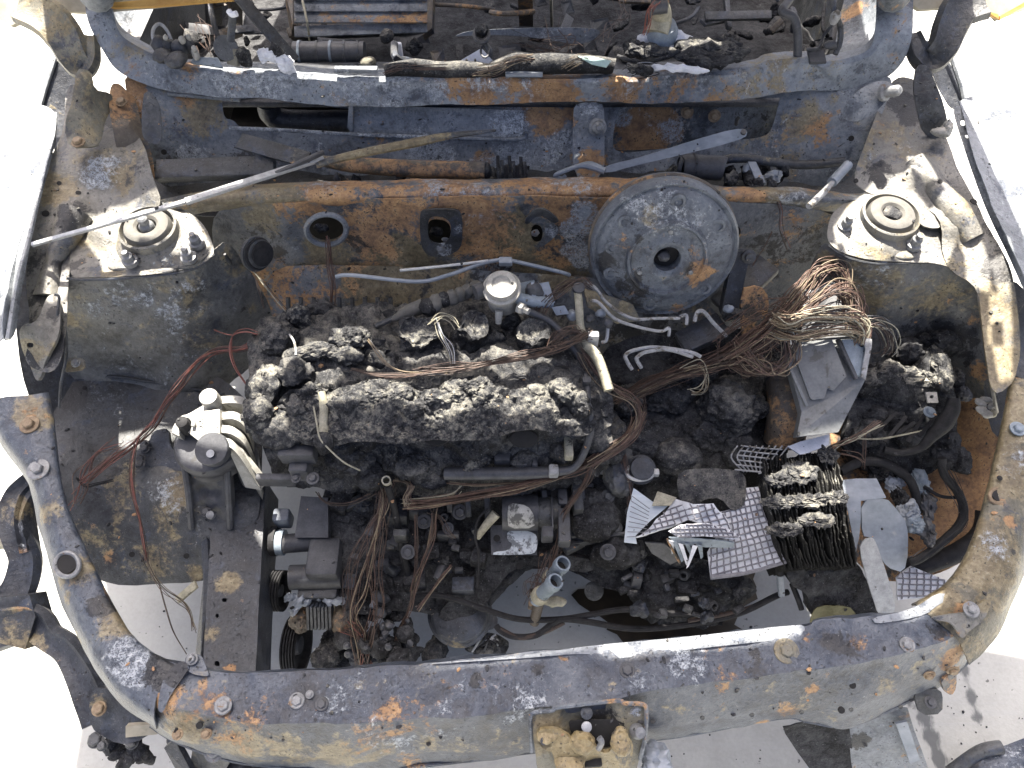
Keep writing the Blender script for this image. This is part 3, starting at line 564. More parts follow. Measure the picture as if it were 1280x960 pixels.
# lower left: wheel-arch skin down to the front opening
sheet('wing_backing', [(14, 310), (95, 290), (98, 480), (60, 545), (24, 470)], [(14, 310, .56), (95, 290, .56), (98, 480, .42), (24, 470, .48)], M['dirty'], car, step=12)  # added dark sheet, blocks bright ground showing through the wing gaps
sheet('wing_backing', [(1225, 340), (1295, 360), (1295, 520), (1240, 560), (1225, 450)], [(1225, 340, .55), (1295, 360, .56), (1295, 520, .48), (1240, 560, .42)], M['dirty'], car, step=12)  # same added blocker on the right side
sheet('wheel_arch', [(50, 455), (90, 452), (180, 456), (265, 460), (330, 520), (325, 640), (318, 655), (280, 715), (255, 728), (128, 734), (94, 690), (72, 600), (54, 540)],
      [(75, 470, .431), (180, 478, .408), (280, 490, .395), (80, 560, .41), (180, 560, .385), (300, 560, .36), (100, 640, .37), (200, 630, .36), (300, 640, .35), (130, 730, .29), (250, 728, .28), (200, 690, .32)], M['dirty'], car, step=9, amp=.0035,
      spots={'soot': [(90, 500, 25, .4), (130, 600, 45, .25), (280, 560, 60, .5), (250, 520, 30, .3)], 'ochre': [(130, 670, 45, .25), (200, 690, 30, .25), (235, 610, 45, .45), (210, 640, 45, .25), (160, 610, 30, .25), (250, 720, 14, .5)], 'rust': [(110, 660, 14, .25), (145, 695, 14, .45), (200, 690, 12, .4), (235, 718, 10, .4)], 'ash': [(225, 620, 50, .30), (150, 510, 60, .15), (250, 670, 20, .2)]}, feats=[(225, 610, 20, 60, .02)])
m = MB(); m.tube([(85, 478, .425), (130, 470, .425), (180, 476, .42), (230, 484, .41), (280, 492, .405)], .003, 6); m.build('seam', M['dirty'], car)
# chassis legs
def leg_box(name, L, Rr, z0, z1, dz, spots):
    P = [L[0] + (z0,), Rr[0] + (z0,), Rr[1] + (z1,), L[1] + (z1,)]
    sheet(name, [L[0], L[0], Rr[0], Rr[0], Rr[1], Rr[1], L[1], L[1]], P, M['black'], car, step=8, amp=.002, thick=dz, sm=0, spots=spots, holes=[[(278, 748), (284, 748), (284, 753), (278, 753)], [(270, 768), (274, 768), (274, 773), (270, 773)], [(268, 826), (274, 826), (274, 832), (268, 832)]] if L[0][0] < 400 else ())
leg_box('chassis_leg', ((268, 600), (252, 860)), ((332, 600), (318, 860)), .34, .36, .09, {'ochre': [(285, 730, 16, .7), (295, 755, 14, .7), (265, 790, 14, .4), (310, 700, 20, .4), (275, 850, 14, .5)], 'rust': [(290, 725, 12, .4), (300, 750, 10, .4), (285, 835, 8, .5)], 'ash': [(280, 660, 20, .3)]})
m = MB(); m.slab([(250, 660, .33), (258, 660, .335), (262, 720, .34), (250, 830, .345), (243, 830, .33), (254, 725, .33)], .02); m.build('leg_flange', M['black'], car)
for a, b in ((181, 561), (175, 580), (181, 604), (258, 640)): bolt((a, b, .40 if b < 600 else .365), .0085, M['aludark'], car, washer=1.3)
# right side
sheet('inner_wing', [(1120, 92), (1150, 100), (1165, 120), (1190, 190), (1200, 215), (1240, 290), (1270, 350), (1275, 470), (1240, 500), (1228, 430), (1225, 360), (1180, 335), (1175, 270), (1130, 250), (1085, 240), (1065, 225), (1085, 170), (1100, 130)],
      [(1120, 100, .73), (1155, 110, .725), (1085, 170, .705), (1190, 200, .70), (1080, 235, .672), (1150, 240, .678), (1240, 300, .67), (1190, 300, .66), (1230, 370, .635), (1270, 370, .645), (1250, 480, .60), (1275, 460, .60)], M['tower'], car, step=9, amp=.003,
      spots={'soot': [(1125, 130, 26, .8), (1140, 150, 20, .5), (1100, 215, 24, .5), (1170, 235, 20, .5), (1250, 330, 26, .6), (1235, 290, 20, .5), (1180, 255, 14, .3)], 'rust': [(1098, 155, 14, .5), (1090, 150, 10, .4)], 'ash': [(1130, 180, 25, .3), (1090, 200, 20, .3)], 'ochre': [(1245, 400, 40, .5), (1250, 450, 40, .5)]}, feats=[(1150, 215, 10, 28, .014), (1195, 275, 10, 34, .014)])
m = MB(); m.tube([(1142, 205, .69), (1165, 235, .68), (1192, 268, .672), (1215, 300, .66)], [.022, .020, .026, .02], 14); m.build('ledge_bulge', M['tower'], car, jit=.005)
TR = [(1040, 262, .655), (1085, 240, .66), (1130, 250, .66), (1175, 270, .655), (1180, 335, .643), (1140, 330, .638), (1060, 325, .638), (1030, 300, .645), (1105, 290, .656), (1235, 350, .632), (1215, 300, .652)]
tw = sheet('strut_tower', [(1032, 300), (1038, 268), (1058, 252), (1090, 240), (1130, 248), (1165, 262), (1205, 285), (1232, 320), (1244, 352), (1225, 350), (1175, 328), (1130, 328), (1085, 325), (1050, 316)], TR, M['tower'], car, step=7, amp=.0012, feats=[(1105, 275, 34, 52, .007)], spots={'ash': [(1080, 318, 40, .2)], 'soot': [(1190, 285, 12, .3)]})
mount(1107, 280, .650, 0, False, tw)
for (a, b) in ((1056, 283), (1142, 306)):
    m = MB(); m.lathe([(.013, -.004), (.013, .004), (.009, .005), (.0085, .016), (.006, .018), (.0055, .026), (0, .0265)], (a, b, .652), (0, -.1, 1), 12); m.build('stud', M['boltm'], tw)
for a, b in ((1095, 316), (1130, 318), (1160, 312)):
    m = MB(); m.lump((a, b, .643), (.022, .011, .004), .08, 3); m.build('pressed_foot', M['tower'], tw)
sheet('folded_tab', [(1122, 243), (1140, 240), (1160, 258), (1182, 280), (1170, 286), (1150, 282), (1135, 262)], [(1122, 243, .672), (1140, 240, .676), (1182, 280, .668), (1150, 282, .664)], M['tower'], tw, step=5, thick=.003, sm=1)
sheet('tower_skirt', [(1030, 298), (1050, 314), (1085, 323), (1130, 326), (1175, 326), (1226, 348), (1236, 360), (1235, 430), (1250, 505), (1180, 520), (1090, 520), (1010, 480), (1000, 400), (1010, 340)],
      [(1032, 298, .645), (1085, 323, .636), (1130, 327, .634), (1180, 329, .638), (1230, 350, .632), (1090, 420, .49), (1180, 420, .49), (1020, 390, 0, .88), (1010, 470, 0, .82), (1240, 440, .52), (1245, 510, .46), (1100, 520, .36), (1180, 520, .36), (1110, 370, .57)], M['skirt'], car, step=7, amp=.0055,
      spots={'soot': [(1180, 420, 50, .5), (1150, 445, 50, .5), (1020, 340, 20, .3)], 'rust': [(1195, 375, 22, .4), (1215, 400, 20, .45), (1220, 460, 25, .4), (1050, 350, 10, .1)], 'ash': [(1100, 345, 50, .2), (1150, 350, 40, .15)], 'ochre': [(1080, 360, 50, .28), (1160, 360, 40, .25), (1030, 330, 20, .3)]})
m = MB(); m.tube([(1035, 306, .640), (1060, 322, .637), (1100, 330, .636), (1150, 328, .637), (1175, 330, .638)], .0022, 6); m.build('tower_seam', M['dirty'], car)
sheet('wheel_arch', [(1040, 490), (1130, 500), (1245, 495), (1262, 540), (1245, 640), (1225, 690), (1170, 720), (1100, 730), (1060, 690), (1040, 600)],
      [(1050, 500, .37), (1245, 500, .46), (1150, 520, .35), (1255, 560, .42), (1150, 600, .31), (1050, 620, .30), (1230, 680, .32), (1150, 690, .27), (1070, 710, .26), (1230, 600, .37)], M['rusty'], car, step=9, amp=.004,
      spots={'rust': [(1200, 620, 70, .6), (1215, 560, 50, .5), (1225, 640, 50, .5), (1180, 560, 50, .45), (1130, 600, 50, .4), (1240, 560, 40, .35)], 'soot': [(1080, 560, 60, .45), (1120, 530, 50, .5), (1230, 510, 24, .4), (1215, 690, 20, .4)], 'ash': [(1130, 615, 20, .5), (1160, 590, 14, .4)]})
m = MB(); m.tube([(1222, 360, .638), (1228, 400, .615), (1234, 450, .585), (1243, 500, .54), (1246, 515, .5)], .003, 6); m.build('weld_flange', M['tower'], car, spots={'ochre': [(1232, 430, 60, .5)]})
# fenders
sheet('fender', [(48, 128), (72, 140), (66, 185), (48, 250), (40, 285), (20, 360), (10, 425), (-20, 430), (-60, 300), (-20, 180), (20, 140)],
      [(70, 142, .72), (47, 250, .70), (10, 425, .655), (20, 150, .715), (-10, 300, .675), (-50, 420, .61), (40, 200, .71), (20, 330, .685)], M['fender'], car, step=9, amp=.002, holes=[[(40, 218), (46, 219), (44, 222), (39, 220)]], spots={'ash': [(20, 250, 60, .3)]})
m = MB(); m.slab([(47, 140, .717), (70, 142, .717), (68, 180, .705), (60, 200, .70), (52, 180, .70)], .003); m.build('fender_tab', M['tower'], car)
m = MB(); m.tube([(70, 142, .718), (64, 185, .709), (47, 250, .70), (38, 290, .692), (22, 350, .682), (10, 424, .655)], .004, 6); m.build('fender_edge', M['fender'], car)
sheet('fender_flange', [(44, 250), (46, 262), (36, 320), (26, 370), (20, 420), (4, 428), (2, 400), (14, 340), (28, 290)], [(44, 252, .698), (3, 425, .655), (20, 420, .64), (36, 320, .665), (20, 330, .685)], M['fender'], car, step=6, spots={'ash': [(25, 330, 40, .3)]}, amp=.0015)
sheet('fender', [(1190, 132), (1200, 124), (1214, 185), (1250, 280), (1290, 370), (1340, 420), (1340, 250), (1270, 130), (1215, 118)],
      [(1197, 130, .72), (1222, 178, .71), (1265, 275, .69), (1310, 370, .665), (1335, 300, .66), (1270, 140, .70), (1240, 180, .705)], M['fender'], car, step=9, amp=.002)
sheet('fender_flange', [(1190, 136), (1200, 130), (1214, 150), (1226, 190), (1262, 280), (1290, 350), (1285, 375), (1262, 322), (1240, 280), (1218, 225), (1200, 170)], [(1192, 136, .712), (1214, 150, .716), (1290, 350, .668), (1285, 375, .65), (1262, 322, .660), (1220, 230, .687), (1240, 230, .70)], M['fender'], car, step=6, amp=.0015, spots={'ash': [(1230, 220, 50, .2)]}, holes=[[(1206, 168), (1211, 169), (1212, 173), (1207, 172)], [(1200, 150), (1208, 150), (1209, 156), (1201, 157)]])
# fender support strips behind (dark inner fender beside the hinge)
sheet('door_edge', [(50, 135), (56, 120), (70, 75), (86, 62), (98, 80), (98, 112), (86, 150), (74, 190), (66, 190), (72, 140)], [(50, 135, 0, 1.27), (70, 75, 0, 1.34), (98, 80, 0, 1.34), (66, 190, 0, 1.20)], M['black'], car, step=8)
m = MB(); m.tube([(50, 136, 0, 1.265), (58, 108, 0, 1.30), (68, 78, 0, 1.335), (72, 60, 0, 1.36)], .004, 6); m.build('trim_edge', M['fender'], car)
sheet('door_edge', [(1152, 48), (1172, 55), (1185, 75), (1200, 105), (1206, 128), (1190, 140), (1175, 115), (1160, 80)], [(1152, 48, 0, 1.36), (1190, 80, 0, 1.33), (1206, 128, 0, 1.27), (1190, 140, 0, 1.25)], M['black'], car, step=8)
m = MB(); m.tube([(1176, 45, 0, 1.36), (1188, 70, 0, 1.33), (1200, 105, 0, 1.29), (1205, 128, 0, 1.265)], .004, 6); m.build('trim_edge', M['fender'], car)
# outer headlamp pieces at right edge of the bay
sheet('side_strut', [(1275, 380), (1300, 370), (1300, 480), (1270, 475), (1262, 440)], [(1275, 380, .62), (1300, 370, .62), (1270, 475, .58), (1300, 480, .58)], M['dirty'], car, step=8)
# radiator support arms
def loftspots(**k): return k
A0 = [(62, 490, .575), (70, 530, .57), (76, 580, .565), (88, 640, .555), (110, 690, .545), (135, 740, .535), (165, 790, .527), (205, 822, .523), (245, 832, .52)]
A1 = [(30, 495, .585), (38, 540, .580), (52, 590, .572), (68, 650, .562), (86, 700, .552), (104, 750, .542), (130, 800, .533), (160, 845, .526), (195, 870, .52)]
A2 = [(-15, 500, .578), (0, 545, .573), (40, 600, .560), (52, 650, .553), (68, 705, .542), (84, 755, .532), (112, 812, .523), (150, 868, .515), (192, 898, .51)]
A3 = [(-15, 508, .555), (-2, 552, .55), (37, 606, .535), (48, 656, .528), (64, 712, .515), (80, 762, .505), (110, 822, .495), (152, 880, .485), (196, 912, .475)]
sa = loft('support_arm', [[(p[0] - 1, p[1] + 2, p[2] - .03) for p in A0], A0, A1, A2, A3], M['cross'], car, nu=110, bands=[3, 6, 6, 3], soft=2, amp=.002,
     spots={'rust': [(40, 515, 18, .4), (55, 520, 12, .35), (40, 555, 20, .2), (90, 725, 20, .3), (150, 735, 22, .3), (120, 760, 14, .2), (60, 650, 10, .4)], 'ochre': [(40, 515, 26, .6), (90, 720, 26, .55), (160, 770, 30, .5), (85, 745, 14, .4), (100, 800, 16, .3), (60, 640, 20, .3)], 'soot': [(130, 760, 26, .6), (100, 730, 20, .4), (205, 840, 28, .7), (70, 560, 14, .3), (80, 620, 20, .3)], 'ash': [(180, 830, 30, .35), (150, 810, 24, .3), (45, 580, 20, .25), (165, 850, 30, .3)]})
bolt((37, 531, .582), .0105, M['boltr'], sa, washer=1.7); bolt((48, 587, .573), .0105, M['boltm'], sa, washer=1.9)
MB().tube([(84 + 15 * math.cos(a), 706 + 15 * math.sin(a), .556) for a in np.linspace(0, 6.283, 20)], .0035, 8, 2, caps=False).build('collar', M['boltm'], sa)
MB().lathe([(.0155, .002), (.0155, .003), (0, .003)], (84, 706, .554), (0, 0, 1), 20).build('hole', M['dark'], sa)
B0 = [(1262, 470, .585), (1255, 520, .58), (1245, 570, .57), (1232, 620, .56), (1218, 665, .55), (1200, 705, .54), (1175, 735, .53), (1140, 755, .523)]
B1 = [(1285, 475, .592), (1278, 525, .588), (1266, 580, .578), (1255, 630, .568), (1245, 680, .556), (1228, 725, .545), (1205, 760, .535), (1170, 775, .525)]
B2 = [(1320, 480, .585), (1315, 535, .58), (1300, 590, .57), (1288, 640, .556), (1278, 690, .545), (1262, 735, .532), (1240, 775, .522), (1200, 800, .515)]
B3 = [(1325, 488, .56), (1320, 545, .555), (1306, 600, .545), (1294, 650, .53), (1284, 700, .515), (1266, 750, .50), (1245, 795, .49), (1210, 830, .48)]
sb = loft('support_arm', [[(p[0] + 1, p[1] + 2, p[2] - .03) for p in B0], B0, B1, B2, B3], M['arm'], car, nu=100, bands=[3, 6, 6, 3], soft=2, amp=.002,
     spots={'ochre': [(1262, 560, 70, .25), (1240, 690, 60, .25), (1262, 500, 20, .55), (1245, 600, 30, .5), (1215, 710, 26, .5), (1270, 590, 26, .3), (1180, 745, 24, .4)], 'rust': [(1258, 500, 10, .4), (1250, 625, 8, .4), (1262, 655, 10, .5), (1268, 470, 12, .4), (1200, 770, 16, .4)], 'ash': [(1262, 560, 40, .2), (1240, 680, 26, .35), (1225, 720, 16, .25)], 'soot': [(1260, 690, 14, .4)]})
MB().tube([(1247 + 10 * math.cos(a), 620 + 9 * math.sin(a), .565) for a in np.linspace(0, 6.283, 18)], .003, 8, 2, caps=False).build('collar', M['boltr'], sb)
MB().lathe([(.010, .002), (.010, .003), (0, .003)], (1247, 620, .564), (0, 0, 1), 20).build('hole', M['dark'], sb)
m = MB(); m.lathe([(.004, .001), (.004, .002), (0, .002)], (1249, 598, .572), (0, 0, 1), 14); m.build('hole', M['dark'], sb)
bolt((1272, 536, .588), .009, M['bluepipe'], sb, washer=1.6)
# front crossmember
C0 = [(200, 826, .518), (235, 832, .52), (300, 842, .52), (430, 836, .52), (520, 829, .522), (640, 819, .524), (745, 809, .526), (850, 800, .527), (1000, 784, .527), (1025, 775, .527), (1130, 766, .527), (1165, 757, .525), (1195, 742, .522)]
C1 = [(196, 872, .52), (230, 888, .522), (300, 903, .523), (430, 905, .523), (540, 897, .524), (640, 889, .525), (745, 878, .526), (850, 858, .527), (1000, 838, .527), (1060, 832, .527), (1130, 818, .526), (1185, 800, .522), (1215, 778, .515)]
C2 = [(190, 902, .485), (225, 920, .482), (300, 940, .47), (430, 945, .462), (540, 938, .462), (640, 930, .462), (745, 915, .462), (850, 905, .462), (1000, 882, .462), (1060, 880, .462), (1130, 860, .465), (1190, 832, .47), (1222, 800, .475)]
C3 = [(188, 908, .455), (225, 930, .44), (300, 954, .415), (430, 964, .405), (540, 957, .405), (640, 944, .405), (745, 932, .405), (850, 921, .408), (975, 898, .412), (1010, 903, .408), (1060, 908, .408), (1130, 880, .415), (1190, 846, .435), (1224, 812, .445)]
xs = {'rust': [(330, 912, 40, .2), (250, 880, 40, .25), (560, 870, 30, .2), (760, 850, 40, .12), (210, 870, 26, .35), (240, 890, 24, .3), (300, 930, 40, .2), (330, 925, 40, .15), (700, 880, 30, .12), (690, 865, 16, .2), (905, 860, 18, .3), (1010, 895, 24, .4), (985, 890, 24, .35), (950, 905, 12, .5), (1070, 805, 20, .25), (1015, 860, 12, .45), (1190, 825, 20, .5), (620, 850, 30, .15), (1180, 800, 24, .3), (560, 905, 40, .2), (480, 920, 50, .2), (1010, 800, 10, .4)],
      'ash': [(440, 880, 60, .18), (600, 860, 40, .15), (865, 830, 30, .45), (860, 845, 28, .4), (800, 850, 30, .2), (460, 915, 60, .25), (560, 905, 60, .2), (1000, 870, 60, .1), (640, 880, 60, .22), (370, 890, 24, .2)],
      'soot': [(590, 850, 14, .5), (670, 835, 16, .45), (940, 815, 18, .4), (1060, 805, 26, .4), (1040, 800, 16, .3), (560, 860, 14, .5), (560, 945, 20, .2), (200, 890, 14, .5), (940, 845, 24, .4), (1170, 790, 20, .3)],
      'ochre': [(240, 915, 40, .45), (300, 930, 46, .45), (360, 940, 46, .42), (420, 940, 40, .4), (480, 938, 40, .3), (550, 930, 40, .3), (620, 920, 40, .28), (850, 890, 30, .15), (260, 905, 30, .3), (1130, 860, 50, .2), (1185, 820, 30, .3), (640, 855, 30, .2), (950, 870, 50, .1)]}
cx = loft('front_crossmember', [[(p[0], p[1] - 3, p[2] - .03) for p in C0], C0, C1, C2, C3, [(p[0], p[1] - 12, p[2] - .02) for p in C3]], M['cross'], car, nu=260, bands=[3, 10, 7, 7, 3], soft=0, spots=xs, amp=.003, sharp=26)
MB().tube([(p[0], p[1] - 1, p[2]) for p in C3], .0028, 6, 6).build('bottom_flange', M['cross'], cx)
for k in range(14):
    q = 320 + k * 62; MB().lathe([(.0035, -.0005), (.003, .0008), (.001, .0002), (0, .0002)], (q, 922 - abs(q - 430) * .055, .475), (0, -.8, .6), 10).build('spot_weld', M['dirty'], cx)
sheet('rear_flange', [(512, 831), (640, 821), (745, 806), (850, 797), (1000, 780), (1008, 784), (1000, 797), (860, 812), (760, 825), (745, 824), (735, 816), (640, 824)], [(512, 831, .526), (745, 806, .531), (1000, 781, .531), (760, 825, .527), (1000, 797, .527), (640, 821, .529)], M['fender'], cx, step=6, thick=.0025, sm=1, amp=.001, holes=[[(803, 816), (807, 815), (808, 819), (804, 820)]])
sheet('flange_tip', [(1090, 772), (1130, 764), (1150, 756), (1170, 742), (1184, 742), (1190, 748), (1172, 756), (1158, 768), (1130, 775), (1095, 780)], [(1090, 775, .531), (1130, 766, .531), (1180, 743, .531), (1185, 752, .529), (1130, 775, .529)], M['fender'], cx, step=5, thick=.0025, sm=1)
for a, b, r, mt in ((279, 882, .0095, 'boltm'), (371, 876, .0085, 'boltm'), (387, 868, .0045, 'boltm'), (402, 880, .0075, 'aludark'), (983, 814, .011, 'hinge'), (1134, 806, .0085, 'boltm'), (784, 838, .009, 'aludark'), (222, 918, .006, 'boltr'), (258, 917, .006, 'boltr')): bolt((a, b, .527 if b < 900 else .50), r, M[mt], cx, washer=1.9 if r > .01 else 1.5, h=.6)
for a, b in ((1065, 856), (1051, 887), (250, 906)):
    m = MB(); m.lathe([(.0045, 0), (.0045, .003), (0, .003)], (a, b, .492 if a > 1000 else .507), (0, -.6, 1), 14); m.build('hole', M['dark'], cx)
# end bracket and seam at left, right end bracket with bolts
sheet('seam_plate', [(196, 886), (203, 850), (214, 834), (226, 826), (238, 832), (230, 845), (212, 870), (203, 893)], [(196, 886, .526), (214, 834, .528), (236, 832, .528), (203, 892, .522)], M['cross'], cx, step=6, spots={'soot': [(222, 838, 20, .6)]}, thick=.003)
sheet('lug', [(230, 826), (236, 816), (252, 818), (258, 835), (262, 846), (236, 842)], [(230, 826, .525), (236, 816, .522), (258, 835, .525), (240, 842, .525)], M['cross'], cx, step=5, thick=.004)
bolt((240, 824, .528), .007, M['boltm'], cx, washer=1.4)
sheet('end_bracket', [(1165, 772), (1185, 768), (1205, 766), (1215, 762), (1232, 748), (1240, 752), (1234, 768), (1226, 778), (1210, 790), (1202, 800), (1190, 778), (1168, 775)], [(1168, 773, .545), (1205, 766, .548), (1236, 750, .55), (1205, 798, .53), (1190, 778, .542)], M['tower'], cx, step=5, thick=.004, spots={'rust': [(1195, 790, 12, .5)], 'ochre': [(1230, 755, 14, .4)]})
bolt((1214, 762, .55), .008, M['boltm'], cx, washer=1.7)
for a, b in ((1161, 844), (1191, 838)): bolt((a, b, .475), .007, M['boltr'], cx, (0, -1, .3))
sheet('lower_lug', [(1142, 870), (1150, 862), (1170, 860), (1178, 866), (1178, 892), (1150, 894)], [(1142, 870, .43), (1170, 860, .435), (1178, 892, .41), (1150, 894, .41)], M['dirty'], cx, step=6, thick=.004, sm=1)
bolt((1163, 878, .43), .0065, M['aludark'], cx)
sheet('lower_lug', [(1176, 850), (1196, 838), (1196, 860), (1190, 870), (1180, 864)], [(1176, 850, .46), (1196, 838, .465), (1190, 868, .43)], M['rusty'], cx, step=6, thick=.004, sm=1)
# latch pocket and latch
pk = sheet('latch_pocket', [(663, 898), (668, 891), (690, 888), (700, 884), (720, 881), (770, 876), (780, 879), (802, 880), (808, 886), (806, 920), (800, 945), (790, 985), (690, 1000), (675, 985), (668, 930)], [(665, 893, .526), (700, 884, .53), (770, 876, .532), (806, 884, .528), (668, 930, .50), (690, 985, .42), (805, 925, .49), (790, 985, .42), (735, 905, .515), (735, 960, .44)], M['hinge'], cx, step=6, thick=.005, sm=1, spots={'ochre': [(690, 900, 20, .4), (670, 930, 20, .3)], 'soot': [(740, 895, 30, .6), (760, 895, 25, .5)], 'ash': [(795, 890, 12, .6), (680, 893, 8, .3)]}, feats=[(735, 900, 24, 40, -.012)])
MB().tube([(665, 940, .49), (663, 900, .527), (668, 891, .531), (690, 888, .532), (700, 884, .534), (770, 876, .536), (780, 879, .535), (802, 880, .533), (808, 888, .53), (806, 922, .50), (800, 948, .47)], .003, 6).build('pocket_rim', M['cowl'], pk)
sheet('latch_slot', [(710, 905), (715, 900), (780, 898), (782, 925), (760, 935), (720, 930)], [(710, 905, .512), (780, 898, .515), (720, 930, .485), (780, 925, .49)], M['dark'], pk, step=7, thick=.002, sm=1)
m = MB(); m.lathe([(.0068, 0), (.0068, .004), (.005, .005), (0, .005)], (733, 908, .515), (0, -.4, 1), 18); m.build('rivet', M['steel'], pk)
m = MB(); m.lathe([(.008, 0), (.008, .004), (.005, .005), (0, .005)], (733, 891, .522), (0, -.3, 1), 18); m.build('boss', M['dirty'], pk)
lt = sheet('hood_latch', [(671, 916), (676, 909), (696, 908), (710, 918), (716, 924), (725, 918), (735, 918), (742, 928), (752, 940), (764, 938), (768, 916), (778, 912), (788, 925), (792, 940), (785, 970), (700, 985), (694, 940), (674, 932)], [(671, 916, .515), (696, 908, .52), (735, 918, .52), (778, 912, .522), (790, 940, .50), (700, 985, .44), (760, 975, .45), (716, 935, .505), (752, 942, .49)], M['latch'], car, step=5, thick=.006, sm=1, amp=.004, feats=[(680, 925, 5, 10, -.006), (730, 926, 6, 16, .008), (778, 925, 5, 14, .008)])
MB().lathe([(.005, 0), (.005, .003), (0, .003)], (680, 926, .515), (0, -.3, 1), 14).build('hole', M['aludark'], lt)
for q, s_ in (((729, 927, .512), (.017, .013, .010)), ((778, 926, .514), (.013, .018, .009)), ((712, 950, .49), (.020, .022, .008)), ((684, 920, .515), (.014, .010, .005))): MB().lump(q, s_, .35, 4).build('latch_lobe', M['latch'], lt)
MB().bar((712, 955, .478), (752, 952, .478), .012, .012, bev=.002).build('catch', M['dark'], lt)
MB().tube([(748, 936, .51), (752, 928, .52), (749, 922, .524)], .004, 8).build('pin', M['boltm'], lt)
MB().lathe([(.010, -.002), (.010, .004), (.007, .008), (.007, .014), (0, .015)], (796, 914, .508), (.2, -.3, 1), 16).build('boss', M['boltm'], lt)
m = MB(); m.lump((815, 955, .44), (.022, .02, .014), 1.0, 4); m.build('debris', M['silver'], pk)

# dark discs painting the shade of punched holes, seated on the sheet below
bpy.context.view_layer.update(); dg = bpy.context.evaluated_depsgraph_get()
for a, b, r in ((74, 229, .004), (98, 241, .0045), (57, 267, .006), (165, 693, .0048), (233, 695, .0048), (106, 485, .004), (1217, 252, .006), (1175, 227, .004), (205, 190, .005), (1064, 173, .005), (1070, 226, .004)):
    hit = sc.ray_cast(dg, CAM, ray(a, b))
    if hit[0]: MB().lathe([(r, -.001), (r, .0008), (0, .0008)], hit[1], hit[2], 14).build('hole', M['dark'], car)

for P in ([(268, 322, .63), (282, 350, 0, .90), (296, 385, 0, .895), (300, 420, 0, .875)], [(282, 318, .635), (298, 345, 0, .905), (316, 380, 0, .90)], [(292, 312, 0, .93), (312, 345, 0, .915), (332, 385, 0, .90)]):
    MB().tube(P, [.002, .005, .005, .002], 8).build('fold_ridge', M['dirty'], car, jit=.004)
# left outer arm (bent bumper bracket) and lower pieces outside the bay
m = MB(); m.slab([(-20, 748, .43), (38, 742, .43), (45, 770, .42), (30, 812, .40), (-20, 800, .40)], .04); m.build('bracket_block', M['dirty'], car, jit=.003, spots={'ochre': [(20, 800, 30, .5)]}, smooth=False)
m = MB(); m.slab([(-20, 655, .44), (14, 658, .44), (16, 680, .435), (-20, 685, .435)], .02); m.build('tow_tab', M['pipetan'], car)
sheet('lower_bracket', [(112, 870, ), (122, 858), (170, 872), (190, 905), (180, 925), (150, 930), (120, 915), (112, 900)], [(112, 870, .40), (170, 872, .41), (190, 905, .40), (120, 915, .37)], M['black'], car, step=7, thick=.012, sm=1, amp=.004, spots={'ochre': [(124, 885, 14, .6)], 'ash': [(150, 890, 20, .3)]})
bolt((124, 886, .405), .010, M['boltr'], car, washer=1.3)
m = MB(); m.slab([(157, 908, .40), (195, 905, .40), (196, 918, .39), (157, 922, .39)], .01); m.build('beige_tab', M['beige'], car)  # small tab in the same beige as the hood
for a, b, r in ((165, 928, .010), (120, 925, .012), (128, 932, .008), (215, 925, .008)): bolt((a, b, .37), r, M['dirty'], car, washer=1.2)
sheet('lower_bracket', [(240, 930), (262, 922), (290, 935), (288, 955), (260, 990), (236, 985)], [(240, 930, .42), (290, 935, .43), (260, 985, .36)], M['dirty'], car, step=6, thick=.006)
bolt((268, 940, .425), .011, M['boltm'], car, washer=1.5)
m = MB(); [m.lump((140 + 9 * k, 935 + 7 * (k % 3), .33), (.016, .012, .010), .9, 3, rot=k * 30) for k in range(6)]; m.lump((330, 968, .35), (.10, .04, .04), .5, 4); m.build('bumper_remains', M['chardark'], car, kind='stuff')
m = MB(); m.slab([(205, 935, .42), (218, 925, .43), (250, 985, .38), (240, 1000, .36)], .01); m.build('stay', M['black'], car)
# dark bent panel hanging below the right end of the crossmember, and the piece lying on the slab
t = thing('torn_panel', 'dark folded sheet metal panel hanging under the right end of the front crossmember', 'metal panel', (1060, 930, .2))
sheet('panel_face', [(1060, 900), (1132, 878), (1140, 905), (1168, 980), (1175, 1010), (1075, 1010), (1062, 940)], [(1060, 900, .33), (1132, 878, .36), (1168, 985, .22), (1070, 985, .20)], M['cowl'], t, step=9, sm=1, amp=.003, spots={'ash': [(1115, 925, 30, .1)], 'rust': [(1130, 905, 20, .1)], 'soot': [(1070, 930, 16, .5)]})
sheet('panel_side', [(978, 906), (1062, 902), (1066, 950), (1072, 1010), (1045, 1005), (985, 925)], [(980, 908, .34), (1062, 903, .335), (1045, 1000, .18), (1070, 1000, .17), (1010, 940, .27)], M['chardark'], t, step=9, sm=1, amp=.003)
m = MB(); m.slab([(1120, 905, .345), (1134, 902, .35), (1150, 950, .28), (1138, 955, .275)], .004); m.build('panel_tab', M['silver'], t)
t = thing('bumper_skin', 'blue grey bent strip of bumper metal lying on the concrete at the right corner', 'metal strip', (1240, 945, .02))
sheet('strip', [(1190, 968), (1240, 938), (1300, 915), (1300, 1000), (1195, 1000)], [(1195, 970, .05), (1240, 938, .08), (1290, 920, .10), (1290, 990, .05), (1200, 990, .02), (1240, 965, .09)], M['cross'], t, step=9, sm=1, spots={'ash': [(1250, 955, 40, .3)], 'soot': [(1215, 955, 14, .5)]})
MB().tube([(1188, 966, .05), (1225, 940, .085), (1252, 934, .095)], .012, 10).build('strip_edge', M['dirty'], t)

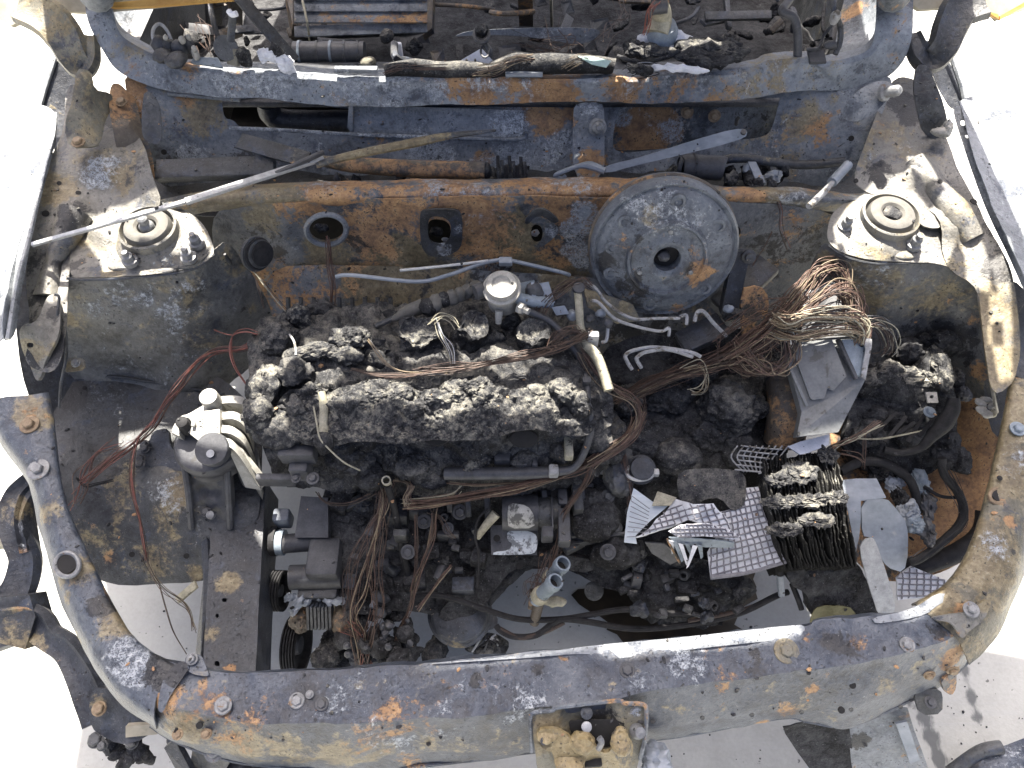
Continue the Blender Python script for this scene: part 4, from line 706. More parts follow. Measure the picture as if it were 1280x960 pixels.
# ------------------------------------------------------------------ hood with holes shaped to throw the sun patches, roof, hinges
HO = Vector((0, 1.40, 1.10)); HV = (Vector((0, .87, 2.02)) - HO).normalized(); HN = Vector((1, 0, 0)).cross(HV).normalized()
def to_hood(p):
    k = (HO - p).dot(HN) / TO_SUN.dot(HN); q = p + TO_SUN * k
    return q.x, (q - HO).dot(HV)
LIT = [  # where the sun comes through: patch outline in the picture and the height of what it falls on
    ([(96, 288), (112, 272), (140, 262), (200, 258), (240, 268), (262, 300), (255, 324), (240, 330), (218, 331), (205, 319), (180, 319), (168, 333), (142, 337), (126, 333), (120, 316)], .655),
    ([(62, 344), (84, 331), (82, 350), (64, 380), (52, 376)], .64),
    ([(310, 452), (342, 440), (372, 416), (376, 398), (392, 400), (388, 424), (440, 432), (480, 424), (484, 434), (440, 444), (405, 466), (372, 452), (352, 470), (352, 510), (318, 520), (310, 492)], .60),
    ([(408, 410), (460, 408), (468, 424), (420, 422)], .61),
    ([(498, 410), (552, 406), (556, 424), (505, 428)], .61),
    ([(568, 400), (606, 402), (608, 420), (572, 420)], .61),
    ([(604, 352), (628, 346), (652, 352), (656, 398), (640, 404), (604, 384)], .67),
    ([(650, 406), (684, 404), (688, 428), (652, 430)], .61),
    ([(384, 488), (440, 482), (500, 474), (560, 478), (604, 472), (620, 486), (650, 486), (700, 474), (734, 500), (738, 520), (700, 512), (640, 516), (600, 508), (560, 520), (500, 506), (450, 512), (400, 506)], .585),
    ([(212, 520), (246, 492), (288, 494), (316, 532), (322, 590), (300, 584), (286, 560), (258, 558), (216, 548)], .50),
    ([(736, 434), (746, 434), (770, 486), (760, 492)], .58),
    ([(988, 338), (1010, 330), (1050, 334), (1070, 380), (1104, 410), (1096, 420), (1050, 404), (1000, 408), (972, 398), (1010, 378)], .61),
    ([(1042, 284), (1060, 262), (1094, 242), (1130, 247), (1150, 262), (1176, 268), (1206, 286), (1234, 330), (1250, 360), (1224, 352), (1190, 336), (1160, 320), (1140, 326), (1120, 316), (1100, 322), (1070, 326), (1050, 312)], .652),
    ([(1134, 192), (1148, 196), (1182, 236), (1166, 240), (1140, 214)], .70),
    ([(1228, 366), (1246, 362), (1262, 420), (1268, 466), (1252, 474), (1238, 430)], .61),
    ([(1100, 452), (1130, 454), (1150, 462), (1170, 424), (1180, 440), (1188, 492), (1152, 478), (1120, 464)], .50),
    ([(956, 596), (1000, 590), (1052, 584), (1058, 612), (1010, 618), (962, 622)], .43),
    ([(966, 634), (1054, 624), (1064, 655), (980, 668)], .415),
    ([(832, 664), (870, 656), (876, 668), (838, 674)], .40),
    ([(510, 832), (640, 820), (743, 806), (742, 811), (640, 826), (514, 835)], .527),
    ([(748, 806), (850, 797), (1000, 781), (1000, 796), (860, 812), (762, 824), (750, 819)], .529),
    ([(1125, 768), (1150, 757), (1172, 742), (1184, 743), (1174, 756), (1156, 768), (1130, 774)], .53),
    ([(1212, 500), (1228, 498), (1232, 520), (1214, 520)], .50),
    ([(232, 78), (330, 83), (420, 89), (600, 94), (720, 94), (850, 87), (900, 83), (900, 91), (850, 95), (720, 102), (600, 102), (420, 97), (330, 91), (232, 86)], .762),
    ([(40, 300), (48, 296), (240, 250), (300, 230), (306, 236), (240, 262), (70, 308), (44, 310)], .72),
    ([(1010, 258), (1022, 238), (1036, 234), (1022, 262)], .70),
]
hl = []
for P, z in LIT:
    Q = [to_hood(Zp(a, b, z)) for a, b in P]; hl.append([(x * 1000, y * 1000) for x, y in Q])
def panel2d(name, outline, holes, step, mat, parent, fn, thick, spots=None):
    V2, F = cdt([Vector(p) for p in outline], [[Vector(p) for p in h] for h in holes], step)
    V = [fn(v.x / 1000, v.y / 1000) for v in V2]; n = len(V); fs = []; E = set()
    for f in F:
        f = tuple(f); nn = geometry.normal([V[i] for i in f]); f = f if nn.dot(HN) > 0 else f[::-1]; fs.append(f)
    for f in fs:
        for i in range(len(f)): E.add((f[i], f[(i + 1) % len(f)]))
    m = MB(); m.add(V + [v - HN * thick for v in V], fs + [tuple(i + n for i in f[::-1]) for f in fs] + [(b, a, a + n, b + n) for a, b in E if (b, a) not in E])
    return m.build(name, mat, parent, spots=spots)
def hoodpt(x, y): return HO + Vector((x, 0, 0)) + HV * y
hood = panel2d('hood', [(-830, -75), (772, -75), (776, 440), (930, 470), (920, 700), (820, 1000), (0, 1060), (-850, 1000), (-960, 700), (-970, 470), (-840, 440)], hl, 60, M['beige'], car, hoodpt, .004)  # holes and side notches placed to steer sun and shade
# rear corners of the hood frame reach down to the hinges and show at the top of the view
sheet('hood_corner', [(-40, -60), (60, -60), (330, -60), (330, -4), (240, 3), (190, 8), (100, 15), (62, 14), (36, 22), (14, 33), (-40, 5)], [(-40, -60, 0, 1.36), (330, -60, 0, 1.36), (14, 33, 0, 1.27), (190, 8, 0, 1.30), (100, 15, 0, 1.29)], M['beige'], car, step=9, sm=0, thick=.012, amp=.002)
m = MB(); m.slab([(130, 4, 0, 1.285), (360, -16, 0, 1.31), (360, -6, 0, 1.305), (190, 8, 0, 1.275), (128, 10, 0, 1.28)], .006); m.build('hood_edge', M['yellow'], car)
sheet('hood_corner', [(1120, -60), (1340, -60), (1340, -20), (1290, 8), (1248, 24), (1238, 14), (1210, 6), (1180, 10), (1150, 12), (1120, -6)], [(1120, -60, 0, 1.36), (1330, -60, 0, 1.36), (1248, 24, 0, 1.27), (1150, 12, 0, 1.29), (1330, -10, 0, 1.31)], M['beige'], car, step=9, sm=0, thick=.012, amp=.002)
m = MB(); m.slab([(1229, 12, 0, 1.262), (1248, 18, 0, 1.26), (1249, 24, 0, 1.255), (1226, 16, 0, 1.26)], .008); m.slab([(1250, 20, 0, 1.26), (1300, -8, 0, 1.285), (1300, -2, 0, 1.28), (1250, 25, 0, 1.255)], .006); m.build('hood_edge', M['yellow'], car)
def strap(P, wd, th, name, mat, parent, spots=None):
    C = catmull([pt(p) for p in P], 6); m = MB(); vs = []; n = len(C)
    for i, c in enumerate(C):
        q = i / (n - 1) * (len(wd) - 1); k = min(int(q), len(wd) - 2); W = wd[k] + (wd[k + 1] - wd[k]) * (q - k)
        t_ = (C[min(i + 1, n - 1)] - C[max(i - 1, 0)]).normalized(); s_ = t_.cross(CT).normalized(); u = s_.cross(t_)
        for a, b in ((-1, 0), (-.8, 1), (-.45, .55), (.45, .55), (.8, 1), (1, 0), (.8, -1), (-.8, -1)): vs.append(c + s_ * a * W * .5 + u * b * th)
    F = [(i * 8 + j, i * 8 + (j + 1) % 8, (i + 1) * 8 + (j + 1) % 8, (i + 1) * 8 + j) for i in range(n - 1) for j in range(8)]
    m.add(vs, F + [tuple(range(7, -1, -1)), tuple((n - 1) * 8 + j for j in range(8))])
    return m.build(name, mat, parent, spots=spots, jit=.0015)
hg = strap([(24, 8, 0, 1.28), (58, 22, 0, 1.26), (80, 46, 0, 1.24), (92, 70, 0, 1.22), (104, 84, 0, 1.215), (112, 72, 0, 1.22), (114, 46, 0, 1.25)], [.06, .07, .066, .056, .046, .036, .022], .010, 'hood_hinge', M['hinge'], car)
sheet('hinge_foot', [(96, 86), (114, 88), (117, 112), (138, 116), (142, 126), (146, 130), (132, 148), (128, 172), (122, 184), (88, 186), (80, 160), (92, 116)], [(96, 86, .80), (114, 88, .80), (140, 118, .745), (82, 170, .735), (125, 180, .72), (100, 140, .76)], M['hinge'], hg, step=7, thick=.006, sm=1, amp=.003)
bolt((98, 178, .737), .010, M['boltr'], hg, washer=1.4)
bolt((152, 128, .74), .009, M['boltr'], hg, washer=1.3)
hg = strap([(1228, 0, 0, 1.28), (1200, 12, 0, 1.27), (1187, 36, 0, 1.245), (1178, 60, 0, 1.22), (1162, 76, 0, 1.215), (1148, 66, 0, 1.22), (1140, 44, 0, 1.25)], [.07, .066, .06, .054, .048, .038, .024], .012, 'hood_hinge', M['dirty'], car)
sheet('hinge_foot', [(1146, 80), (1162, 82), (1172, 108), (1180, 130), (1186, 158), (1184, 172), (1172, 176), (1155, 168), (1146, 140), (1142, 110)], [(1146, 80, .80), (1162, 82, .80), (1184, 165, .715), (1146, 140, .745), (1165, 130, .76)], M['dirty'], hg, step=7, thick=.006, sm=1, amp=.002)
for q, s_ in (((1178, 164, .728), (.018, .010, .008)), ((1184, 158, .735), (.008, .010, .010))): MB().lump(q, s_, .8, 3).build('paint_flake', M['alu'], hg)
bsp = {'ochre': [(25, 640, 25, .5), (60, 800, 26, .45), (100, 860, 20, .3)], 'rust': [(24, 690, 20, .4), (90, 830, 20, .4)], 'ash': [(30, 700, 20, .35), (24, 660, 14, .3), (70, 800, 16, .3)]}
strap([(48, 596, .46), (28, 618, .45), (18, 645, .445), (22, 672, .435), (32, 700, .42), (24, 735, .405), (0, 765, .40)], [.034, .050, .054, .046, .050, .056, .06], .012, 'bumper_bracket', M['black'], car, spots=bsp)
strap([(-10, 788, .40), (40, 778, .40), (62, 796, .40), (86, 814, .395), (106, 850, .39), (126, 900, .37)], [.07, .062, .044, .044, .052, .06], .012, 'bumper_bracket', M['black'], car, spots=bsp)
strap([(52, 604, .452), (38, 622, .447), (32, 650, .442), (38, 690, .425)], [.016, .02, .02, .016], .016, 'bracket_rib', M['black'], car, spots=bsp)
# roof and outer pillars
roof = MB(); n = 16
for j in range(2): pass
vs = [Vector((-.62 + 1.24 * i / n, 1.66 + .9 * j / 6 - .05 * (1 - abs(2 * i / n - 1)), 1.30 + .03 * math.sin(math.pi * i / n))) for j in range(7) for i in range(n + 1)]
F = [(j * 17 + i, j * 17 + i + 1, (j + 1) * 17 + i + 1, (j + 1) * 17 + i) for j in range(6) for i in range(16)]
roof.add(vs + [v - Vector((0, 0, .02)) for v in vs], F + [tuple(k + len(vs) for k in f[::-1]) for f in F]); roof.build('roof', M['fender'], car)
for s_, x0 in ((-1, 122), (1, 1118)):
    MB().tube([(x0, -10, .855), (x0, -60, .95), Vector((s_ * .60, 1.72, 1.30))], [.028, .026, .024], 12).build('roof_pillar', M['cowl'], car)
for s_ in (-1, 1):
    m = MB(); m.box(Vector((s_ * .70, 1.75, .45)), (.03, .9, .62)); m.build('door', M['dirty'], car, smooth=False)
# inner faces of the door pillars, seen through the windscreen opening
sheet('inner_pillar', [(137, -20), (137, 20), (148, 42), (190, 72), (206, 78), (192, 40), (188, -20)], [(137, -20, 0, 1.42), (148, 42, 0, 1.32), (205, 76, 0, 1.30), (190, -20, 0, 1.50)], M['cowl'], car, step=8, spots={'ochre': [(178, 33, 12, .5)]})
sheet('inner_pillar', [(1098, -20), (1098, 40), (1088, 60), (1060, 74), (1040, 78), (1050, 20), (1060, -20)], [(1098, -20, 0, 1.42), (1095, 40, 0, 1.32), (1045, 76, 0, 1.30), (1055, -20, 0, 1.50)], M['cowl'], car, step=8, spots={'rust': [(1065, 10, 14, .5)], 'ochre': [(1058, 8, 16, .5)]})
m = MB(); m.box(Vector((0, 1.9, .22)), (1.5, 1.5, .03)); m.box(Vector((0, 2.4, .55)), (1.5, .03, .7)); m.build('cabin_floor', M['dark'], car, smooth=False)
sheet('cabin_debris', [(190, -40), (1090, -40), (1090, 90), (640, 105), (190, 90)], [(190, -40, .50), (1090, -40, .48), (640, 20, .55), (250, 90, .60), (1050, 90, .60), (640, 104, .62)], M['chardark'], car, step=8, rough=(.009, 1.0), thick=.01, kind='stuff')
# ------------------------------------------------------------------ things in the cabin, seen over the windscreen rail
t = thing('heater_box', 'grey ribbed metal heater box behind the windscreen opening, left of centre', 'heater', (450, 40, .62))
for s_, a, b in ((1, 360, 366), (2, 534, 542)):
    m = MB(); m.slab([(a - 8, -30, .74), (b, -30, .74), (b, 30, .70), (a + 4, 50, .66)] if s_ == 1 else [(a, -30, .74), (b, -30, .74), (b - 2, 35, .69), (a - 6, 44, .68)], .02); m.build('side_plate', M['brown'], t)
for i, (y, z) in enumerate(((-6, .75), (8, .735), (22, .72), (34, .70))):
    m = MB(); m.bar((368, y + (i == 3) * 6, z), (534, y, z), .022, .005, (0, -.6, 1), .001); m.build('slat', M['cowl'], t, spots={'rust': [(480, y, 40, .3 if i == 2 else .1)]})
m = MB(); m.slab([(366, -30, .70), (536, -30, .70), (532, 40, .66), (370, 46, .65)], .01); m.build('back_plate', M['dirty'], t)
MB().tube([(378, 0, .75), (384, 28, .73), (387, 50, .68)], .0025, 6).build('rod', M['pipetan'], t)
t = thing('blower_housing', 'grey horizontal cylinder with metal straps lying behind the windscreen rail', 'cylinder', (410, 70, .62))
MB().tube([(368, 66, .70), (456, 66, .70)], .021, 20, caps=True).build('cylinder', M['aludark'], t)
for x in (374, 396, 413, 430, 447): MB().tube([(x, 66, .70), (x + 3, 66, .70)], .0228, 20).build('strap', M['bluepipe'] if x in (374, 413) else M['dirty'], t)
MB().lump((460, 78, .70), (.016, .012, .012), .3, 3).build('end_clamp', M['pipetan'], t)
t = thing('ash_block', 'small upright white ash block behind the windscreen rail', 'ash block', (497, 68, .66))
m = MB(); m.box((497, 66, .70), (.020, .010, .04), None, .003); m.build('block', M['white'], t, jit=.0015)
t = thing('diagonal_strut', 'brown steel bar slanting down to the left end of the windscreen rail', 'bar', (360, 70, .70))
m = MB(); m.bar((285, -20, .86), (368, 76, .765), .022, .006, (.3, -.5, 1), .001); m.build('bar', M['dirty'], t)
t = thing('bracket_cluster', 'bent pedal brackets with whitened tips at the left of the windscreen opening', 'bracket', (230, 70, .70))
MB().tube([(203, 62, .79), (192, 50, .80), (192, 36, .81), (200, 30, .81), (210, 40, .80), (218, 62, .78)], .003, 8).build('wire_frame', M['steel'], t)
for a, b, sx, sy, c in ((200, 56, .012, .016, 'aludark'), (212, 58, .010, .010, 'dirty'), (226, 60, .012, .016, 'aludark'), (238, 58, .008, .018, 'aludark'), (220, 74, .02, .008, 'dirty'), (244, 66, .006, .012, 'alu'), (205, 70, .018, .010, 'dirty')):
    MB().lump((a, b, .79), (sx, sx, sy), .4, 3).build('lug', M[c], t)
for a, b in ((228, 50), (236, 47), (243, 62), (207, 46)): MB().lump((a, b, .81), (.0035, .0035, .006), .6, 3).build('white_tip', M['alu'], t)
t = thing('tab_plate', 'pale flat tab plate along the inside of the windscreen rail, left end', 'plate', (258, 76, .76))
m = MB(); m.slab([(238, 78, .775), (242, 71, .78), (272, 72, .78), (278, 84, .772)], .006); m.build('plate', M['bluepipe'], t)
t = thing('lever_bracket', 'upright burnt lever with a round plate and a pale forked top', 'lever', (284, 75, .72))
MB().lathe([(.021, 0), (.021, .005), (0, .005)], (283, 60, .80), (0, -.8, .5), 20).build('round_plate', M['dirty'], t)
m = MB(); m.bar((288, 52, .82), (291, 20, .86), .008, .012, bev=.002); m.build('lever', M['dirty'], t)
MB().tube([(286, 14, .87), (290, 18, .868), (296, 17, .87)], .005, 8).build('fork', M['white'], t)
m = MB(); m.bar((292, 82, .775), (292, 60, .80), .022, .010, bev=.002); m.build('foot', M['hinge'], t)
t = thing('ash_lump', 'whitened burnt lump beside the upright lever', 'ash lump', (306, 75, .75))
MB().lump((305, 72, .785), (.013, .010, .018), .5, 4).build('lump', M['charlite'], t)
t = thing('white_clamp', 'white ashy clamp at the foot of the slanting bar', 'clamp', (335, 76, .75))
MB().lump((334, 72, .785), (.018, .010, .013), 1.0, 4).build('clamp_half', M['white'], t)
MB().lump((358, 80, .775), (.012, .008, .014), 1.0, 4).build('clamp_half', M['white'], t)
MB().lump((345, 66, .79), (.010, .010, .018), .6, 3).build('bolt', M['char'], t)
t = thing('ring_bracket', 'burnt metal ring on a short stem standing over a white sheet', 'ring', (602, 50, .72))
MB().tube([(602 + 9 * math.cos(a), 43 + 10 * math.sin(a), .80) for a in np.linspace(0, 6.283, 18)], .0035, 8, 2, caps=False).build('ring', M['aludark'], t)
MB().lump((602, 40, .80), (.008, .008, .008), .7, 3).build('core', M['char'], t)
MB().tube([(604, 54, .79), (612, 64, .785), (610, 80, .765)], .006, 8).build('stem', M['dirty'], t)
MB().tube([(606 + 5 * math.cos(a), 64 + 8 * math.sin(a), .79) for a in np.linspace(0, 6.283, 14)], .002, 6, 2, caps=False).build('loop', M['aludark'], t)
t = thing('white_sheet', 'white triangular sheet scrap behind the middle of the windscreen rail', 'sheet scrap', (595, 72, .76))
m = MB(); m.slab([(568, 80, .772), (602, 60, .79), (620, 80, .772)], .003); m.build('scrap', M['white'], t)
for x in (583, 594): MB().bar((x, 80, .775), (x, 74, .785), .003, .003).build('pin', M['hose'], t)
t = thing('blade_strip', 'long pale curved metal strip across the dark cabin', 'metal strip', (660, 42, .72))
sheet('strip', [(566, 46), (580, 40), (600, 37), (700, 34), (755, 36), (740, 52), (720, 56), (690, 50), (640, 44), (590, 44)], [(566, 46, .755), (700, 34, .77), (755, 36, .76), (720, 56, .74), (620, 40, .765)], M['cowl'], t, step=6, spots={'ash': [(680, 42, 50, .2)]})
t = thing('rail_harness', 'blackened rolled cable loom lying along the windscreen rail', 'cable loom', (580, 86, .76))
MB().tube([(480, 91, .768), (520, 86, .77), (580, 87, .77), (610, 86, .772)], [.010, .014, .015, .012], 12).build('loom', M['char'], t, jit=.006)
MB().tube([(612, 88, .77), (640, 78, .778), (680, 80, .776), (730, 80, .776), (765, 84, .77)], [.014, .018, .017, .017, .014], 12).build('loom', M['char'], t, jit=.006)
wires([(484, 90, .778), (500, 84, .782), (520, 86, .778), (560, 84, .785)], 12, [M['copper'], M['copperdk']], t, .006, .0007, 3)
wires([(596, 92, .775), (618, 86, .782), (640, 76, .79), (662, 74, .79)], 22, [M['copper'], M['coppergold'], M['copperdk']], t, .009, .0007, 5)
wires([(705, 84, .785), (722, 76, .79), (735, 74, .79)], 10, [M['coppergold']], t, .008, .0007, 6)
for a, b, wd, c, la in ((445, 88, .075, 'cowl', 'pale flaked strip lying on the left half of the windscreen rail'), (655, 93, .065, 'silver', 'grey plate lying on the middle of the windscreen rail')):
    t = thing('rail_plate', la, 'plate', (a, b, .765)); m = MB(); m.box(Zp(a, b - 1, .771), (wd, .014, .006), None, .001); m.build('plate', M[c], t, spots={'ash': [(a, b, 30, .4)]})
t = thing('blue_scrap', 'pale turquoise scrap of sheet on the dark loom behind the rail', 'sheet scrap', (745, 76, .78))
m = MB(); m.slab([(722, 70, .795), (738, 70, .793), (764, 76, .79), (758, 84, .785), (740, 80, .788)], .002); m.build('scrap', plain('turquoise_scrap', (.24, .36, .35), (.34, .46, .45), 60), t)
t = thing('steering_column', 'upright steering column stub wound with red wire', 'steering column', (825, 40, .76))
MB().tube([(822, 42, .81), (827, 22, .83), (825, 8, .86)], [.020, .018, .015], 16).build('column', M['pipetan'], t)
MB().tube([(822, 8, .86), (824, -14, .885)], .012, 12).build('shaft', M['aludark'], t)
MB().lathe([(.030, 0), (.021, .02), (.020, .022)], (828, 42, .80), (0, -.3, 1), 18).build('collar', M['bluepipe'], t)
MB().tube([(815, 10, .865), (834, 8, .868)], .011, 10).build('clamp', M['aludark'], t)
wires([(822, 2, .885), (812, 14, .87), (810, 28, .84), (806, 42, .815)], 6, [M['copperred']], t, .006, .0009, 9)
t = thing('ash_cloth', 'heap of whitened burnt cloth below the steering column stub', 'ash heap', (850, 66, .76))
for a, b, rx, ry, rz, am, c in ((838, 52, .055, .018, .012, .5, 'white'), (800, 62, .03, .016, .010, .7, 'charlite'), (868, 60, .034, .02, .016, .5, 'charlite'), (895, 55, .04, .014, .010, .6, 'chardark'), (900, 64, .05, .02, .012, .7, 'char'), (820, 66, .05, .010, .008, .4, 'char'), (880, 74, .05, .018, .012, .7, 'chardark'), (850, 86, .05, .006, .006, .5, 'white'), (800, 86, .02, .008, .008, .7, 'charlite')):
    MB().lump((a, b, .79), (rx, ry, rz), am, 4, rot=-8, sc_=1.6).build('ash_fold', M[c], t)
MB().tube([(770, 70, .79), (800, 78, .79), (830, 72, .79), (850, 62, .80)], .004, 8).build('rim', M['chardark'], t, jit=.003)
wires([(782, 88, .785), (800, 82, .79), (820, 86, .785), (790, 90, .78)], 10, [M['steel'], M['hose']], t, .010, .0009, 12)
t = thing('bent_pipe', 'pale bent metal pipe standing behind the right part of the windscreen rail', 'pipe', (996, 60, .74))
MB().tube([(1000, -20, .84), (984, 4, .84), (978, 14, .84), (992, 22, .83), (997, 40, .81), (997, 72, .77)], .0075, 12).build('pipe', M['aludark'], t)
MB().lathe([(.020, 0), (.020, .006), (0, .006)], (1020, 73, .775), (0, -.2, 1), 4).build('foot', M['aludark'], t)
t = thing('seat_hook', 'dark hooked bracket beside the right windscreen pillar', 'hook', (1040, 50, .76))
MB().tube([(1044, -20, .86), (1042, 10, .85), (1050, 32, .82), (1050, 52, .80), (1044, 68, .785)], .005, 8).build('hook', M['dirty'], t)
MB().tube([(1042, 30, .82), (1030, 44, .80), (1024, 60, .79), (1008, 62, .785)], .003, 8).build('hook', M['black'], t)
MB().lump((1044, 22, .84), (.008, .008, .012), .3, 3).build('clip', M['pipe'], t); MB().lump((1038, 56, .80), (.012, .008, .008), .3, 3).build('clip', M['aludark'], t)
wires([(240, 30, .70), (252, 50, .69), (258, 70, .70)], 8, [M['copper'], M['copperdk']], thing('cabin_wires', 'loose copper strands hanging in the dark left side of the cabin', 'wires', (250, 50, .69)), .02, .0008, 21)
wires([(700, 52, .74), (690, 64, .74), (700, 74, .75), (650, 70, .76)], 16, [M['copper'], M['copperdk']], thing('cabin_wires', 'tangled dark copper strands below the pale curved strip', 'wires', (690, 62, .74)), .03, .0008, 22, jit=1)
wires([(770, 0, .74), (778, 20, .74), (760, 34, .74), (745, 52, .74)], 6, [M['copperdk']], thing('cabin_wires', 'thin dark wires hanging left of the steering column stub', 'wires', (765, 25, .74)), .02, .0008, 23)
for i, (x, c) in enumerate(((268, 'dirty'), (295, 'brown'), (658, 'brown'), (690, 'pipetan'))):
    t = thing('cabin_post', ['dark upright post behind the forked lever', 'brown upright post right of the forked lever', 'rust brown post standing in the middle of the cabin', 'thin tan rod standing beside the brown cabin post'][i], 'post', (x, 40, .6))
    MB().bar((x, 44 if i < 2 else 34, .60), (x - 2, -30, .80), [.03, .024, .03, .005][i], .015).build('post', M[c], t)
rnd = random.Random(8)
m = MB()
for k in range(50): m.lump((rnd.uniform(240, 1060), rnd.uniform(-5, 88), rnd.uniform(.60, .70)), (rnd.uniform(.005, .03), rnd.uniform(.004, .014), rnd.uniform(.004, .012)), 1.0, 3, rot=rnd.uniform(0, 180))
m.build('cabin_rubble', M['char'], None, kind='stuff'); prop(bpy.data.objects['cabin_rubble'], label='black burnt rubble filling the cabin floor', category='rubble')

rnd = random.Random(18)
t = thing('dash_frame', 'dark tangle of burnt dashboard frame bars and brackets across the cabin', 'frame', (650, 30, .62))
for k in range(46):
    a, b = rnd.uniform(200, 1080), rnd.uniform(-15, 70); z = rnd.uniform(.64, .74); q = rnd.random(); mt = M[rnd.choice(['black', 'dirty', 'black', 'brown', 'chardark', 'aludark'])]
    dx, dyy = rnd.choice([(rnd.uniform(20, 90), rnd.uniform(-10, 10)), (rnd.uniform(-14, 14), rnd.uniform(20, 60)), (rnd.uniform(-40, 40), rnd.uniform(-30, 30))])
    if q < .45: MB().bar((a, b, z), (a + dx, b + dyy, z + rnd.uniform(-.03, .01)), rnd.uniform(.008, .024), rnd.uniform(.004, .01), (rnd.uniform(-.5, .5), -.5, 1), .001).build('frame_bar', mt, t, jit=.003)
    elif q < .75: MB().tube([(a, b, z), (a + dx * .5 + rnd.uniform(-8, 8), b + dyy * .5 + rnd.uniform(-6, 6), z + .01), (a + dx, b + dyy, z - .02)], rnd.uniform(.003, .008), 8).build('frame_tube', mt, t, jit=.002)
    else: m = MB(); m.slab([(a, b, z), (a + 12 + abs(dx) * .3, b - 4, z + .01), (a + 16 + abs(dx) * .3, b + 12, z - .01), (a + 4, b + 16, z - .01)], .003); m.build('frame_plate', mt, t, jit=.003, smooth=False)
# ------------------------------------------------------------------ things on the cowl
t = thing('windscreen_wiper', 'long thin pale wiper arm lying aslant over the left strut tower and cowl', 'wiper', (330, 230, .70))
MB().bar((40, 306, .69), (232, 252, .735), .007, .006, (0, -.2, 1), .001).build('arm', M['steel'], t)
MB().bar((232, 252, .735), (404, 197, .715), .011, .007, (0, -.2, 1), .001).build('arm', M['steel'], t)
MB().bar((330, 224, .72), (405, 190, .728), .006, .008, (0, -.2, 1), .001).build('arm_rib', M['aludark'], t)
MB().tube([(395, 206, .71), (440, 194, .715), (520, 178, .72), (560, 170, .725), (620, 163, .728)], [.006, .007, .008, .006, .002], 8).build('blade', M['dirty'], t, spots={'ochre': [(470, 185, 100, .4)]})
t = thing('rust_tube', 'rust brown steel tube lying in the plenum in front of the cowl', 'tube', (505, 213, .64))
MB().tube([(395, 200, .655), (440, 206, .655), (520, 211, .655), (606, 213, .655)], [.008, .014, .0155, .0155], 18).build('tube', M['brown'], t, spots={'ash': [(520, 208, 60, .15)], 'rust': [(560, 212, 50, .2), (470, 208, 40, .15)], 'ochre': [(430, 205, 60, .3)]})
MB().lump((608, 213, .655), (.008, .012, .015), .4, 3).build('tube_end', M['chardark'], t)
t = thing('wiper_linkage', 'grey wiper link rod with a hooked end beside the cowl strap', 'link rod', (820, 195, .66))
sheet('link', [(752, 211), (765, 205), (800, 197), (900, 165), (928, 160), (935, 164), (932, 172), (900, 182), (850, 194), (790, 208), (758, 217)], [(752, 213, .67), (850, 180, .71), (932, 162, .735), (850, 194, .695), (900, 182, .715)], M['silver'], t, step=6, thick=.008, sm=1, amp=.001)
MB().tube([(756, 214, .672), (738, 207, .675), (722, 208, .672), (700, 216, .668), (694, 220, .66), (702, 223, .655), (707, 219, .66)], [.006, .008, .004, .004, .004, .004, .003], 8).build('hook', M['silver'], t, spots=None)
MB().tube([(920, 156, .745), (921, 150, .755), (924, 146, .76)], .003, 6).build('pin', M['hose'], t)
MB().lathe([(.005, 0), (.005, .004), (0, .004)], (929, 166, .738), (0, -.3, 1), 12).build('rivet', M['aludark'], t)
t = thing('wiper_motor', 'dark grey wiper motor can lying in the right of the plenum', 'motor', (880, 212, .64))
MB().tube([(852, 208, .655), (858, 208, .655), (898, 210, .655), (906, 211, .655)], [.016, .021, .022, .019], 22).build('motor_can', M['aludark'], t)
MB().tube([(848, 207, .655), (853, 208, .655)], .017, 18).build('motor_end', M['black'], t); MB().tube([(866, 208, .655), (869, 208, .655)], .0228, 20).build('band', M['black'], t)
t = thing('melted_debris', 'crumpled silvery melted debris beside the wiper motor', 'debris', (935, 215, .62))
rnd = random.Random(3)
for k in range(16):
    MB().lump((rnd.uniform(910, 1010), rnd.uniform(205, 232), rnd.uniform(.62, .655)), (rnd.uniform(.006, .02), rnd.uniform(.006, .014), rnd.uniform(.005, .012)), .9, 3, rot=rnd.uniform(0, 180), sc_=2).build('melt', M[rnd.choice(['aludark', 'silver', 'chardark', 'char', 'chardark'])], t)
MB().slab([(935, 202, .67), (945, 202, .67), (957, 228, .655), (946, 228, .655)], .003).build('clip_plate', M['silver'], t)
MB().tube([(905, 200, .66), (930, 198, .665), (1000, 206, .66), (1055, 202, .665)], .008, 10).build('pipe_run', M['dirty'], t)
t = thing('plenum_debris', 'flaky dark ash debris lying in the left and middle of the plenum', 'debris', (400, 225, .62))
for k in range(22):
    MB().lump((rnd.choice([rnd.uniform(400, 600), rnd.uniform(610, 660), rnd.uniform(640, 850)]), rnd.uniform(212, 234), rnd.uniform(.61, .64)), (rnd.uniform(.006, .022), rnd.uniform(.005, .012), rnd.uniform(.004, .012)), .9, 3, rot=rnd.uniform(0, 180), sc_=2).build('flake', M[rnd.choice(['char', 'chardark', 'charlite', 'aludark', 'chardark'])], t)
for k in range(8): MB().bar((620 + k * 5, 195 + (k % 3) * 6, .68), (622 + k * 5, 226, .65), .006, .004).build('hanging_flake', M[['chardark', 'char', 'hose'][k % 3]], t, jit=.004)
t = thing('dark_rail', 'blue black steel rail lying in the left end of the plenum', 'rail', (300, 222, .64))
MB().bar((195, 214, .67), (345, 210, .665), .04, .02, (0, -.3, 1), .004).build('rail', M['dirty'], t, jit=.004, spots={'ash': [(260, 212, 40, .2)]})
MB().bar((205, 262, .66), (158, 232, .665), .018, .006).build('rail', M['dirty'], t)
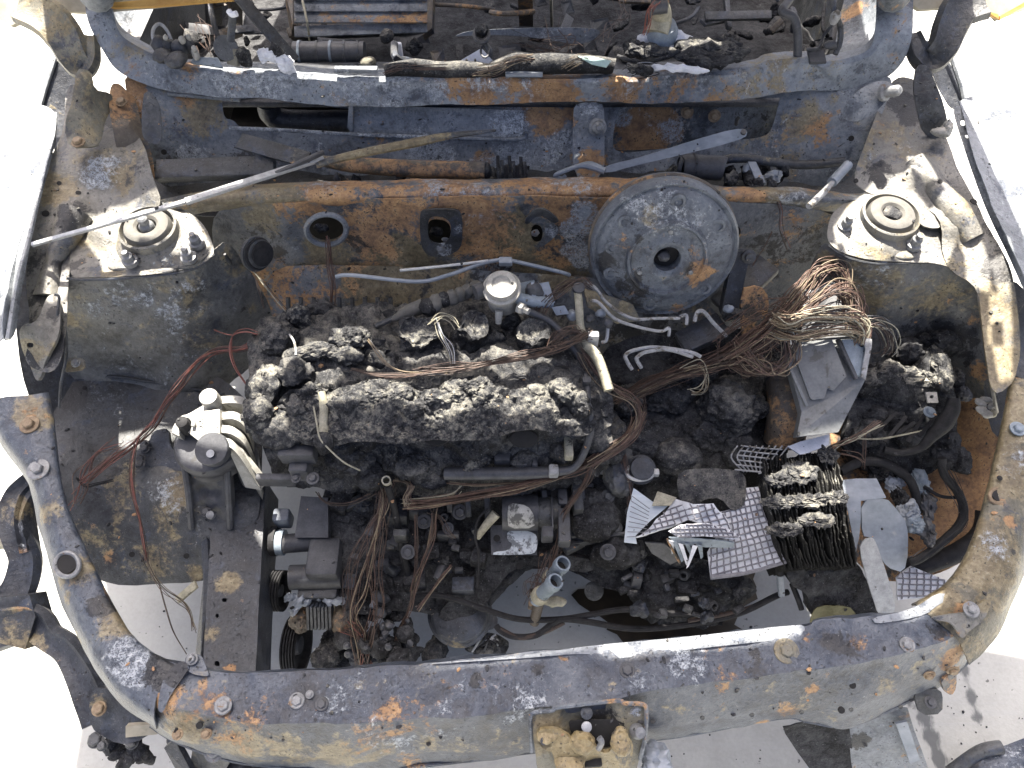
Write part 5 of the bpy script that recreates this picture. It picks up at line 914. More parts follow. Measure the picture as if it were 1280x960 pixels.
MB().bar((300, 176, .69), (385, 200, .69), .03, .006, (0, -.4, 1), .001).build('rail', M['dirty'], t, jit=.003, spots={'rust': [(350, 190, 20, .3)]})
t = thing('hood_stay', 'pale metal stay rod poking up over the right end of the plenum lip', 'rod', (1040, 230, .68))
MB().tube([(1060, 206, .70), (1040, 228, .70)], .0085, 12).build('sleeve', M['silver'], t)
MB().tube([(1042, 226, .70), (1030, 240, .705), (1011, 258, .708)], [.004, .0055, .0055], 10).build('rod', M['pipe'], t)
# melted bracket on the rusty inner wing
t = thing('melted_clip', 'small pale twisted clip stuck to the rusty right inner wing', 'clip', (1232, 512, .5))
for a, b in ((1226, 504), (1233, 500), (1240, 507), (1228, 514), (1242, 516), (1235, 518)): MB().lump((a, b, .525), (.009, .005, .004), .6, 3, rot=a * 7).build('clip_bead', M['alu'] if a != 1242 else M['pipetan'], t)
# ------------------------------------------------------------------ brake booster
t = thing('brake_booster', 'large round grey brake booster drum bolted to the right side of the firewall', 'brake booster', (830, 320, 0, .93))
bc = Yp(831, 316, .865); ba = Vector((0, -math.cos(R(20)), math.sin(R(20))))
bsp = {'rust': [(900, 270, 20, .45), (880, 345, 24, .4), (780, 300, 12, .3), (850, 385, 16, .4), (770, 350, 16, .3), (795, 365, 20, .3)], 'ash': [(800, 265, 30, .3), (870, 265, 26, .3), (830, 258, 40, .25), (885, 300, 20, .2), (870, 280, 14, .3)], 'soot': [(760, 330, 24, .4), (790, 365, 30, .35), (830, 385, 40, .3), (800, 300, 12, .4), (860, 340, 14, .4)], 'ochre': [(880, 350, 26, .4), (900, 300, 20, .35), (820, 260, 30, .2)]}  # soot layer here also paints the ring's shading and darker bottom
def lsp(o, sp): paint(o.data, [v.co + root_of(o) for v in o.data.vertices], sp); return o
lsp(MB().lathe([(.105, -.06), (.118, -.05), (.121, -.02), (.121, -.006), (.117, .000), (.112, -.003), (.108, .004), (.100, .010), (.080, .016), (.067, .020), (.064, .027), (.060, .028), (.057, .022), (.040, .022), (.034, .026), (.028, .026), (.0215, .022), (.0215, -.02), (0, -.02)], bc, ba, 72).build('drum', M['drum'], t, jit=.0012), bsp)
bx_ = ba.cross(Vector((0, 1, .01))).normalized(); by_ = ba.cross(bx_)
for a, rr in ((20, .093), (80, .093), (140, .093), (215, .093), (265, .095), (320, .093), (350, .09)):
    p = bc + (bx_ * math.cos(R(a)) + by_ * math.sin(R(a))) * rr + ba * .011; MB().lathe([(.012, -.004), (.0115, .002), (.007, .003), (.006, .000), (0, .000)], p, ba, 16).build('boss', M['drum'], t)
for a in (30, 150, 270):
    p = bc + (bx_ * math.cos(R(a)) + by_ * math.sin(R(a))) * .048 + ba * .020; bolt(p, .0055, M['boltm'], t, ba)
MB().lathe([(.0215, 0), (.0215, .001), (0, .001)], bc + ba * .004, ba, 20).build('bore', M['dark'], t)
MB().lump(bc + ba * .012 + bx_ * .005, (.008, .008, .006), .6, 3).build('pushrod', M['aludark'], t)
MB().lathe([(.123, -.004), (.1235, .001), (.121, .004)], bc - ba * .03, ba, 60).build('clamp_band', M['brown'], t)
# ------------------------------------------------------------------ engine
eng = thing('engine', 'burnt engine buried under crumbling grey and black crust in the middle of the bay', 'engine', (530, 520, .30))
sheet('engine_base', [(318, 395), (400, 385), (560, 380), (700, 380), (745, 420), (770, 500), (760, 590), (700, 615), (560, 620), (420, 615), (350, 605), (330, 560), (312, 520), (308, 450)],
      [(318, 395, .54), (530, 385, .53), (720, 390, .53), (315, 520, .54), (400, 440, .572), (520, 450, .572), (620, 445, .572), (700, 440, .568), (530, 475, .578), (745, 480, .555), (400, 545, .51), (560, 540, .515), (740, 550, .50), (560, 580, .455), (420, 612, .41), (560, 618, .39), (740, 600, .40), (340, 590, .44)], M['char'], eng, step=3.6, rough=(.015, 1.5), thick=.01)
sheet('crust_ridge', [(345, 505), (360, 490), (384, 486), (400, 496), (430, 484), (470, 475), (505, 478), (525, 490), (560, 480), (600, 468), (620, 478), (640, 492), (680, 478), (700, 472), (722, 486), (738, 505), (745, 530), (735, 546), (700, 544), (672, 536), (640, 540), (610, 552), (560, 548), (500, 556), (450, 550), (410, 560), (385, 556), (365, 548), (345, 530)],
      [(360, 495, .582), (480, 478, .584), (600, 474, .583), (720, 486, .577), (420, 515, .580), (560, 515, .581), (690, 515, .577), (400, 560, .545), (560, 552, .550), (730, 545, .545), (480, 540, .568), (650, 540, .565)], M['charlite'], eng, step=2.6, rough=(.017, 1.5), thick=.012)
LMP = [  # px, py, z, rx, ry, rz, amp, rot, material
 (330, 480, .575, .024, .042, .030, .55, 0, 'charlite'), (325, 520, .56, .022, .026, .03, .5, 0, 'charlite'), (348, 425, .57, .035, .028, .03, .4, 20, 'char'), (375, 398, .575, .022, .018, .028, .6, 0, 'charlite'),
 (388, 440, .595, .046, .013, .013, .35, 12, 'charlite'), (440, 422, .60, .034, .018, .016, .5, 0, 'charlite'), (430, 445, .59, .030, .015, .016, .5, -10, 'charlite'), (372, 470, .575, .026, .025, .03, .5, 0, 'char'),
 (350, 540, .545, .030, .024, .026, .4, 0, 'char'), (375, 515, .565, .022, .024, .03, .5, 0, 'char'), (395, 490, .58, .020, .012, .02, .6, 0, 'charlite'),
 
 (620, 430, .55, .018, .018, .03, .5, 0, 'char'), (470, 450, .56, .028, .020, .022, .5, 0, 'char'),
 (480, 490, .600, .040, .022, .016, .6, -5, 'charlite'), (450, 500, .595, .026, .018, .015, .6, 0, 'charlite'), (585, 488, .600, .036, .018, .018, .7, 10, 'charlite'), (550, 498, .595, .03, .016, .012, .7, 0, 'charlite'), (610, 500, .595, .016, .018, .02, .7, 0, 'charlite'), (670, 492, .59, .022, .014, .012, .5, 0, 'charlite'), (706, 488, .595, .022, .020, .020, .6, -20, 'charlite'), (725, 505, .585, .016, .02, .02, .6, 0, 'charlite'), (628, 512, .585, .014, .008, .008, .5, 0, 'charlite'), (515, 515, .585, .02, .012, .02, .5, 0, 'charlite'), (690, 512, .58, .014, .010, .010, .6, 0, 'charlite'),
 (440, 575, .47, .040, .026, .030, .4, 0, 'char'), (520, 580, .455, .034, .024, .028, .45, 0, 'char'), (470, 595, .44, .03, .02, .02, .5, 0, 'chardark'), (600, 566, .47, .022, .026, .026, .55, 15, 'charlite'), (590, 580, .455, .024, .014, .018, .6, 30, 'charlite'), (585, 550, .48, .014, .016, .02, .5, 0, 'charlite'), (660, 578, .455, .030, .022, .024, .35, 0, 'char'), (430, 555, .50, .03, .02, .02, .4, 0, 'char'), (700, 565, .48, .016, .014, .02, .5, 0, 'char'), (488, 572, .47, .012, .02, .02, .6, 0, 'charlite'), (535, 600, .43, .03, .014, .016, .5, 0, 'char'), (650, 545, .52, .02, .01, .014, .6, 0, 'chardark'),
 (400, 470, .55, .03, .02, .02, .6, 0, 'char'), (560, 455, .54, .04, .02, .02, .6, 0, 'char'), (640, 455, .54, .04, .02, .02, .6, 0, 'char'), (700, 450, .54, .03, .03, .02, .6, 0, 'char'), (510, 460, .54, .03, .014, .02, .6, 0, 'char'), (400, 395, .53, .03, .02, .03, .5, 0, 'chardark'), (450, 400, .52, .025, .015, .03, .4, 0, 'chardark'), (490, 405, .52, .02, .02, .02, .5, 0, 'chardark'), (640, 408, .55, .02, .016, .03, .4, 0, 'char')]
for (a, b, z, x, y, h, am, ro, mt) in LMP: MB().lump((a, b, z - (.014 if 468 < b < 516 and a > 420 else 0)), (x, y, h), am, 5 if x > .03 else 4, rot=ro, sc_=1.5).build('crust_lump', M[mt], eng)
for a, b, z, r, h in ((525, 414, .60, .028, .06), (591, 408, .60, .024, .055), (667, 415, .60, .022, .05), (470, 436, .58, .018, .04)): MB().stump((a, b, z), r, h).crustify(.011).build('injector_stump', M['charlite'], eng)
for a, b, r in ((655, 548, .016), (602, 541, .010), (545, 545, .016), (690, 480, .010), (700, 465, .012)):
    MB().lathe([(r, 0), (r * .9, .004), (0, .004)], (a, b, .535 if b > 500 else .56), (0, -.7, .7), 14, sx=1.5).build('port', M['dark'], eng)
MB().tube([(556, 592, .45), (600, 592, .455), (660, 591, .46), (700, 589, .465), (718, 584, .475), (730, 566, .50), (738, 540, .535), (738, 515, .565), (734, 504, .575)], [.011, .011, .011, .008, .006, .006, .006, .005, .005], 12).build('fuel_rail', M['aludark'], eng)
m = MB(); m.box((692, 589, .47), (.016, .018, .02), None, .003); m.build('rail_clamp', M['pipe'], eng)
for a, b, w_, d_, h_ in ((628, 575, .026, .016, .03), (652, 580, .018, .02, .03), (668, 580, .010, .02, .03), (710, 556, .014, .05, .02)):
    m = MB(); m.box((a, b, .46 if b > 560 else .50), (w_, d_, h_), None, .003); m.build('boss_block', M['aludark'] if b > 560 else M['pipetan'], eng, jit=.001)
MB().tube([(402, 490, .59), (405, 510, .58), (404, 530, .57), (406, 552, .56)], [.006, .007, .007, .011], 10).build('sensor', M['pipetan'], eng)
MB().lump((404, 553, .56), (.014, .016, .02), .3, 4).build('sensor_base', M['char'], eng)
for q, s_ in (((372, 568, .52), (.055, .02, .03)), ((345, 600, .47), (.06, .012, .03))): m = MB(); m.box(q, s_, None, .003); m.build('head_bracket', M['aludark'], eng, jit=.002)
m = MB(); m.box((376, 585, .49), (.03, .03, .04), None, .004); m.build('bracket_block', M['aludark'], eng, jit=.001); 
bolt((391, 598, .50), .008, M['aludark'], eng); bolt((370, 598, .495), .006, M['aludark'], eng)
# engine front below the head: dark block with ribs, ports and bolts
sheet('engine_block', [(400, 590), (560, 600), (740, 595), (800, 600), (815, 680), (800, 745), (760, 735), (700, 706), (660, 712), (630, 738), (600, 772), (560, 780), (520, 760), (430, 770), (400, 700)],
      [(400, 600, .36), (560, 605, .36), (740, 600, .37), (420, 700, .30), (540, 700, .28), (600, 680, .27), (700, 700, .25), (790, 720, .25), (780, 620, .35), (640, 640, .33), (580, 770, .20)], M['chardark'], eng, step=5, rough=(.014, 1.2), thick=.02)
for i in range(8):
    MB().bar((560 + i * 24, 612, .375), (562 + i * 24, 640 + (i % 3) * 6, .345), .010, .012, bev=.002).build('block_rib', M['black'], eng, jit=.002)
sheet('lower_bracket', [(575, 688), (600, 692), (690, 690), (745, 700), (740, 716), (700, 712), (668, 706), (640, 712), (620, 735), (600, 765), (560, 778), (545, 770), (575, 735), (600, 712), (575, 700)], [(575, 690, .30), (745, 700, .28), (600, 765, .22), (640, 712, .26), (690, 690, .29)], M['chardark'], eng, step=6, thick=.012, sm=1, amp=.002)
MB().lathe([(.006, 0), (.006, .002), (0, .002)], (650, 707, .285), (0, -.2, 1), 14).build('hole', M['dark'], eng)
m = MB(); m.slab([(613, 657, .335), (634, 656, .338), (672, 662, .335), (671, 694, .318), (614, 694, .312)], .012); m.build('cover_plate', M['aludark'], eng, spots=None)
sheet('flaked_coating', [(634, 664), (648, 661), (668, 666), (673, 675), (670, 690), (662, 693), (616, 694), (617, 690), (636, 688), (641, 680), (634, 675)], [(613, 657, .339), (672, 662, .341), (671, 694, .324), (614, 694, .318)], plain('pale_flaked_alloy', (.34, .38, .41), (.52, .56, .58), 50, .6, 0, .4, ((.12, .13, .14), .50)), eng, step=5, thick=.002, sm=1, amp=.001)
MB().lathe([(.006, 0), (.006, .0015), (0, .0015)], (621, 673, .334), (0, -.2, 1), 14).build('hole', M['dark'], eng)
MB().tube([(628, 640, .355), (672, 640, .355)], .032, 20).build('starter_body', M['aludark'], eng, jit=.001)
sheet('flaked_coating', [(636, 628), (660, 632), (668, 645), (668, 660), (636, 661), (634, 645)], [(636, 628, .392), (668, 632, .392), (668, 660, .370), (636, 661, .368), (650, 645, .390)], plain('tan_flaked_alloy', (.20, .20, .18), (.38, .38, .35), 60, .6, 0, .4, ((.07, .07, .065), .50)), eng, step=5, thick=.002, sm=1, amp=.001)
MB().tube([(672, 640, .355), (700, 641, .355)], .027, 20).build('starter_end', M['dirty'], eng)
for a, b, w_, d_ in ((703, 625, .016, .03), (722, 622, .018, .06), (684, 668, .02, .02), (690, 645, .004, .06), (705, 660, .02, .06)): m = MB(); m.box((a, b, .375), (w_, d_, .03), None, .003); m.build('bracket_block', M['aludark'] if a < 710 else M['dirty'], eng, jit=.002)
MB().tube([(597, 672, .34), (605, 660, .36), (620, 642, .375)], [.005, .007, .009], 10).build('plug_sensor', M['pipetan'], eng)
MB().tube([(610, 636, .38), (598, 648, .37), (594, 670, .35), (598, 690, .33), (598, 715, .30), (596, 735, .28)], .0022, 6).build('sensor_lead', M['hose'], eng)
rnd = random.Random(12)
for k in range(130):
    a, b = rnd.uniform(405, 805), rnd.uniform(605, 735)
    if 604 < a < 690 and 618 < b < 702: continue
    if b > 700 and 600 < a < 780: continue
    r = rnd.uniform(.005, .020); z = .355 - (b - 610) * .0007; q = rnd.random()
    if q < .2: MB().lump((a, b, z + .002), (r, r * rnd.uniform(.4, 1), r * .5), .9, 3 if r < .012 else 4, rot=rnd.uniform(0, 180), sc_=1.2).build('scale_lump', M[rnd.choice(['char', 'chardark', 'chardark', 'black'])], eng)
    elif q < .93:
        m = MB(); m.box((a, b, z), (r * rnd.uniform(.8, 3), r * rnd.uniform(.6, 2), r * 1.6), Matrix.Rotation(rnd.choice([0, 0, .1, -.2, .5, 1.2]), 3, 'Z') @ Matrix.Rotation(rnd.uniform(-.4, .3), 3, 'X'), r * .15); m.build('casting_block', M[rnd.choice(['black', 'dirty', 'chardark', 'aludark'])], eng, jit=.0015)
    else: MB().lathe([(r * .7, -.01), (r * .7, r * .7), (r * .6, r * .8), (r * .35, r * .8), (r * .33, 0), (0, 0)], (a, b, z), (rnd.uniform(-.4, .4), rnd.uniform(-.9, 0), rnd.uniform(.3, 1)), 16).build('casting_port', M[rnd.choice(['black', 'dirty', 'aludark'])], eng)
for a, b in ((530, 652), (510, 690), (560, 660), (575, 640), (735, 650), (760, 690)): bolt((a, b, .345), rnd.uniform(.007, .011), M['aludark'], eng, (0, -.5, 1))
t = thing('dipstick_tube', 'upright open tan tube standing in front of the engine among copper wires', 'tube', (490, 640, .40))
MB().lathe([(.0065, -.03), (.0075, 0), (.0078, .004), (.0055, .004), (.005, -.02), (0, -.02)], (483, 601, .47), (.05, -.25, 1), 16).build('tube_mouth', M['pipetan'], t)
MB().tube([(484, 606, .46), (490, 625, .42), (496, 650, .38), (503, 690, .32), (512, 725, .27)], .006, 10).build('tube', M['hose'], t)
m = MB(); m.box((501, 670, .36), (.022, .012, .035), None, .002); m.build('tube_bracket', M['dirty'], t)
# pressure regulator on the back of the engine
t = thing('fuel_pump', 'pale round metal fuel pump standing behind the engine crust', 'pump', (627, 385, .56))
pc = Zp(627, 358, .655); pa = Vector((-.05, -.22, 1))
MB().lathe([(.020, -.065), (.026, -.055), (.027, -.03), (.025, -.022), (.0265, -.006), (.0265, .004), (.024, .008), (.016, .0085), (.014, .005), (.006, .005), (0, .006)], pc, pa, 32).build('pump_body', M['alu'], t)
MB().lathe([(.031, -.002), (.031, .004), (.0265, .006)], pc - pa * .008, pa, 32).build('pump_flange', M['alu'], t)
MB().tube([(604, 362, .64), (594, 366, .64)], .013, 12).build('side_port', M['aludark'], t)
MB().tube([(624, 388, .62), (623, 404, .60)], [.007, .005], 10).build('spigot', M['alu'], t); MB().lathe([(.010, 0), (.010, .01), (.006, .012), (.006, .02), (0, .02)], (648, 384, .625), (.8, -.5, .1), 6).build('union_nut', M['alu'], t)
MB().tube([(655, 388, .62), (675, 395, .61), (690, 404, .60), (712, 428, .58), (728, 455, .56), (734, 480, .555), (734, 505, .55)], .0055, 10).build('fuel_line', M['aludark'], t)
MB().tube([(646, 372, .63), (662, 376, .625), (690, 378, .615)], .010, 12).build('pump_arm', M['bluepipe'], t); 
m = MB(); m.box((733, 478, .56), (.014, .012, .02), None, .002); m.build('line_clip', M['aludark'], t)
MB().lump((668, 366, .625), (.014, .012, .02), .4, 3).build('pump_lug', M['aludark'], t)
t = thing('ash_hose', 'ashy cracked hose lying aslant behind the engine, left of the round pump', 'hose', (545, 378, .56))
MB().tube([(470, 408, .56), (492, 398, .57)], .005, 8).build('hose_tip', M['dirty'], t)
MB().tube([(490, 400, .57), (510, 390, .58), (530, 382, .59)], [.004, .012, .013], 12).build('boot', M['rubber'], t)
for k in range(7):
    a = 535 + k * 10; MB().lump((a, 384 - k * 4, .60), (.013, .013, .013), .45, 3, rot=k * 40).build('ash_ring', M['charlite' if k in (0, 2) else 'rubber'], t)
# pipes and fittings right of the pump
t = thing('coolant_pipe', 'tan rusty pipe stub pointing down at the right of the engine', 'pipe', (745, 450, .55))
MB().tube([(722, 362, .63), (724, 385, .62), (726, 410, .60), (734, 432, .59)], .0065, 10).build('upper_pipe', M['pipetan'], t)
MB().tube([(734, 432, .59), (746, 446, .585), (754, 465, .575), (761, 488, .565)], .0085, 12).build('stub', M['pipetan'], t)
MB().lathe([(.010, 0), (.010, .008), (.006, .010), (0, .010)], (723, 362, .63), (0, -.2, 1), 10).build('cap', M['aludark'], t)
m = MB(); m.box((741, 424, .595), (.018, .012, .03), None, .002); m.build('clip', M['steel'], t)
t = thing('bracket_plate', 'pale crooked bracket plates beside the brake booster', 'bracket', (690, 385, .60))
for q, h_ in (([(670, 355, .64), (686, 352, .645), (694, 378, .62), (680, 384, .615)], .004), ([(690, 384, .62), (706, 382, .62), (712, 392, .61), (696, 394, .61)], .003), ([(664, 352, .65), (668, 352, .65), (672, 382, .62), (666, 384, .62)], .004)): m = MB(); m.slab(q, h_); m.build('plate', M['silver'], t, smooth=False, jit=.002)
m = MB(); m.slab([(650, 354, .62), (668, 350, .62), (670, 372, .60), (652, 376, .60)], .006); m.build('blue_plate', M['bluepipe'], t)
m = MB(); m.slab([(730, 360, .60), (790, 378, .58), (800, 400, .56), (770, 405, .55), (735, 385, .58)], .01); m.build('base_plate', M['hinge'], t, jit=.002)
for k, (a, b) in enumerate(((700, 388), (716, 394), (738, 398), (752, 392), (760, 404))): MB().lump((a, b, .60), (.008, .007, .008), .5, 3).build('fitting', M['silver' if k % 2 else 'aludark'], t)
t = thing('brake_pipes', 'two pale thin brake pipes bent in a zigzag under the brake booster', 'pipes', (790, 395, .58))
MB().tube([(734, 353, .63), (746, 362, .625), (760, 380, .61), (790, 398, .60), (822, 398, .60), (850, 398, .60)], .0027, 8).build('pipe', M['pipe'], t)
MB().tube([(738, 376, .62), (748, 378, .62), (768, 398, .605), (795, 408, .595), (825, 414, .59), (836, 410, .592), (836, 420, .58)], .0027, 8).build('pipe', M['pipe'], t)
MB().tube([(760, 408, .59), (758, 425, .575), (752, 428, .57)], .003, 8).build('pipe', M['steel'], t)
MB().tube([(790, 462, .55), (784, 452, .56), (782, 444, .565), (792, 438, .57), (820, 434, .57), (862, 440, .565), (876, 446, .56)], .0033, 8).build('pipe', M['pipe'], t)
MB().tube([(802, 460, .55), (796, 450, .56), (797, 446, .565), (808, 440, .57), (835, 437, .57), (866, 446, .56)], .0033, 8).build('pipe', M['pipe'], t)
t = thing('brake_line', 'long thin pale pipe running along the foot of the firewall', 'pipe', (560, 335, .60))
MB().tube([(420, 346, .63), (440, 344, .635), (520, 352, .62), (560, 344, .63), (600, 330, .645), (625, 325, .65), (640, 326, .65), (700, 340, .63), (712, 344, .62)], .0034, 8, 6).build('pipe', M['silver'], t)
MB().tube([(500, 338, .64), (560, 332, .645), (610, 326, .65)], .0024, 8).build('pipe', M['steel'], t)
m = MB(); m.box((632, 327, .65), (.022, .014, .01), None, .002); m.build('clip', M['silver'], t)
t = thing('pale_bent_pipe', 'thin pale bent pipe between the brake booster and the wire bundle', 'pipe', (885, 400, .55))
MB().tube([(868, 402, .58), (872, 390, .59), (880, 390, .59), (892, 404, .57), (908, 420, .55)], .0034, 8).build('pipe', M['pipe'], t)
MB().tube([(850, 396, .58), (858, 394, .585), (858, 406, .575)], .003, 8).build('pipe', M['pipe'], t)
# right end of the engine bay: gearbox lumps
gb = thing('gearbox', 'burnt gearbox heap of grey rounded lumps right of the engine', 'gearbox', (860, 560, .30))
sheet('gearbox_base', [(740, 440), (800, 420), (900, 405), (990, 420), (1010, 520), (960, 600), (940, 700), (905, 690), (860, 730), (790, 700), (760, 620)], [(760, 440, .44), (900, 420, .42), (1000, 480, .40), (860, 560, .38), (770, 600, .36), (940, 600, .33), (800, 690, .28), (920, 690, .26)], M['chardark'], gb, step=5, rough=(.018, 1.1), thick=.02)
for (a, b, z, x, y, h, am, c) in ((918, 508, .42, .062, .056, .05, .30, 'char'), (850, 572, .40, .040, .030, .03, .2, 'char'), (800, 545, .39, .04, .04, .03, .4, 'chardark'), (880, 545, .38, .04, .03, .04, .4, 'chardark'), (830, 500, .42, .05, .03, .03, .5, 'chardark'), (780, 500, .43, .03, .03, .03, .5, 'char'), (870, 470, .43, .05, .025, .03, .4, 'chardark'), (760, 545, .42, .03, .05, .03, .4, 'char'), (775, 590, .38, .03, .05, .03, .3, 'dirty'), (740, 640, .35, .04, .05, .03, .3, 'chardark'), (770, 690, .30, .05, .03, .03, .3, 'chardark'), (925, 560, .38, .03, .03, .03, .4, 'chardark')):
    MB().lump((a, b, z), (x, y, h), am, 5, sc_=1.4).build('casing_lump', M[c], gb)
sheet('char_slab', [(845, 595), (860, 586), (905, 586), (928, 590), (934, 602), (930, 632), (915, 640), (900, 622), (880, 624), (868, 634), (850, 628)], [(845, 595, .42), (930, 592, .42), (930, 638, .40), (850, 628, .405), (890, 605, .425)], M['char'], gb, step=4, thick=.014, sm=1, rough=(.006, 1.4))
MB().lathe([(.022, 0), (.026, .004), (.026, .014), (.022, .016), (.020, .028), (0, .03)], (800, 588, .39), (0, -.35, 1), 24).build('hose_neck', M['black'], gb)
MB().tube([(800 + 17 * math.cos(a), 590 + 10 * math.sin(a), .405) for a in np.linspace(0, 6.283, 20)], .0035, 8, 2, caps=False).build('hose_clip', M['steel'], gb)
m = MB(); m.box((820, 591, .405), (.010, .012, .012), None, .002); m.build('clip_lug', M['steel'], gb)
rnd = random.Random(5)
sheet('lower_casing', [(775, 690), (800, 680), (880, 700), (930, 715), (945, 730), (935, 755), (910, 770), (880, 790), (840, 792), (800, 770), (785, 735)], [(780, 695, .27), (930, 720, .26), (860, 740, .25), (880, 785, .18), (800, 765, .19)], M['chardark'], gb, step=4, rough=(.022, 1.3), thick=.03)
for k in range(34):
    r = rnd.uniform(.005, .013); a, b = rnd.uniform(780, 930), rnd.uniform(690, 775)
    if k % 8: m = MB(); m.box((a, b, rnd.uniform(.24, .275)), (r * rnd.uniform(1, 3), r * rnd.uniform(.8, 2), r * 1.6), Matrix.Rotation(rnd.uniform(-.6, .6), 3, 'Z') @ Matrix.Rotation(rnd.uniform(-.5, .4), 3, 'X'), r * .2); m.build('casting_block', M[rnd.choice(['black', 'dirty', 'chardark', 'chardark'])], gb, jit=.002)
    else: MB().lathe([(r, -.02), (r, .002), (r * .8, .004), (r * .5, .004), (r * .45, -.01), (0, -.01)], (a, b, .27), (rnd.uniform(-.5, .5), -.6, .8), 16).build('casting_port', M[rnd.choice(['black', 'dirty', 'chardark'])], gb)
for k in range(9):
    r = rnd.uniform(.006, .014); MB().lump((rnd.uniform(790, 925), rnd.uniform(700, 775), rnd.uniform(.23, .28)), (r, r * .8, r * .9), .7, 3, sc_=2).build('scale_lump', M[rnd.choice(['char', 'chardark', 'aludark', 'black', 'chardark'])], gb)
MB().lathe([(.012, -.03), (.016, 0), (.018, .006), (.012, .008), (0, .008)], (742, 738, .2), (0, -.5, 1), 16).build('stub', M['dirty'], gb)
for a, b in ((745, 650), (770, 660), (790, 640), (760, 620)): bolt((a, b, .385 - (b - 600) * .0007), .009, M['dirty'], gb, (0, -.4, 1))
MB().bar((712, 682, .31), (782, 668, .335), .004, .02).build('casing_seam', M['aludark'], gb, jit=.001)
t = thing('brown_canister', 'brown scorched cylinder behind the grey control unit case', 'canister', (980, 520, .38))
MB().tube([(982, 470, .45), (985, 510, .43), (980, 552, .38)], [.034, .036, .036], 22).build('can', M['brown'], t)
MB().tube([(984, 470, .45), (984, 478, .448)], .038, 22).build('band', M['dirty'], t)
# twin coolant stubs
t = thing('coolant_stubs', 'pair of blue grey open pipe stubs standing in front of the engine', 'pipe stub', (692, 730, .25))
for a, b, c, d in ((689, 722, 704, 704), (676, 744, 695, 726)):
    p, q = pt((a, b, .30)), pt((c, d, .355)); ax = (q - p).normalized(); L = (q - p).length
    MB().lathe([(.0125, -.02), (.0125, L * .7), (.0145, L * .75), (.0145, L - .006), (.0135, L), (.0105, L), (.0105, L * .6), (0, L * .6)], p, ax, 22).build('stub', M['bluepipe'], t)
    MB().lathe([(.0105, 0), (0, 0.0005)], p + ax * L * .72, ax, 16).build('stub_bore', M['dark'], t)
    MB().lathe([(.015, -.01), (.016, 0), (.015, .008)], p, ax, 18).build('collar', M['pipetan'], t)
MB().tube([(682, 742, .29), (674, 755, .27), (668, 778, .22)], [.010, .009, .010], 10).build('lower_pipe', M['brown'], t, jit=.002)
MB().tube([(666, 738, .28), (664, 760, .25)], .006, 10).build('lower_pipe', M['brown'], t)
m = MB(); m.lump((692, 752, .27), (.022, .008, .008), .5, 3); m.build('flange', M['pipetan'], t)
wires([(676, 722, .31), (670, 730, .30), (668, 745, .28), (690, 690, .33)], 14, [M['copperdk'], M['copper']], t, .012, .0007, 77, jit=1)
# oil filter housing
t = thing('filter_housing', 'black round filter canister standing low behind the front crossmember', 'canister', (576, 790, .08))
MB().lathe([(.040, -.12), (.050, -.10), (.056, -.05), (.058, -.02), (.058, .0), (.052, .004), (.050, .014), (.046, .018), (.02, .022), (0, .024)], (575, 768, .20), (0, -.25, 1), 40).build('canister', M['black'], t, jit=.002, spots={'ash': [(580, 755, 12, .3)], 'ochre': [(560, 815, 20, .5)]})
MB().lump((610, 810, .13), (.04, .025, .02), .5, 4).build('melted_rim', M['charlite'], t); MB().lump((545, 812, .13), (.02, .03, .02), .6, 4).build('melted_rim', M['char'], t)
m = MB(); m.box((598, 764, .21), (.024, .014, .012), None, .002); m.build('lug', M['black'], t)
t = thing('wire_fitting', 'blackened bolt fitting with frayed strands beside the round canister', 'fitting', (612, 785, .15))
MB().lathe([(.016, 0), (.016, .008), (.010, .010), (.010, .016), (0, .016)], (611, 776, .18), (.1, -.3, 1), 14).build('fitting', M['aludark'], t)
for k in range(12): MB().tube([(608 + k % 4 * 4, 790 + k, .17), (600 + k * 2.4, 800 + k % 3 * 3, .165), (590 + k * 3.5, 815 - k % 4 * 5, .14)], .002, 5).build('frayed_strand', M[['steel', 'aludark', 'hose'][k % 3]], t)
# ------------------------------------------------------------------ cables over the slab
t = thing('burnt_cable', 'long burnt black double cable sagging across the gap in front of the engine', 'cable', (740, 770, .22))
MB().tube([(518, 746, .27), (545, 744, .27), (572, 750, .26), (610, 763, .245), (650, 774, .235), (700, 774, .23), (740, 768, .23), (780, 762, .235), (830, 766, .23), (890, 768, .22)], .0055, 8).build('cable_run', M['hose'], t)
MB().tube([(620, 782, .22), (628, 790, .215), (645, 796, .21), (670, 794, .21), (690, 780, .225), (706, 774, .235), (740, 778, .225), (790, 786, .215), (850, 782, .21), (920, 768, .22), (970, 745, .24), (985, 740, .24)], .0055, 8).build('cable_run', M['hose'], t)
MB().tube([(625, 786, .218), (650, 797, .21), (680, 790, .213), (705, 778, .225)], .0045, 8).build('cable_run', M['copperdk'], t)
MB().tube([(860, 776, .22), (930, 762, .225), (980, 740, .24)], .004, 8).build('cable_run', M['copperdk'], t)
MB().tube([(598, 800, .12), (622, 812, .10), (628, 826, .08)], .0025, 6).build('cable_end', M['hose'], t)
t = thing('cable_lug', 'pale crimped cable end hanging beside the white mesh sheets', 'cable end', (973, 730, .28))
MB().tube([(974, 702, .32), (975, 718, .30)], .007, 10).build('sleeve', M['hose'], t); MB().tube([(975, 718, .30), (977, 744, .26)], [.007, .006], 8).build('crimp', M['silver'], t)
MB().tube([(990, 730, .27), (998, 750, .25), (1002, 762, .24)], .005, 8).build('tail', M['hose'], t)
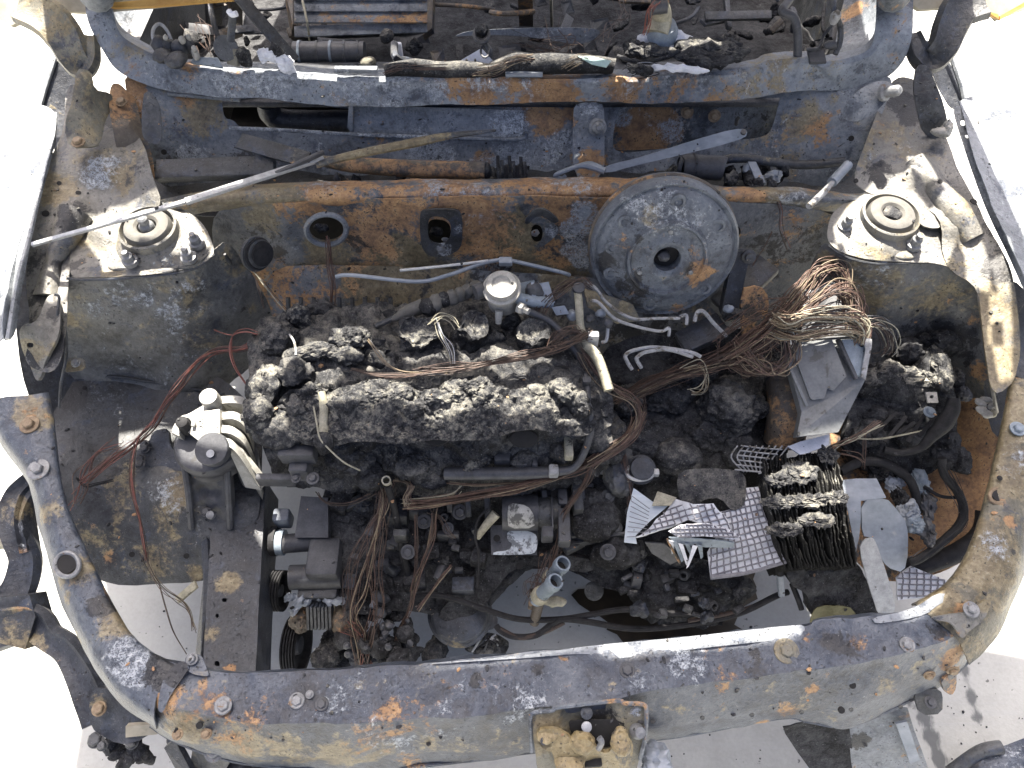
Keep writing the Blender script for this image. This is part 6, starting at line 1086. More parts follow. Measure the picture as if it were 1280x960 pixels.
# ------------------------------------------------------------------ engine mount
t = thing('engine_mount', 'sunlit grey cast engine mount with curved ribs at the left of the engine', 'engine mount', (265, 580, .38))
mc = Zp(262, 552, .455)
MB().lathe([(.040, -.045), (.058, -.040), (.062, -.03), (.058, -.022), (.060, -.012), (.061, -.002), (.056, .006), (.045, .010), (0, .010)], mc, (0, -.12, 1), 48).build('rubber_base', M['aludark'], t)
MB().slab([(213, 540, .49), (222, 523, .493), (238, 516, .494), (255, 506, .495), (272, 500, .495), (277, 505, .495), (277, 548, .492), (268, 555, .49), (250, 552, .488), (240, 544, .488), (232, 538, .488), (232, 530, .49), (226, 536, .49), (224, 545, .488)], .02).build('top_plate', M['alu'], t)
MB().lathe([(.0155, -.02), (.0155, .012), (.0145, .015), (0, .0155)], (264, 500, .505), (0, -.12, 1), 28).build('boss', M['alu'], t)
m = MB(); m.bar((266, 514, .500), (266, 552, .492), .028, .016, bev=.003); m.build('spine', M['alu'], t)
MB().lathe([(.0275, -.016), (.0275, -.002), (.026, 0), (0, .0005)], (264, 561, .497), (0, -.35, 1), 36).build('flat_boss', M['aludark'], t)
MB().lathe([(.0065, 0), (.0065, .001), (0, .001)], (263, 567, .499), (0, -.35, 1), 16).build('bolt_hole', M['steel'], t)
MB().lathe([(.013, -.006), (.013, .004), (.010, .008), (.010, .022), (.007, .024), (0, .024)], (233, 534, .485), (0, -.1, 1), 12).build('stud', M['hose'], t)
MB().tube([(233 + 9 * math.cos(a), 529 + 8 * math.sin(a), .497) for a in np.linspace(2.6, 6.8, 14)], .0035, 8, 2).build('stud_collar', M['alu'], t)
for k in range(3):   # raised casting marks
    MB().tube([(250 + 3.0 * math.cos(a), 523 + k * 5 + 2.2 * math.sin(a), .4955) for a in np.linspace(0, 6.283, 12)], .0006, 5, 2, caps=False).build('casting_mark', M['alu'], t)
RB = [[(276, 500, .498), (292, 499, .50), (305, 502, .497), (313, 512, .485), (318, 530, .455)], [(277, 520, .496), (292, 519, .498), (304, 526, .49), (312, 540, .47), (318, 560, .43)], [(277, 536, .495), (290, 538, .497), (304, 548, .485), (312, 562, .46), (320, 582, .42)], [(276, 552, .494), (288, 554, .494), (300, 566, .480), (312, 584, .45), (326, 606, .41)]]
def finpanel(P, h):
    C = catmull([pt(p) for p in P], 6); m = MB(); n = len(C); w_ = Vector((0, 1, .25)).normalized() * .0065; vs = []
    for i, c in enumerate(C): d = Vector((-.012, .004, -h)); vs += [c - w_, c + w_, c + w_ + d, c - w_ + d]
    F = [(i * 4 + j, i * 4 + (j + 1) % 4, i * 4 + 4 + (j + 1) % 4, i * 4 + 4 + j) for i in range(n - 1) for j in range(4)]
    return m.add(vs, F + [(3, 2, 1, 0), tuple((n - 1) * 4 + j for j in range(4))])
for P in RB: finpanel(P, .055).build('rib', M['alu'], t, sharp=60)
sheet('arm_skin', [(276, 500), (300, 504), (314, 520), (330, 606), (322, 612), (305, 610), (298, 595), (286, 566), (276, 556)], [(276, 505, .47), (314, 520, .45), (330, 606, .385), (290, 570, .44), (303, 608, .39)], M['aludark'], t, step=6, thick=.008, sm=1, amp=.001)
MB().slab([(284, 556, .485), (300, 566, .475), (331, 606, .41), (326, 613, .40), (306, 609, .40), (290, 572, .46)], .012).build('arm_web', M['alu'], t, jit=.002)
sheet('column', [(226, 580), (245, 586), (284, 584), (288, 610), (290, 660), (238, 665), (232, 625)], [(228, 582, .43), (286, 584, .43), (240, 660, .34), (288, 658, .34), (262, 620, .385)], M['aludark'], t, step=6, thick=.02, sm=1, amp=.001, feats=[(252, 615, 4, 12, -.010), (252, 640, 4, 12, -.010), (268, 615, 4, 10, -.008), (268, 645, 4, 10, -.008)])
for a, c in ((231, 240), (284, 288)): MB().tube([(a, 584, .435), (c - 4 if a < 250 else c - 2, 620, .395), (c, 660, .345)], .006, 8).build('column_edge', M['aludark'], t)
MB().lathe([(.008, 0), (.007, .006), (0, .007)], (264, 644, .365), (0, -.3, 1), 14).build('bolt', M['boltm'], t)
sheet('side_plate', [(186, 552), (190, 538), (210, 535), (212, 560), (240, 590), (190, 586), (170, 580), (172, 560)], [(186, 545, .40), (210, 537, .41), (212, 580, .39), (172, 575, .385)], M['black'], t, step=6, thick=.006, sm=1)
for a, b in ((181, 556), (177, 574)): bolt((a, b, .397), .009, M['aludark'], t, (-.3, -.3, 1), washer=1.2)
sheet('side_plate', [(172, 590), (190, 584), (193, 600), (190, 612), (176, 612), (170, 602)], [(172, 590, .385), (190, 585, .385), (180, 612, .375)], M['dirty'], t, step=6, thick=.005, sm=1)
# ------------------------------------------------------------------ alternator cluster
t = thing('alternator', 'sooty grey alternator and bracket block at the lower left of the engine', 'alternator', (410, 700, .20))
sheet('top_bracket', [(376, 620), (410, 622), (410, 672), (368, 672), (372, 645)], [(376, 620, .36), (410, 622, .36), (410, 672, .335), (368, 672, .335)], M['aludark'], t, step=6, thick=.02, sm=0, amp=.001)
m = MB(); m.box((354, 648, .32), (.030, .026, .04), None, .006); m.build('tensioner_block', plain('blue_sooted_alloy', (.07, .08, .10), (.14, .155, .18), 50, .5), t)
MB().tube([(340, 676, .30), (347, 676, .30)], .027, 26).build('idler_pulley', M['hose'], t)
MB().tube([(347, 678, .30), (356, 678, .30)], .023, 26).build('idler_hub', M['bluepipe'], t)
MB().tube([(354, 680, .30), (400, 676, .305)], .017, 20).build('cross_tube', M['aludark'], t)
m = MB(); m.box((408, 702, .30), (.056, .07, .06), None, .008); m.build('upper_housing', M['aludark'], t, jit=.002)
MB().tube([(364, 722, .285), (428, 720, .285)], .022, 20).build('housing_bulge', M['aludark'], t, jit=.002)
m = MB(); m.box((400, 742, .26), (.07, .03, .04), None, .005); m.build('housing_foot', M['dirty'], t, jit=.003)
for k, (a, b) in enumerate(((362, 748), (372, 752), (385, 750), (398, 744), (410, 750), (422, 752), (368, 760))): MB().lump((a, b, .27), (.012, .007, .007), .9, 3, rot=a * 3, sc_=2).build('melted_alloy', M['silver'], t)
for k in range(7): MB().bar((386 + k * 4.6, 756, .265), (387 + k * 4.6, 784, .235), .0042, .02).build('stator_lamination', M['dirty'], t)
MB().lump((376, 776, .23), (.022, .022, .02), .5, 4).build('winding', M['brown'], t); MB().lump((426, 772, .23), (.022, .022, .02), .5, 4).build('winding', M['brown'], t)
for k in range(9):
    rr = random.Random(k); MB().lump((rr.uniform(395, 500), rr.uniform(790, 830), rr.uniform(.14, .19)), (rr.uniform(.02, .04), rr.uniform(.014, .028), .02), .6, 4, sc_=1.6).build('burnt_mass', M[rr.choice(['chardark', 'char', 'black'])], t)
def pulley(a, b, z, r, wd, n, name):
    p = pt((a, b, z)); pr = []
    for k in range(n): pr += [(r, wd * k / n), (r, wd * (k + .45) / n), (r * .90, wd * (k + .6) / n), (r * .90, wd * (k + .9) / n)]
    pr += [(r, wd), (r * .86, wd), (r * .80, wd * .55), (r * .3, wd * .5), (0, wd * .5)]
    t_ = thing(name, '%s ribbed black pulley at the left end of the engine' % ('larger lower' if r > .04 else 'smaller upper'), 'pulley', p)
    MB().lathe([(0, 0)] + pr, p, (1, -.05, .05), 40).build('ribbed_wheel', M['hose'], t_)
    MB().lathe([(r * .35, 0), (r * .3, wd * .3), (0, wd * .32)], p + Vector((wd * .5, 0, 0)), (1, -.05, .05), 16).build('hub', M['aludark'], t_)
pulley(338, 738, .25, .036, .026, 5, 'pulley'); pulley(362, 806, .17, .052, .026, 5, 'crank_pulley')
m = MB(); m.box((468, 752, .24), (.012, .03, .03), None, .003); m.build('blue_clip', M['bluepipe'], t)
t = thing('engine_rubble', 'blackened rubble packed between the alternator and the round canister', 'rubble', (480, 750, .18)); t['kind'] = 'stuff'
m = MB(); rnd = random.Random(31)
for k in range(70): m.lump((rnd.uniform(425, 515), rnd.uniform(690, 828), rnd.uniform(.17, .26)), (rnd.uniform(.008, .022), rnd.uniform(.008, .02), rnd.uniform(.008, .018)), .7, 3, rot=rnd.uniform(0, 180), sc_=1.6)
m.build('rubble', M['chardark'], t, kind='stuff')
MB().lump((462, 824, .16), (.018, .012, .014), .3, 4).build('pale_plug', M['alu'], t)
m = MB(); rnd = random.Random(33)
for k in range(26): m.lump((rnd.uniform(430, 515), rnd.uniform(720, 820), rnd.uniform(.25, .28)), (rnd.uniform(.003, .008),) * 3, .8, 2)
m.build('bright_bits', M['aludark'], t, kind='stuff')
# ------------------------------------------------------------------ control unit with its wires
t = thing('control_unit', 'grey aluminium control unit case tilted under a crown of bare wires', 'control unit', (1035, 490, .42))
m = MB(); m.slab([(986, 456, .545), (998, 424, .565), (1064, 420, .575), (1082, 474, .55), (1048, 540, .50), (996, 546, .495), (1002, 515, .51)], .03); m.build('case', M['ecu'], t, smooth=False)
sheet('raised_face', [(994, 446), (1000, 428), (1040, 424), (1058, 470), (1042, 488), (1034, 486), (1030, 498), (1016, 500), (1013, 498)], [(994, 446, .556), (1040, 424, .578), (1058, 470, .562), (1013, 498, .528), (1030, 498, .532)], M['ecu'], t, step=7, thick=.006, sm=0, amp=.0004)
MB().bar((1047, 424, .582), (1070, 474, .560), .006, .008, bev=.001).build('groove_edge', M['aludark'], t)
MB().bar((986, 458, .552), (1008, 508, .525), .005, .006, bev=.001).build('case_edge', M['ecu'], t)
m = MB(); m.slab([(1052, 424, .585), (1078, 424, .59), (1084, 440, .58), (1080, 468, .565), (1070, 468, .565)], .03); m.build('connector_block', M['bluepipe'], t, jit=.003, smooth=False)
m = MB(); m.slab([(1078, 420, .60), (1090, 424, .60), (1090, 432, .595), (1082, 474, .565), (1076, 470, .565), (1082, 436, .59)], .012); m.build('case_flange', M['pipe'], t)
m = MB(); m.slab([(1006, 362, .60), (1014, 362, .602), (1006, 395, .585), (992, 418, .572), (988, 410, .572)], .02); m.build('upper_wall', M['bluepipe'], t)
m = MB(); m.slab([(1000, 425, .566), (1010, 365, .595), (1055, 345, .605), (1066, 420, .578)], .03); m.build('connector_back', M['aludark'], t)
# looms: one thing each
WC = [M['copper'], M['copper'], M['copperdk'], M['coppergold']]; WD = [M['copperdk'], M['copper'], M['copperdk']]; WG = [M['coppergold'], M['coppergold'], M['copper'], M['pipetan']]
def loom(label, loc, *runs):
    t = thing('wire_bundle', label, 'wires', loc, 'bare wire bundles across the engine bay')
    for k, (P, n, ms, sp, r, kw) in enumerate(runs): wires(P, n, ms, t, sp, r, 100 + k + int(loc[0]), **kw)
    return t
loom('thick crown of bare copper wires spilling over the grey control unit', (1020, 400, .58),
     ([(905, 448, .53), (940, 425, .56), (975, 395, .585), (1003, 360, .605), (1020, 338, .618), (1042, 332, .62), (1056, 346, .61), (1056, 372, .60)], 30, WC, .017, .0012, dict(jit=.35, bulge=[.8, .9, 1, 1, 1, 1, .8, .6])),
     ([(920, 452, .53), (955, 432, .56), (990, 408, .59), (1015, 380, .612), (1040, 364, .622), (1062, 366, .618), (1070, 385, .605), (1066, 405, .59)], 30, WC, .016, .0012, dict(jit=.35)),
     ([(970, 398, .60), (985, 404, .61), (1010, 398, .618), (1045, 396, .622), (1068, 398, .618), (1080, 412, .605), (1076, 428, .59)], 36, WG, .015, .0013, dict(jit=.35, bulge=[.8, 1, 1, 1, 1, .9, .7])),
     ([(968, 412, .585), (990, 420, .60), (1020, 416, .608), (1055, 412, .61), (1078, 418, .60)], 20, WG, .012, .0012, dict(jit=.4)),
     ([(1078, 404, .605), (1094, 404, .605), (1108, 414, .59), (1112, 432, .57), (1106, 440, .56)], 22, [M['aludark'], M['pipetan'], M['copperdk']], .013, .0012, dict(jit=.35)),
     ([(930, 440, .55), (950, 455, .55), (968, 465, .55), (985, 452, .56), (990, 430, .58), (985, 415, .59)], 26, WC, .014, .0011, dict(jit=.5)))
loom('broad dark copper wire bundle running from the engine to the control unit', (860, 460, .50),
     ([(778, 500, .47), (810, 482, .48), (850, 466, .49), (890, 452, .51), (925, 432, .54), (950, 418, .56)], 34, WD, .016, .001, dict(jit=.4)),
     ([(795, 492, .47), (840, 472, .49), (880, 462, .50), (915, 452, .52), (945, 462, .53), (975, 462, .54)], 30, WC, .014, .001, dict(jit=.45)),
     ([(850, 462, .50), (872, 456, .51), (880, 470, .50), (876, 486, .48), (862, 488, .47)], 8, [M['coppergold'], M['pipetan']], .008, .001, dict(jit=.5)),
     ([(905, 420, .56), (940, 395, .575), (980, 380, .585), (1005, 368, .60)], 20, WD, .018, .0008, dict(jit=.6)),
     ([(915, 430, .54), (925, 450, .54), (945, 440, .55), (960, 420, .57), (975, 425, .57)], 18, WC, .022, .0009, dict(jit=.8)))
loom('dark wire bundle curving over the middle of the engine crust', (600, 455, .60),
     ([(520, 466, .600), (560, 462, .604), (600, 456, .606), (640, 448, .608), (680, 440, .61), (710, 430, .61), (735, 418, .605)], 22, WD, .010, .0009, dict(jit=.5)),
     ([(440, 462, .595), (480, 470, .597), (530, 466, .60), (570, 458, .604)], 8, WD, .005, .0008, dict()),
     ([(462, 425, .61), (472, 440, .605), (485, 456, .60), (510, 466, .598), (560, 466, .60)], 6, [M['coppergold'], M['steel']], .004, .0011, dict()),
     ([(545, 402, .62), (552, 420, .61), (562, 440, .605), (566, 460, .60)], 5, [M['pipetan'], M['steel']], .006, .0009, dict()),
     ([(540, 404, .62), (552, 395, .625), (566, 398, .622), (575, 410, .615)], 5, [M['pipetan'], M['copperdk']], .006, .0009, dict()))
loom('dark loom rising beside the round pump toward the brake booster', (705, 375, .62),
     ([(672, 400, .60), (680, 380, .62), (700, 362, .635), (720, 352, .635), (735, 358, .63)], 18, WD, .010, .0009, dict(jit=.5)),
     ([(690, 430, .60), (700, 418, .605), (720, 412, .605), (730, 420, .60)], 14, WD, .010, .0009, dict(jit=.6)))
loom('long copper loom running down the right side of the engine and along its front', (690, 590, .46),
     ([(728, 440, .58), (742, 465, .56), (765, 485, .54), (790, 500, .52), (798, 520, .50), (790, 545, .49), (760, 565, .48), (735, 580, .47)], 18, WC, .010, .001, dict(jit=.5)),
     ([(800, 520, .49), (785, 545, .49), (755, 568, .48), (720, 588, .46), (680, 600, .45), (640, 612, .44), (590, 622, .43), (540, 630, .42), (510, 632, .42)], 30, WC, .0095, .001, dict(jit=.45)),
     ([(800, 500, .50), (800, 530, .49), (775, 555, .48), (745, 575, .47), (735, 600, .45), (722, 620, .42), (705, 645, .39), (700, 680, .36), (690, 715, .32)], 14, WD, .008, .001, dict(jit=.45)),
     ([(510, 632, .42), (508, 622, .425), (514, 608, .43), (508, 600, .43), (492, 600, .43)], 14, WG, .007, .001, dict()),
     ([(506, 628, .42), (560, 622, .42), (575, 612, .43)], 6, WG, .005, .001, dict()),
     ([(560, 604, .44), (600, 606, .44), (640, 604, .44), (680, 602, .45)], 5, [M['coppergold'], M['copper']], .003, .001, dict()),
     ([(776, 560, .42), (780, 580, .41), (786, 605, .39), (790, 640, .36)], 10, [M['copper']], .006, .001, dict()))
loom('copper wires hanging in a curtain over the alternator, longest ones left', (460, 720, .32),
     ([(482, 612, .43), (474, 630, .41), (466, 655, .385), (450, 685, .36), (436, 715, .33), (434, 740, .31), (440, 775, .28), (448, 800, .24)], 8, WD, .010, .0009, dict(jit=.8)),
     ([(484, 610, .43), (478, 635, .41), (470, 665, .38), (460, 700, .345), (450, 740, .31), (445, 770, .29), (450, 800, .25), (450, 830, .20)], 12, WC, .011, .0009, dict(jit=.7)),
     ([(486, 612, .43), (480, 640, .40), (472, 680, .36), (468, 720, .33), (470, 760, .30), (465, 790, .27), (462, 820, .22)], 12, WC, .011, .0009, dict(jit=.7, free=.5)),
     ([(440, 780, .28), (450, 800, .25), (455, 825, .21), (460, 838, .19)], 10, [M['copper'], M['copperred']], .014, .001, dict(jit=.7)))
loom('twisted copper wires trailing down in front of the engine toward the crossmember', (520, 730, .30),
     ([(544, 640, .40), (540, 670, .37), (530, 700, .34), (520, 730, .31), (512, 760, .28), (500, 790, .24), (484, 830, .19)], 12, WC, .006, .0011, dict(jit=.6)),
     ([(520, 645, .40), (520, 680, .36), (520, 710, .33), (514, 740, .30)], 4, WC, .004, .001, dict()),
     ([(564, 708, .33), (550, 725, .31), (535, 745, .29), (522, 762, .28)], 5, WC, .004, .0011, dict()),
     ([(538, 638, .40), (552, 650, .39), (560, 665, .38), (570, 672, .37)], 4, WD, .004, .0009, dict()),
     ([(395, 615, .42), (410, 628, .40), (440, 628, .40), (470, 615, .42)], 4, WD, .004, .0009, dict()))
loom('red bare wires running from the engine down the left wheel arch', (200, 530, .42),
     ([(322, 428, .54), (300, 436, .53), (272, 438, .515), (248, 452, .49), (225, 480, .465), (205, 505, .45), (188, 535, .43), (160, 560, .425), (130, 580, .425), (105, 605, .42)], 9, [M['copperred'], M['copperred'], M['copper']], .006, .0011, dict(jit=.6, free=1)),
     ([(322, 418, .55), (308, 414, .55), (292, 420, .54), (288, 440, .53), (294, 460, .52), (308, 480, .51)], 3, [M['copperred']], .003, .0012, dict()),
     ([(190, 530, .44), (172, 550, .43), (164, 580, .42), (164, 610, .41), (172, 640, .39), (178, 670, .37), (182, 700, .34)], 8, [M['copper'], M['copperred'], M['copperdk']], .005, .001, dict()),
     ([(145, 556, .43), (120, 570, .43), (104, 592, .42), (96, 612, .42), (92, 632, .41)], 8, [M['copperred'], M['copper']], .010, .001, dict(jit=.8, free=.7)),
     ([(140, 600, .415), (120, 605, .415), (105, 608, .415), (96, 600, .42)], 3, [M['hose']], .004, .0014, dict()),
     ([(180, 690, .35), (192, 720, .32), (206, 740, .29), (225, 752, .27), (236, 765, .25), (245, 790, .22)], 6, WC, .005, .001, dict(free=1)),
     ([(200, 730, .30), (208, 760, .26), (218, 790, .22), (234, 818, .20)], 2, WD, .002, .0009, dict()),
     ([(268, 412, .56), (280, 416, .55), (290, 418, .55)], 3, [M['copperred']], .003, .001, dict()))
loom('rusty red wires hanging from the left hole in the firewall', (412, 340, .60),
     ([(410, 298, 0, .96), (412, 315, 0, .945), (413, 335, 0, .93), (416, 360, 0, .90), (414, 392, 0, .87)], 10, [M['copper'], M['copperred'], M['copper']], .006, .0010, dict(jit=.5)))
loom('thin red wires hanging right of the brake booster', (975, 290, .60),
     ([(975, 250, .66), (978, 265, .65), (977, 282, .63), (982, 300, .60), (988, 310, .58)], 4, [M['copperred'], M['copperred'], M['copperdk']], .004, .001, dict()),
     ([(966, 290, .62), (955, 310, .59), (945, 325, .57), (936, 345, .55), (925, 370, .53)], 3, [M['copper']], .003, .0008, dict()))
loom('short fine wires left of the engine below the tower', (345, 370, .55),
     ([(318, 340, .58), (330, 355, .57), (345, 375, .56), (358, 388, .55)], 3, [M['pipetan'], M['copperdk']], .004, .0008, dict()), ([(318, 345, .58), (325, 365, .56), (330, 385, .55)], 2, [M['copperdk']], .004, .0008, dict()))
loom('bare wires fanning over the top of the plate stack', (1060, 550, .44),
     ([(1040, 562, .44), (1060, 552, .45), (1080, 540, .455), (1100, 530, .46)], 8, [M['copper'], M['copperdk'], M['pipetan']], .009, .0011, dict(jit=.6)),
     ([(1050, 566, .43), (1070, 570, .43), (1080, 578, .42)], 3, [M['copper']], .004, .001, dict()), ([(1081, 540, .45), (1080, 560, .43), (1078, 585, .40)], 3, [M['copper'], M['copperdk']], .003, .001, dict()), ([(1060, 548, .45), (1100, 548, .45), (1150, 540, .45)], 3, [M['pipetan']], .003, .0009, dict()))
MB().tube([(392, 508, .595), (396, 530, .59), (400, 548, .58), (412, 562, .565), (430, 578, .55), (450, 588, .52)], .0013, 6).build('wire', M['pipetan'], bpy.data.objects['wire_bundle.002'])
MB().tube([(362, 418, .60), (368, 428, .603), (370, 444, .605)], .002, 6).build('wire', M['pipe'], bpy.data.objects['wire_bundle.002'])
# ------------------------------------------------------------------ right corner: char, hoses, plate stack
t = thing('char_heap', 'heap of black char with pale crusty peaks in front of the right strut tower', 'char heap', (1135, 500, .36))
sheet('heap_base', [(1060, 478), (1085, 455), (1105, 450), (1140, 462), (1160, 440), (1172, 425), (1186, 470), (1198, 500), (1196, 560), (1170, 590), (1130, 600), (1080, 585), (1050, 560), (1060, 520)], [(1070, 475, .47), (1120, 465, .50), (1172, 430, .50), (1190, 500, .47), (1130, 520, .43), (1080, 560, .39), (1180, 580, .38), (1130, 598, .34)], M['chardark'], t, step=4, rough=(.016, 1.3), thick=.02)
for (a, b, z, x, y, h, am, c) in ((1105, 465, .495, .034, .014, .016, .6, 'charlite'), (1135, 472, .49, .03, .016, .016, .6, 'charlite'), (1172, 455, .50, .014, .034, .02, .6, 'charlite'), (1178, 478, .495, .014, .022, .02, .6, 'charlite'), (1162, 474, .49, .016, .014, .014, .6, 'charlite'), (1120, 485, .46, .05, .02, .03, .5, 'char'), (1085, 478, .47, .03, .02, .03, .5, 'char'), (1150, 490, .46, .03, .018, .02, .5, 'char'), (1110, 520, .42, .05, .025, .02, .5, 'chardark'), (1150, 540, .41, .04, .025, .02, .6, 'chardark'), (1085, 540, .41, .03, .03, .02, .5, 'chardark'), (1195, 470, .47, .014, .016, .016, .5, 'char'), (1205, 492, .46, .012, .012, .012, .6, 'aludark'), (1180, 560, .40, .028, .03, .025, .6, 'chardark'), (1195, 575, .39, .02, .02, .02, .6, 'chardark'), (1170, 425, .50, .03, .02, .02, .6, 'chardark'), (1140, 440, .49, .03, .02, .02, .5, 'chardark')):
    MB().lump((a, b, z), (x, y, h), am, 4, sc_=1.7).build('char_lump', M[c], t)
for k in range(5): MB().bar((1092 + k * 14, 545 + k % 2 * 8, .43), (1120 + k * 12, 515 + k % 3 * 6, .45), .006, .004).build('char_sliver', M['hose'], t, jit=.003)
t = thing('terminal_plate', 'small pale square plate with a hole on the black char heap', 'plate', (1165, 496, .49))
sheet('plate', [(1157, 490), (1171, 490), (1173, 503), (1160, 503)], [(1157, 490, .505), (1171, 490, .505), (1173, 503, .50), (1160, 503, .50)], M['alu'], t, holes=[[(1162, 494), (1167, 494), (1167, 498), (1162, 498)]], step=4, thick=.004, sm=0, amp=.0002)
bolt((1162, 515, .47), .008, M['bluepipe'], t)
t = thing('burnt_hose', 'dark grey hose with an elbow curling round the black char heap', 'hose', (1180, 560, .40))
MB().tube([(1192, 498, .49), (1190, 512, .48), (1180, 530, .465), (1165, 545, .45), (1150, 560, .43), (1125, 566, .42), (1105, 562, .42)], [.010, .013, .014, .010, .007, .006, .006], 12).build('hose', M['hose'], t)
MB().tube([(1176, 572, .42), (1180, 592, .40), (1195, 612, .38), (1204, 635, .36), (1200, 655, .35), (1180, 675, .345), (1150, 698, .335), (1138, 702, .33)], .0075, 12).build('corrugated_cable', M['hose'], t, jit=.002)
wires([(1178, 580, .415), (1192, 606, .39), (1204, 635, .365), (1198, 658, .355), (1160, 690, .342), (1140, 700, .335)], 9, [M['hose'], M['aludark'], M['hose']], t, .008, .0010, 41, name='strand')
MB().tube([(1050, 590, .40), (1075, 578, .40), (1100, 578, .395), (1125, 590, .385), (1140, 605, .375), (1150, 640, .34)], .008, 10).build('hose', M['hose'], t)
MB().tube([(1155, 608, .37), (1175, 620, .365), (1195, 622, .365)], .003, 6).build('thin_hose', M['hose'], t)
t = thing('melted_rags', 'grey melted shreds hanging on the rusty wheel arch below the char heap', 'shreds', (1150, 620, .34))
for k, (a, b, x, y) in enumerate(((1150, 605, .014, .03), (1158, 625, .010, .034), (1100, 592, .02, .014), (1118, 605, .016, .014), (1125, 622, .012, .02), (1145, 655, .016, .016), (1160, 665, .010, .024), (1090, 585, .012, .008), (1136, 640, .02, .02))):
    MB().lump((a, b, .355), (x, y, .010), .8, 4, sc_=2).build('shred', M[['bluepipe', 'aludark', 'char', 'silver', 'chardark'][k % 5]], t)
t = thing('drain_hose', 'thick black ribbed hose lying along the foot of the right wheel arch', 'hose', (1180, 700, .28))
MB().tube([(1130, 712, .27), (1160, 706, .28), (1195, 692, .30), (1225, 668, .32), (1232, 640, .34)], .017, 14).build('hose', M['hose'], t, jit=.003)
# plate stack
t = thing('plate_stack', 'stack of charred black plates with pale crusted edges beside the silver sheets', 'plate stack', (1012, 640, .32))
rnd = random.Random(2); NP = 28
for i in range(NP):
    u = i / (NP - 1); a0, b0 = 953 + u * 90, 574 - u * 12; a1, b1 = 962 + u * 96, 640 - u * 8; a2, b2 = 985 + u * 86, 712 - u * 4
    top = [pt((a0, b0, .435)), pt((a0 * .5 + a1 * .5 + rnd.uniform(-1, 1), b0 * .5 + b1 * .5, .43)), pt((a1 + rnd.uniform(-2, 2), b1, .415)), pt((a1 * .5 + a2 * .5 + rnd.uniform(-3, 3), b1 * .5 + b2 * .5 + 4, .385)), pt((a2 + rnd.uniform(-2, 2), b2, .345))]
    C = resample(catmull(top, 8), 44); m = MB(); vs = []; hw = .0013; fz = rnd.uniform(0, 9); zo = rnd.uniform(-.004, .003)
    for k, c in enumerate(C):
        hgt = crust(c + Vector((fz, 0, 0)), .011, 2.2) + zo + rnd.uniform(-.0008, .0008); wv = hw * (.85 + .35 * noise.noise(c * 90))
        d = Vector((1, 0, 0)); vs += [c + d * wv * -1 + Vector((0, 0, hgt - .0003)), c + Vector((0, 0, hgt + .0003)), c + d * wv + Vector((0, 0, hgt - .0003)), c + d * wv + Vector((0, .02, -.09)), c - d * wv + Vector((0, .02, -.09))]
    F = [(k * 5 + j, k * 5 + (j + 1) % 5, k * 5 + 5 + (j + 1) % 5, k * 5 + 5 + j) for k in range(43) for j in range(5)]
    m.add(vs, F + [(4, 3, 2, 1, 0), tuple(43 * 5 + j for j in range(5))]); m.build('plate', M['plateedge'], t, spots={'ash': [(a0 + 2, 606 - u * 4 + rnd.uniform(-3, 3), 7, rnd.uniform(.3, .8)), (a1, 636 - u * 6 + rnd.uniform(-3, 3), 7, rnd.uniform(.3, .8)), (a1 + 8, 664 - u * 6 + rnd.uniform(-6, 6), 15, rnd.uniform(.1, .5))] + ([(a0, 586 - u * 8, 12, .7)] if .33 < u < .62 or u > .82 else [])})  # pale crust bands, painted brighter where the sun bands cross
for (a, b, x, y, c) in ((975, 600, .016, .014, 'charlite'), (1000, 590, .020, .022, 'charlite'), (1034, 568, .012, .018, 'charlite'), (975, 628, .024, .012, 'charlite'), (1012, 625, .026, .012, 'charlite'), (1045, 622, .014, .012, 'charlite'), (980, 662, .022, .012, 'charlite'), (1020, 650, .022, .014, 'charlite')):
    MB().lump((a, b, .441 - max(b - 600, 0) * .00042), (x * 1.4, y * .85, .0055), 1.0, 4, sc_=2.6).build('crust_patch', M[c], t)
sheet('stack_case', [(980, 700), (1065, 690), (1090, 740), (1100, 775), (1015, 782), (1010, 740), (985, 730)], [(985, 705, .32), (1070, 695, .32), (1095, 770, .24), (1015, 780, .22)], M['chardark'], t, step=5, rough=(.012, 1.4), thick=.03)
sheet('case_foot', [(1012, 770), (1025, 758), (1060, 756), (1072, 770), (1070, 790), (1015, 790)], [(1012, 770, .25), (1060, 756, .26), (1040, 788, .22)], plain('olive_scorched', (.06, .055, .02), (.15, .14, .07), 40, .7), t, step=5, sm=1, rough=(.008, 1.5))
t = thing('silver_sheets', 'smooth blue grey bent metal sheets leaning on the right of the plate stack', 'metal sheets', (1095, 660, .32))
sheet('sheet_panel', [(1052, 600), (1070, 598), (1096, 598), (1108, 622), (1076, 626), (1076, 650), (1074, 672), (1070, 690), (1062, 650)], [(1052, 600, .42), (1096, 598, .415), (1108, 622, .41), (1076, 626, .415), (1070, 690, .36)], M['silver'], t, step=7, sm=0, thick=.003, amp=.0008)
sheet('sheet_panel', [(1076, 626), (1108, 622), (1124, 640), (1134, 655), (1136, 690), (1130, 716), (1110, 710), (1095, 690), (1090, 672), (1078, 670)], [(1076, 626, .414), (1108, 622, .409), (1135, 660, .36), (1132, 714, .31), (1095, 690, .35), (1085, 660, .375)], M['silver'], t, step=6, sm=1, thick=.003, amp=.001)
sheet('sheet_strip', [(1074, 686), (1080, 675), (1092, 672), (1098, 685), (1120, 755), (1116, 770), (1100, 774), (1085, 730)], [(1074, 686, .37), (1092, 672, .385), (1120, 757, .29), (1100, 774, .27)], M['steel'], t, step=6, sm=1, thick=.003, amp=.001)
m = MB(); m.slab([(985, 558, .445), (1000, 552, .45), (1036, 543, .455), (1036, 556, .45), (1010, 566, .445), (1000, 568, .445)], .004); m.build('top_scrap', M['white'], t)
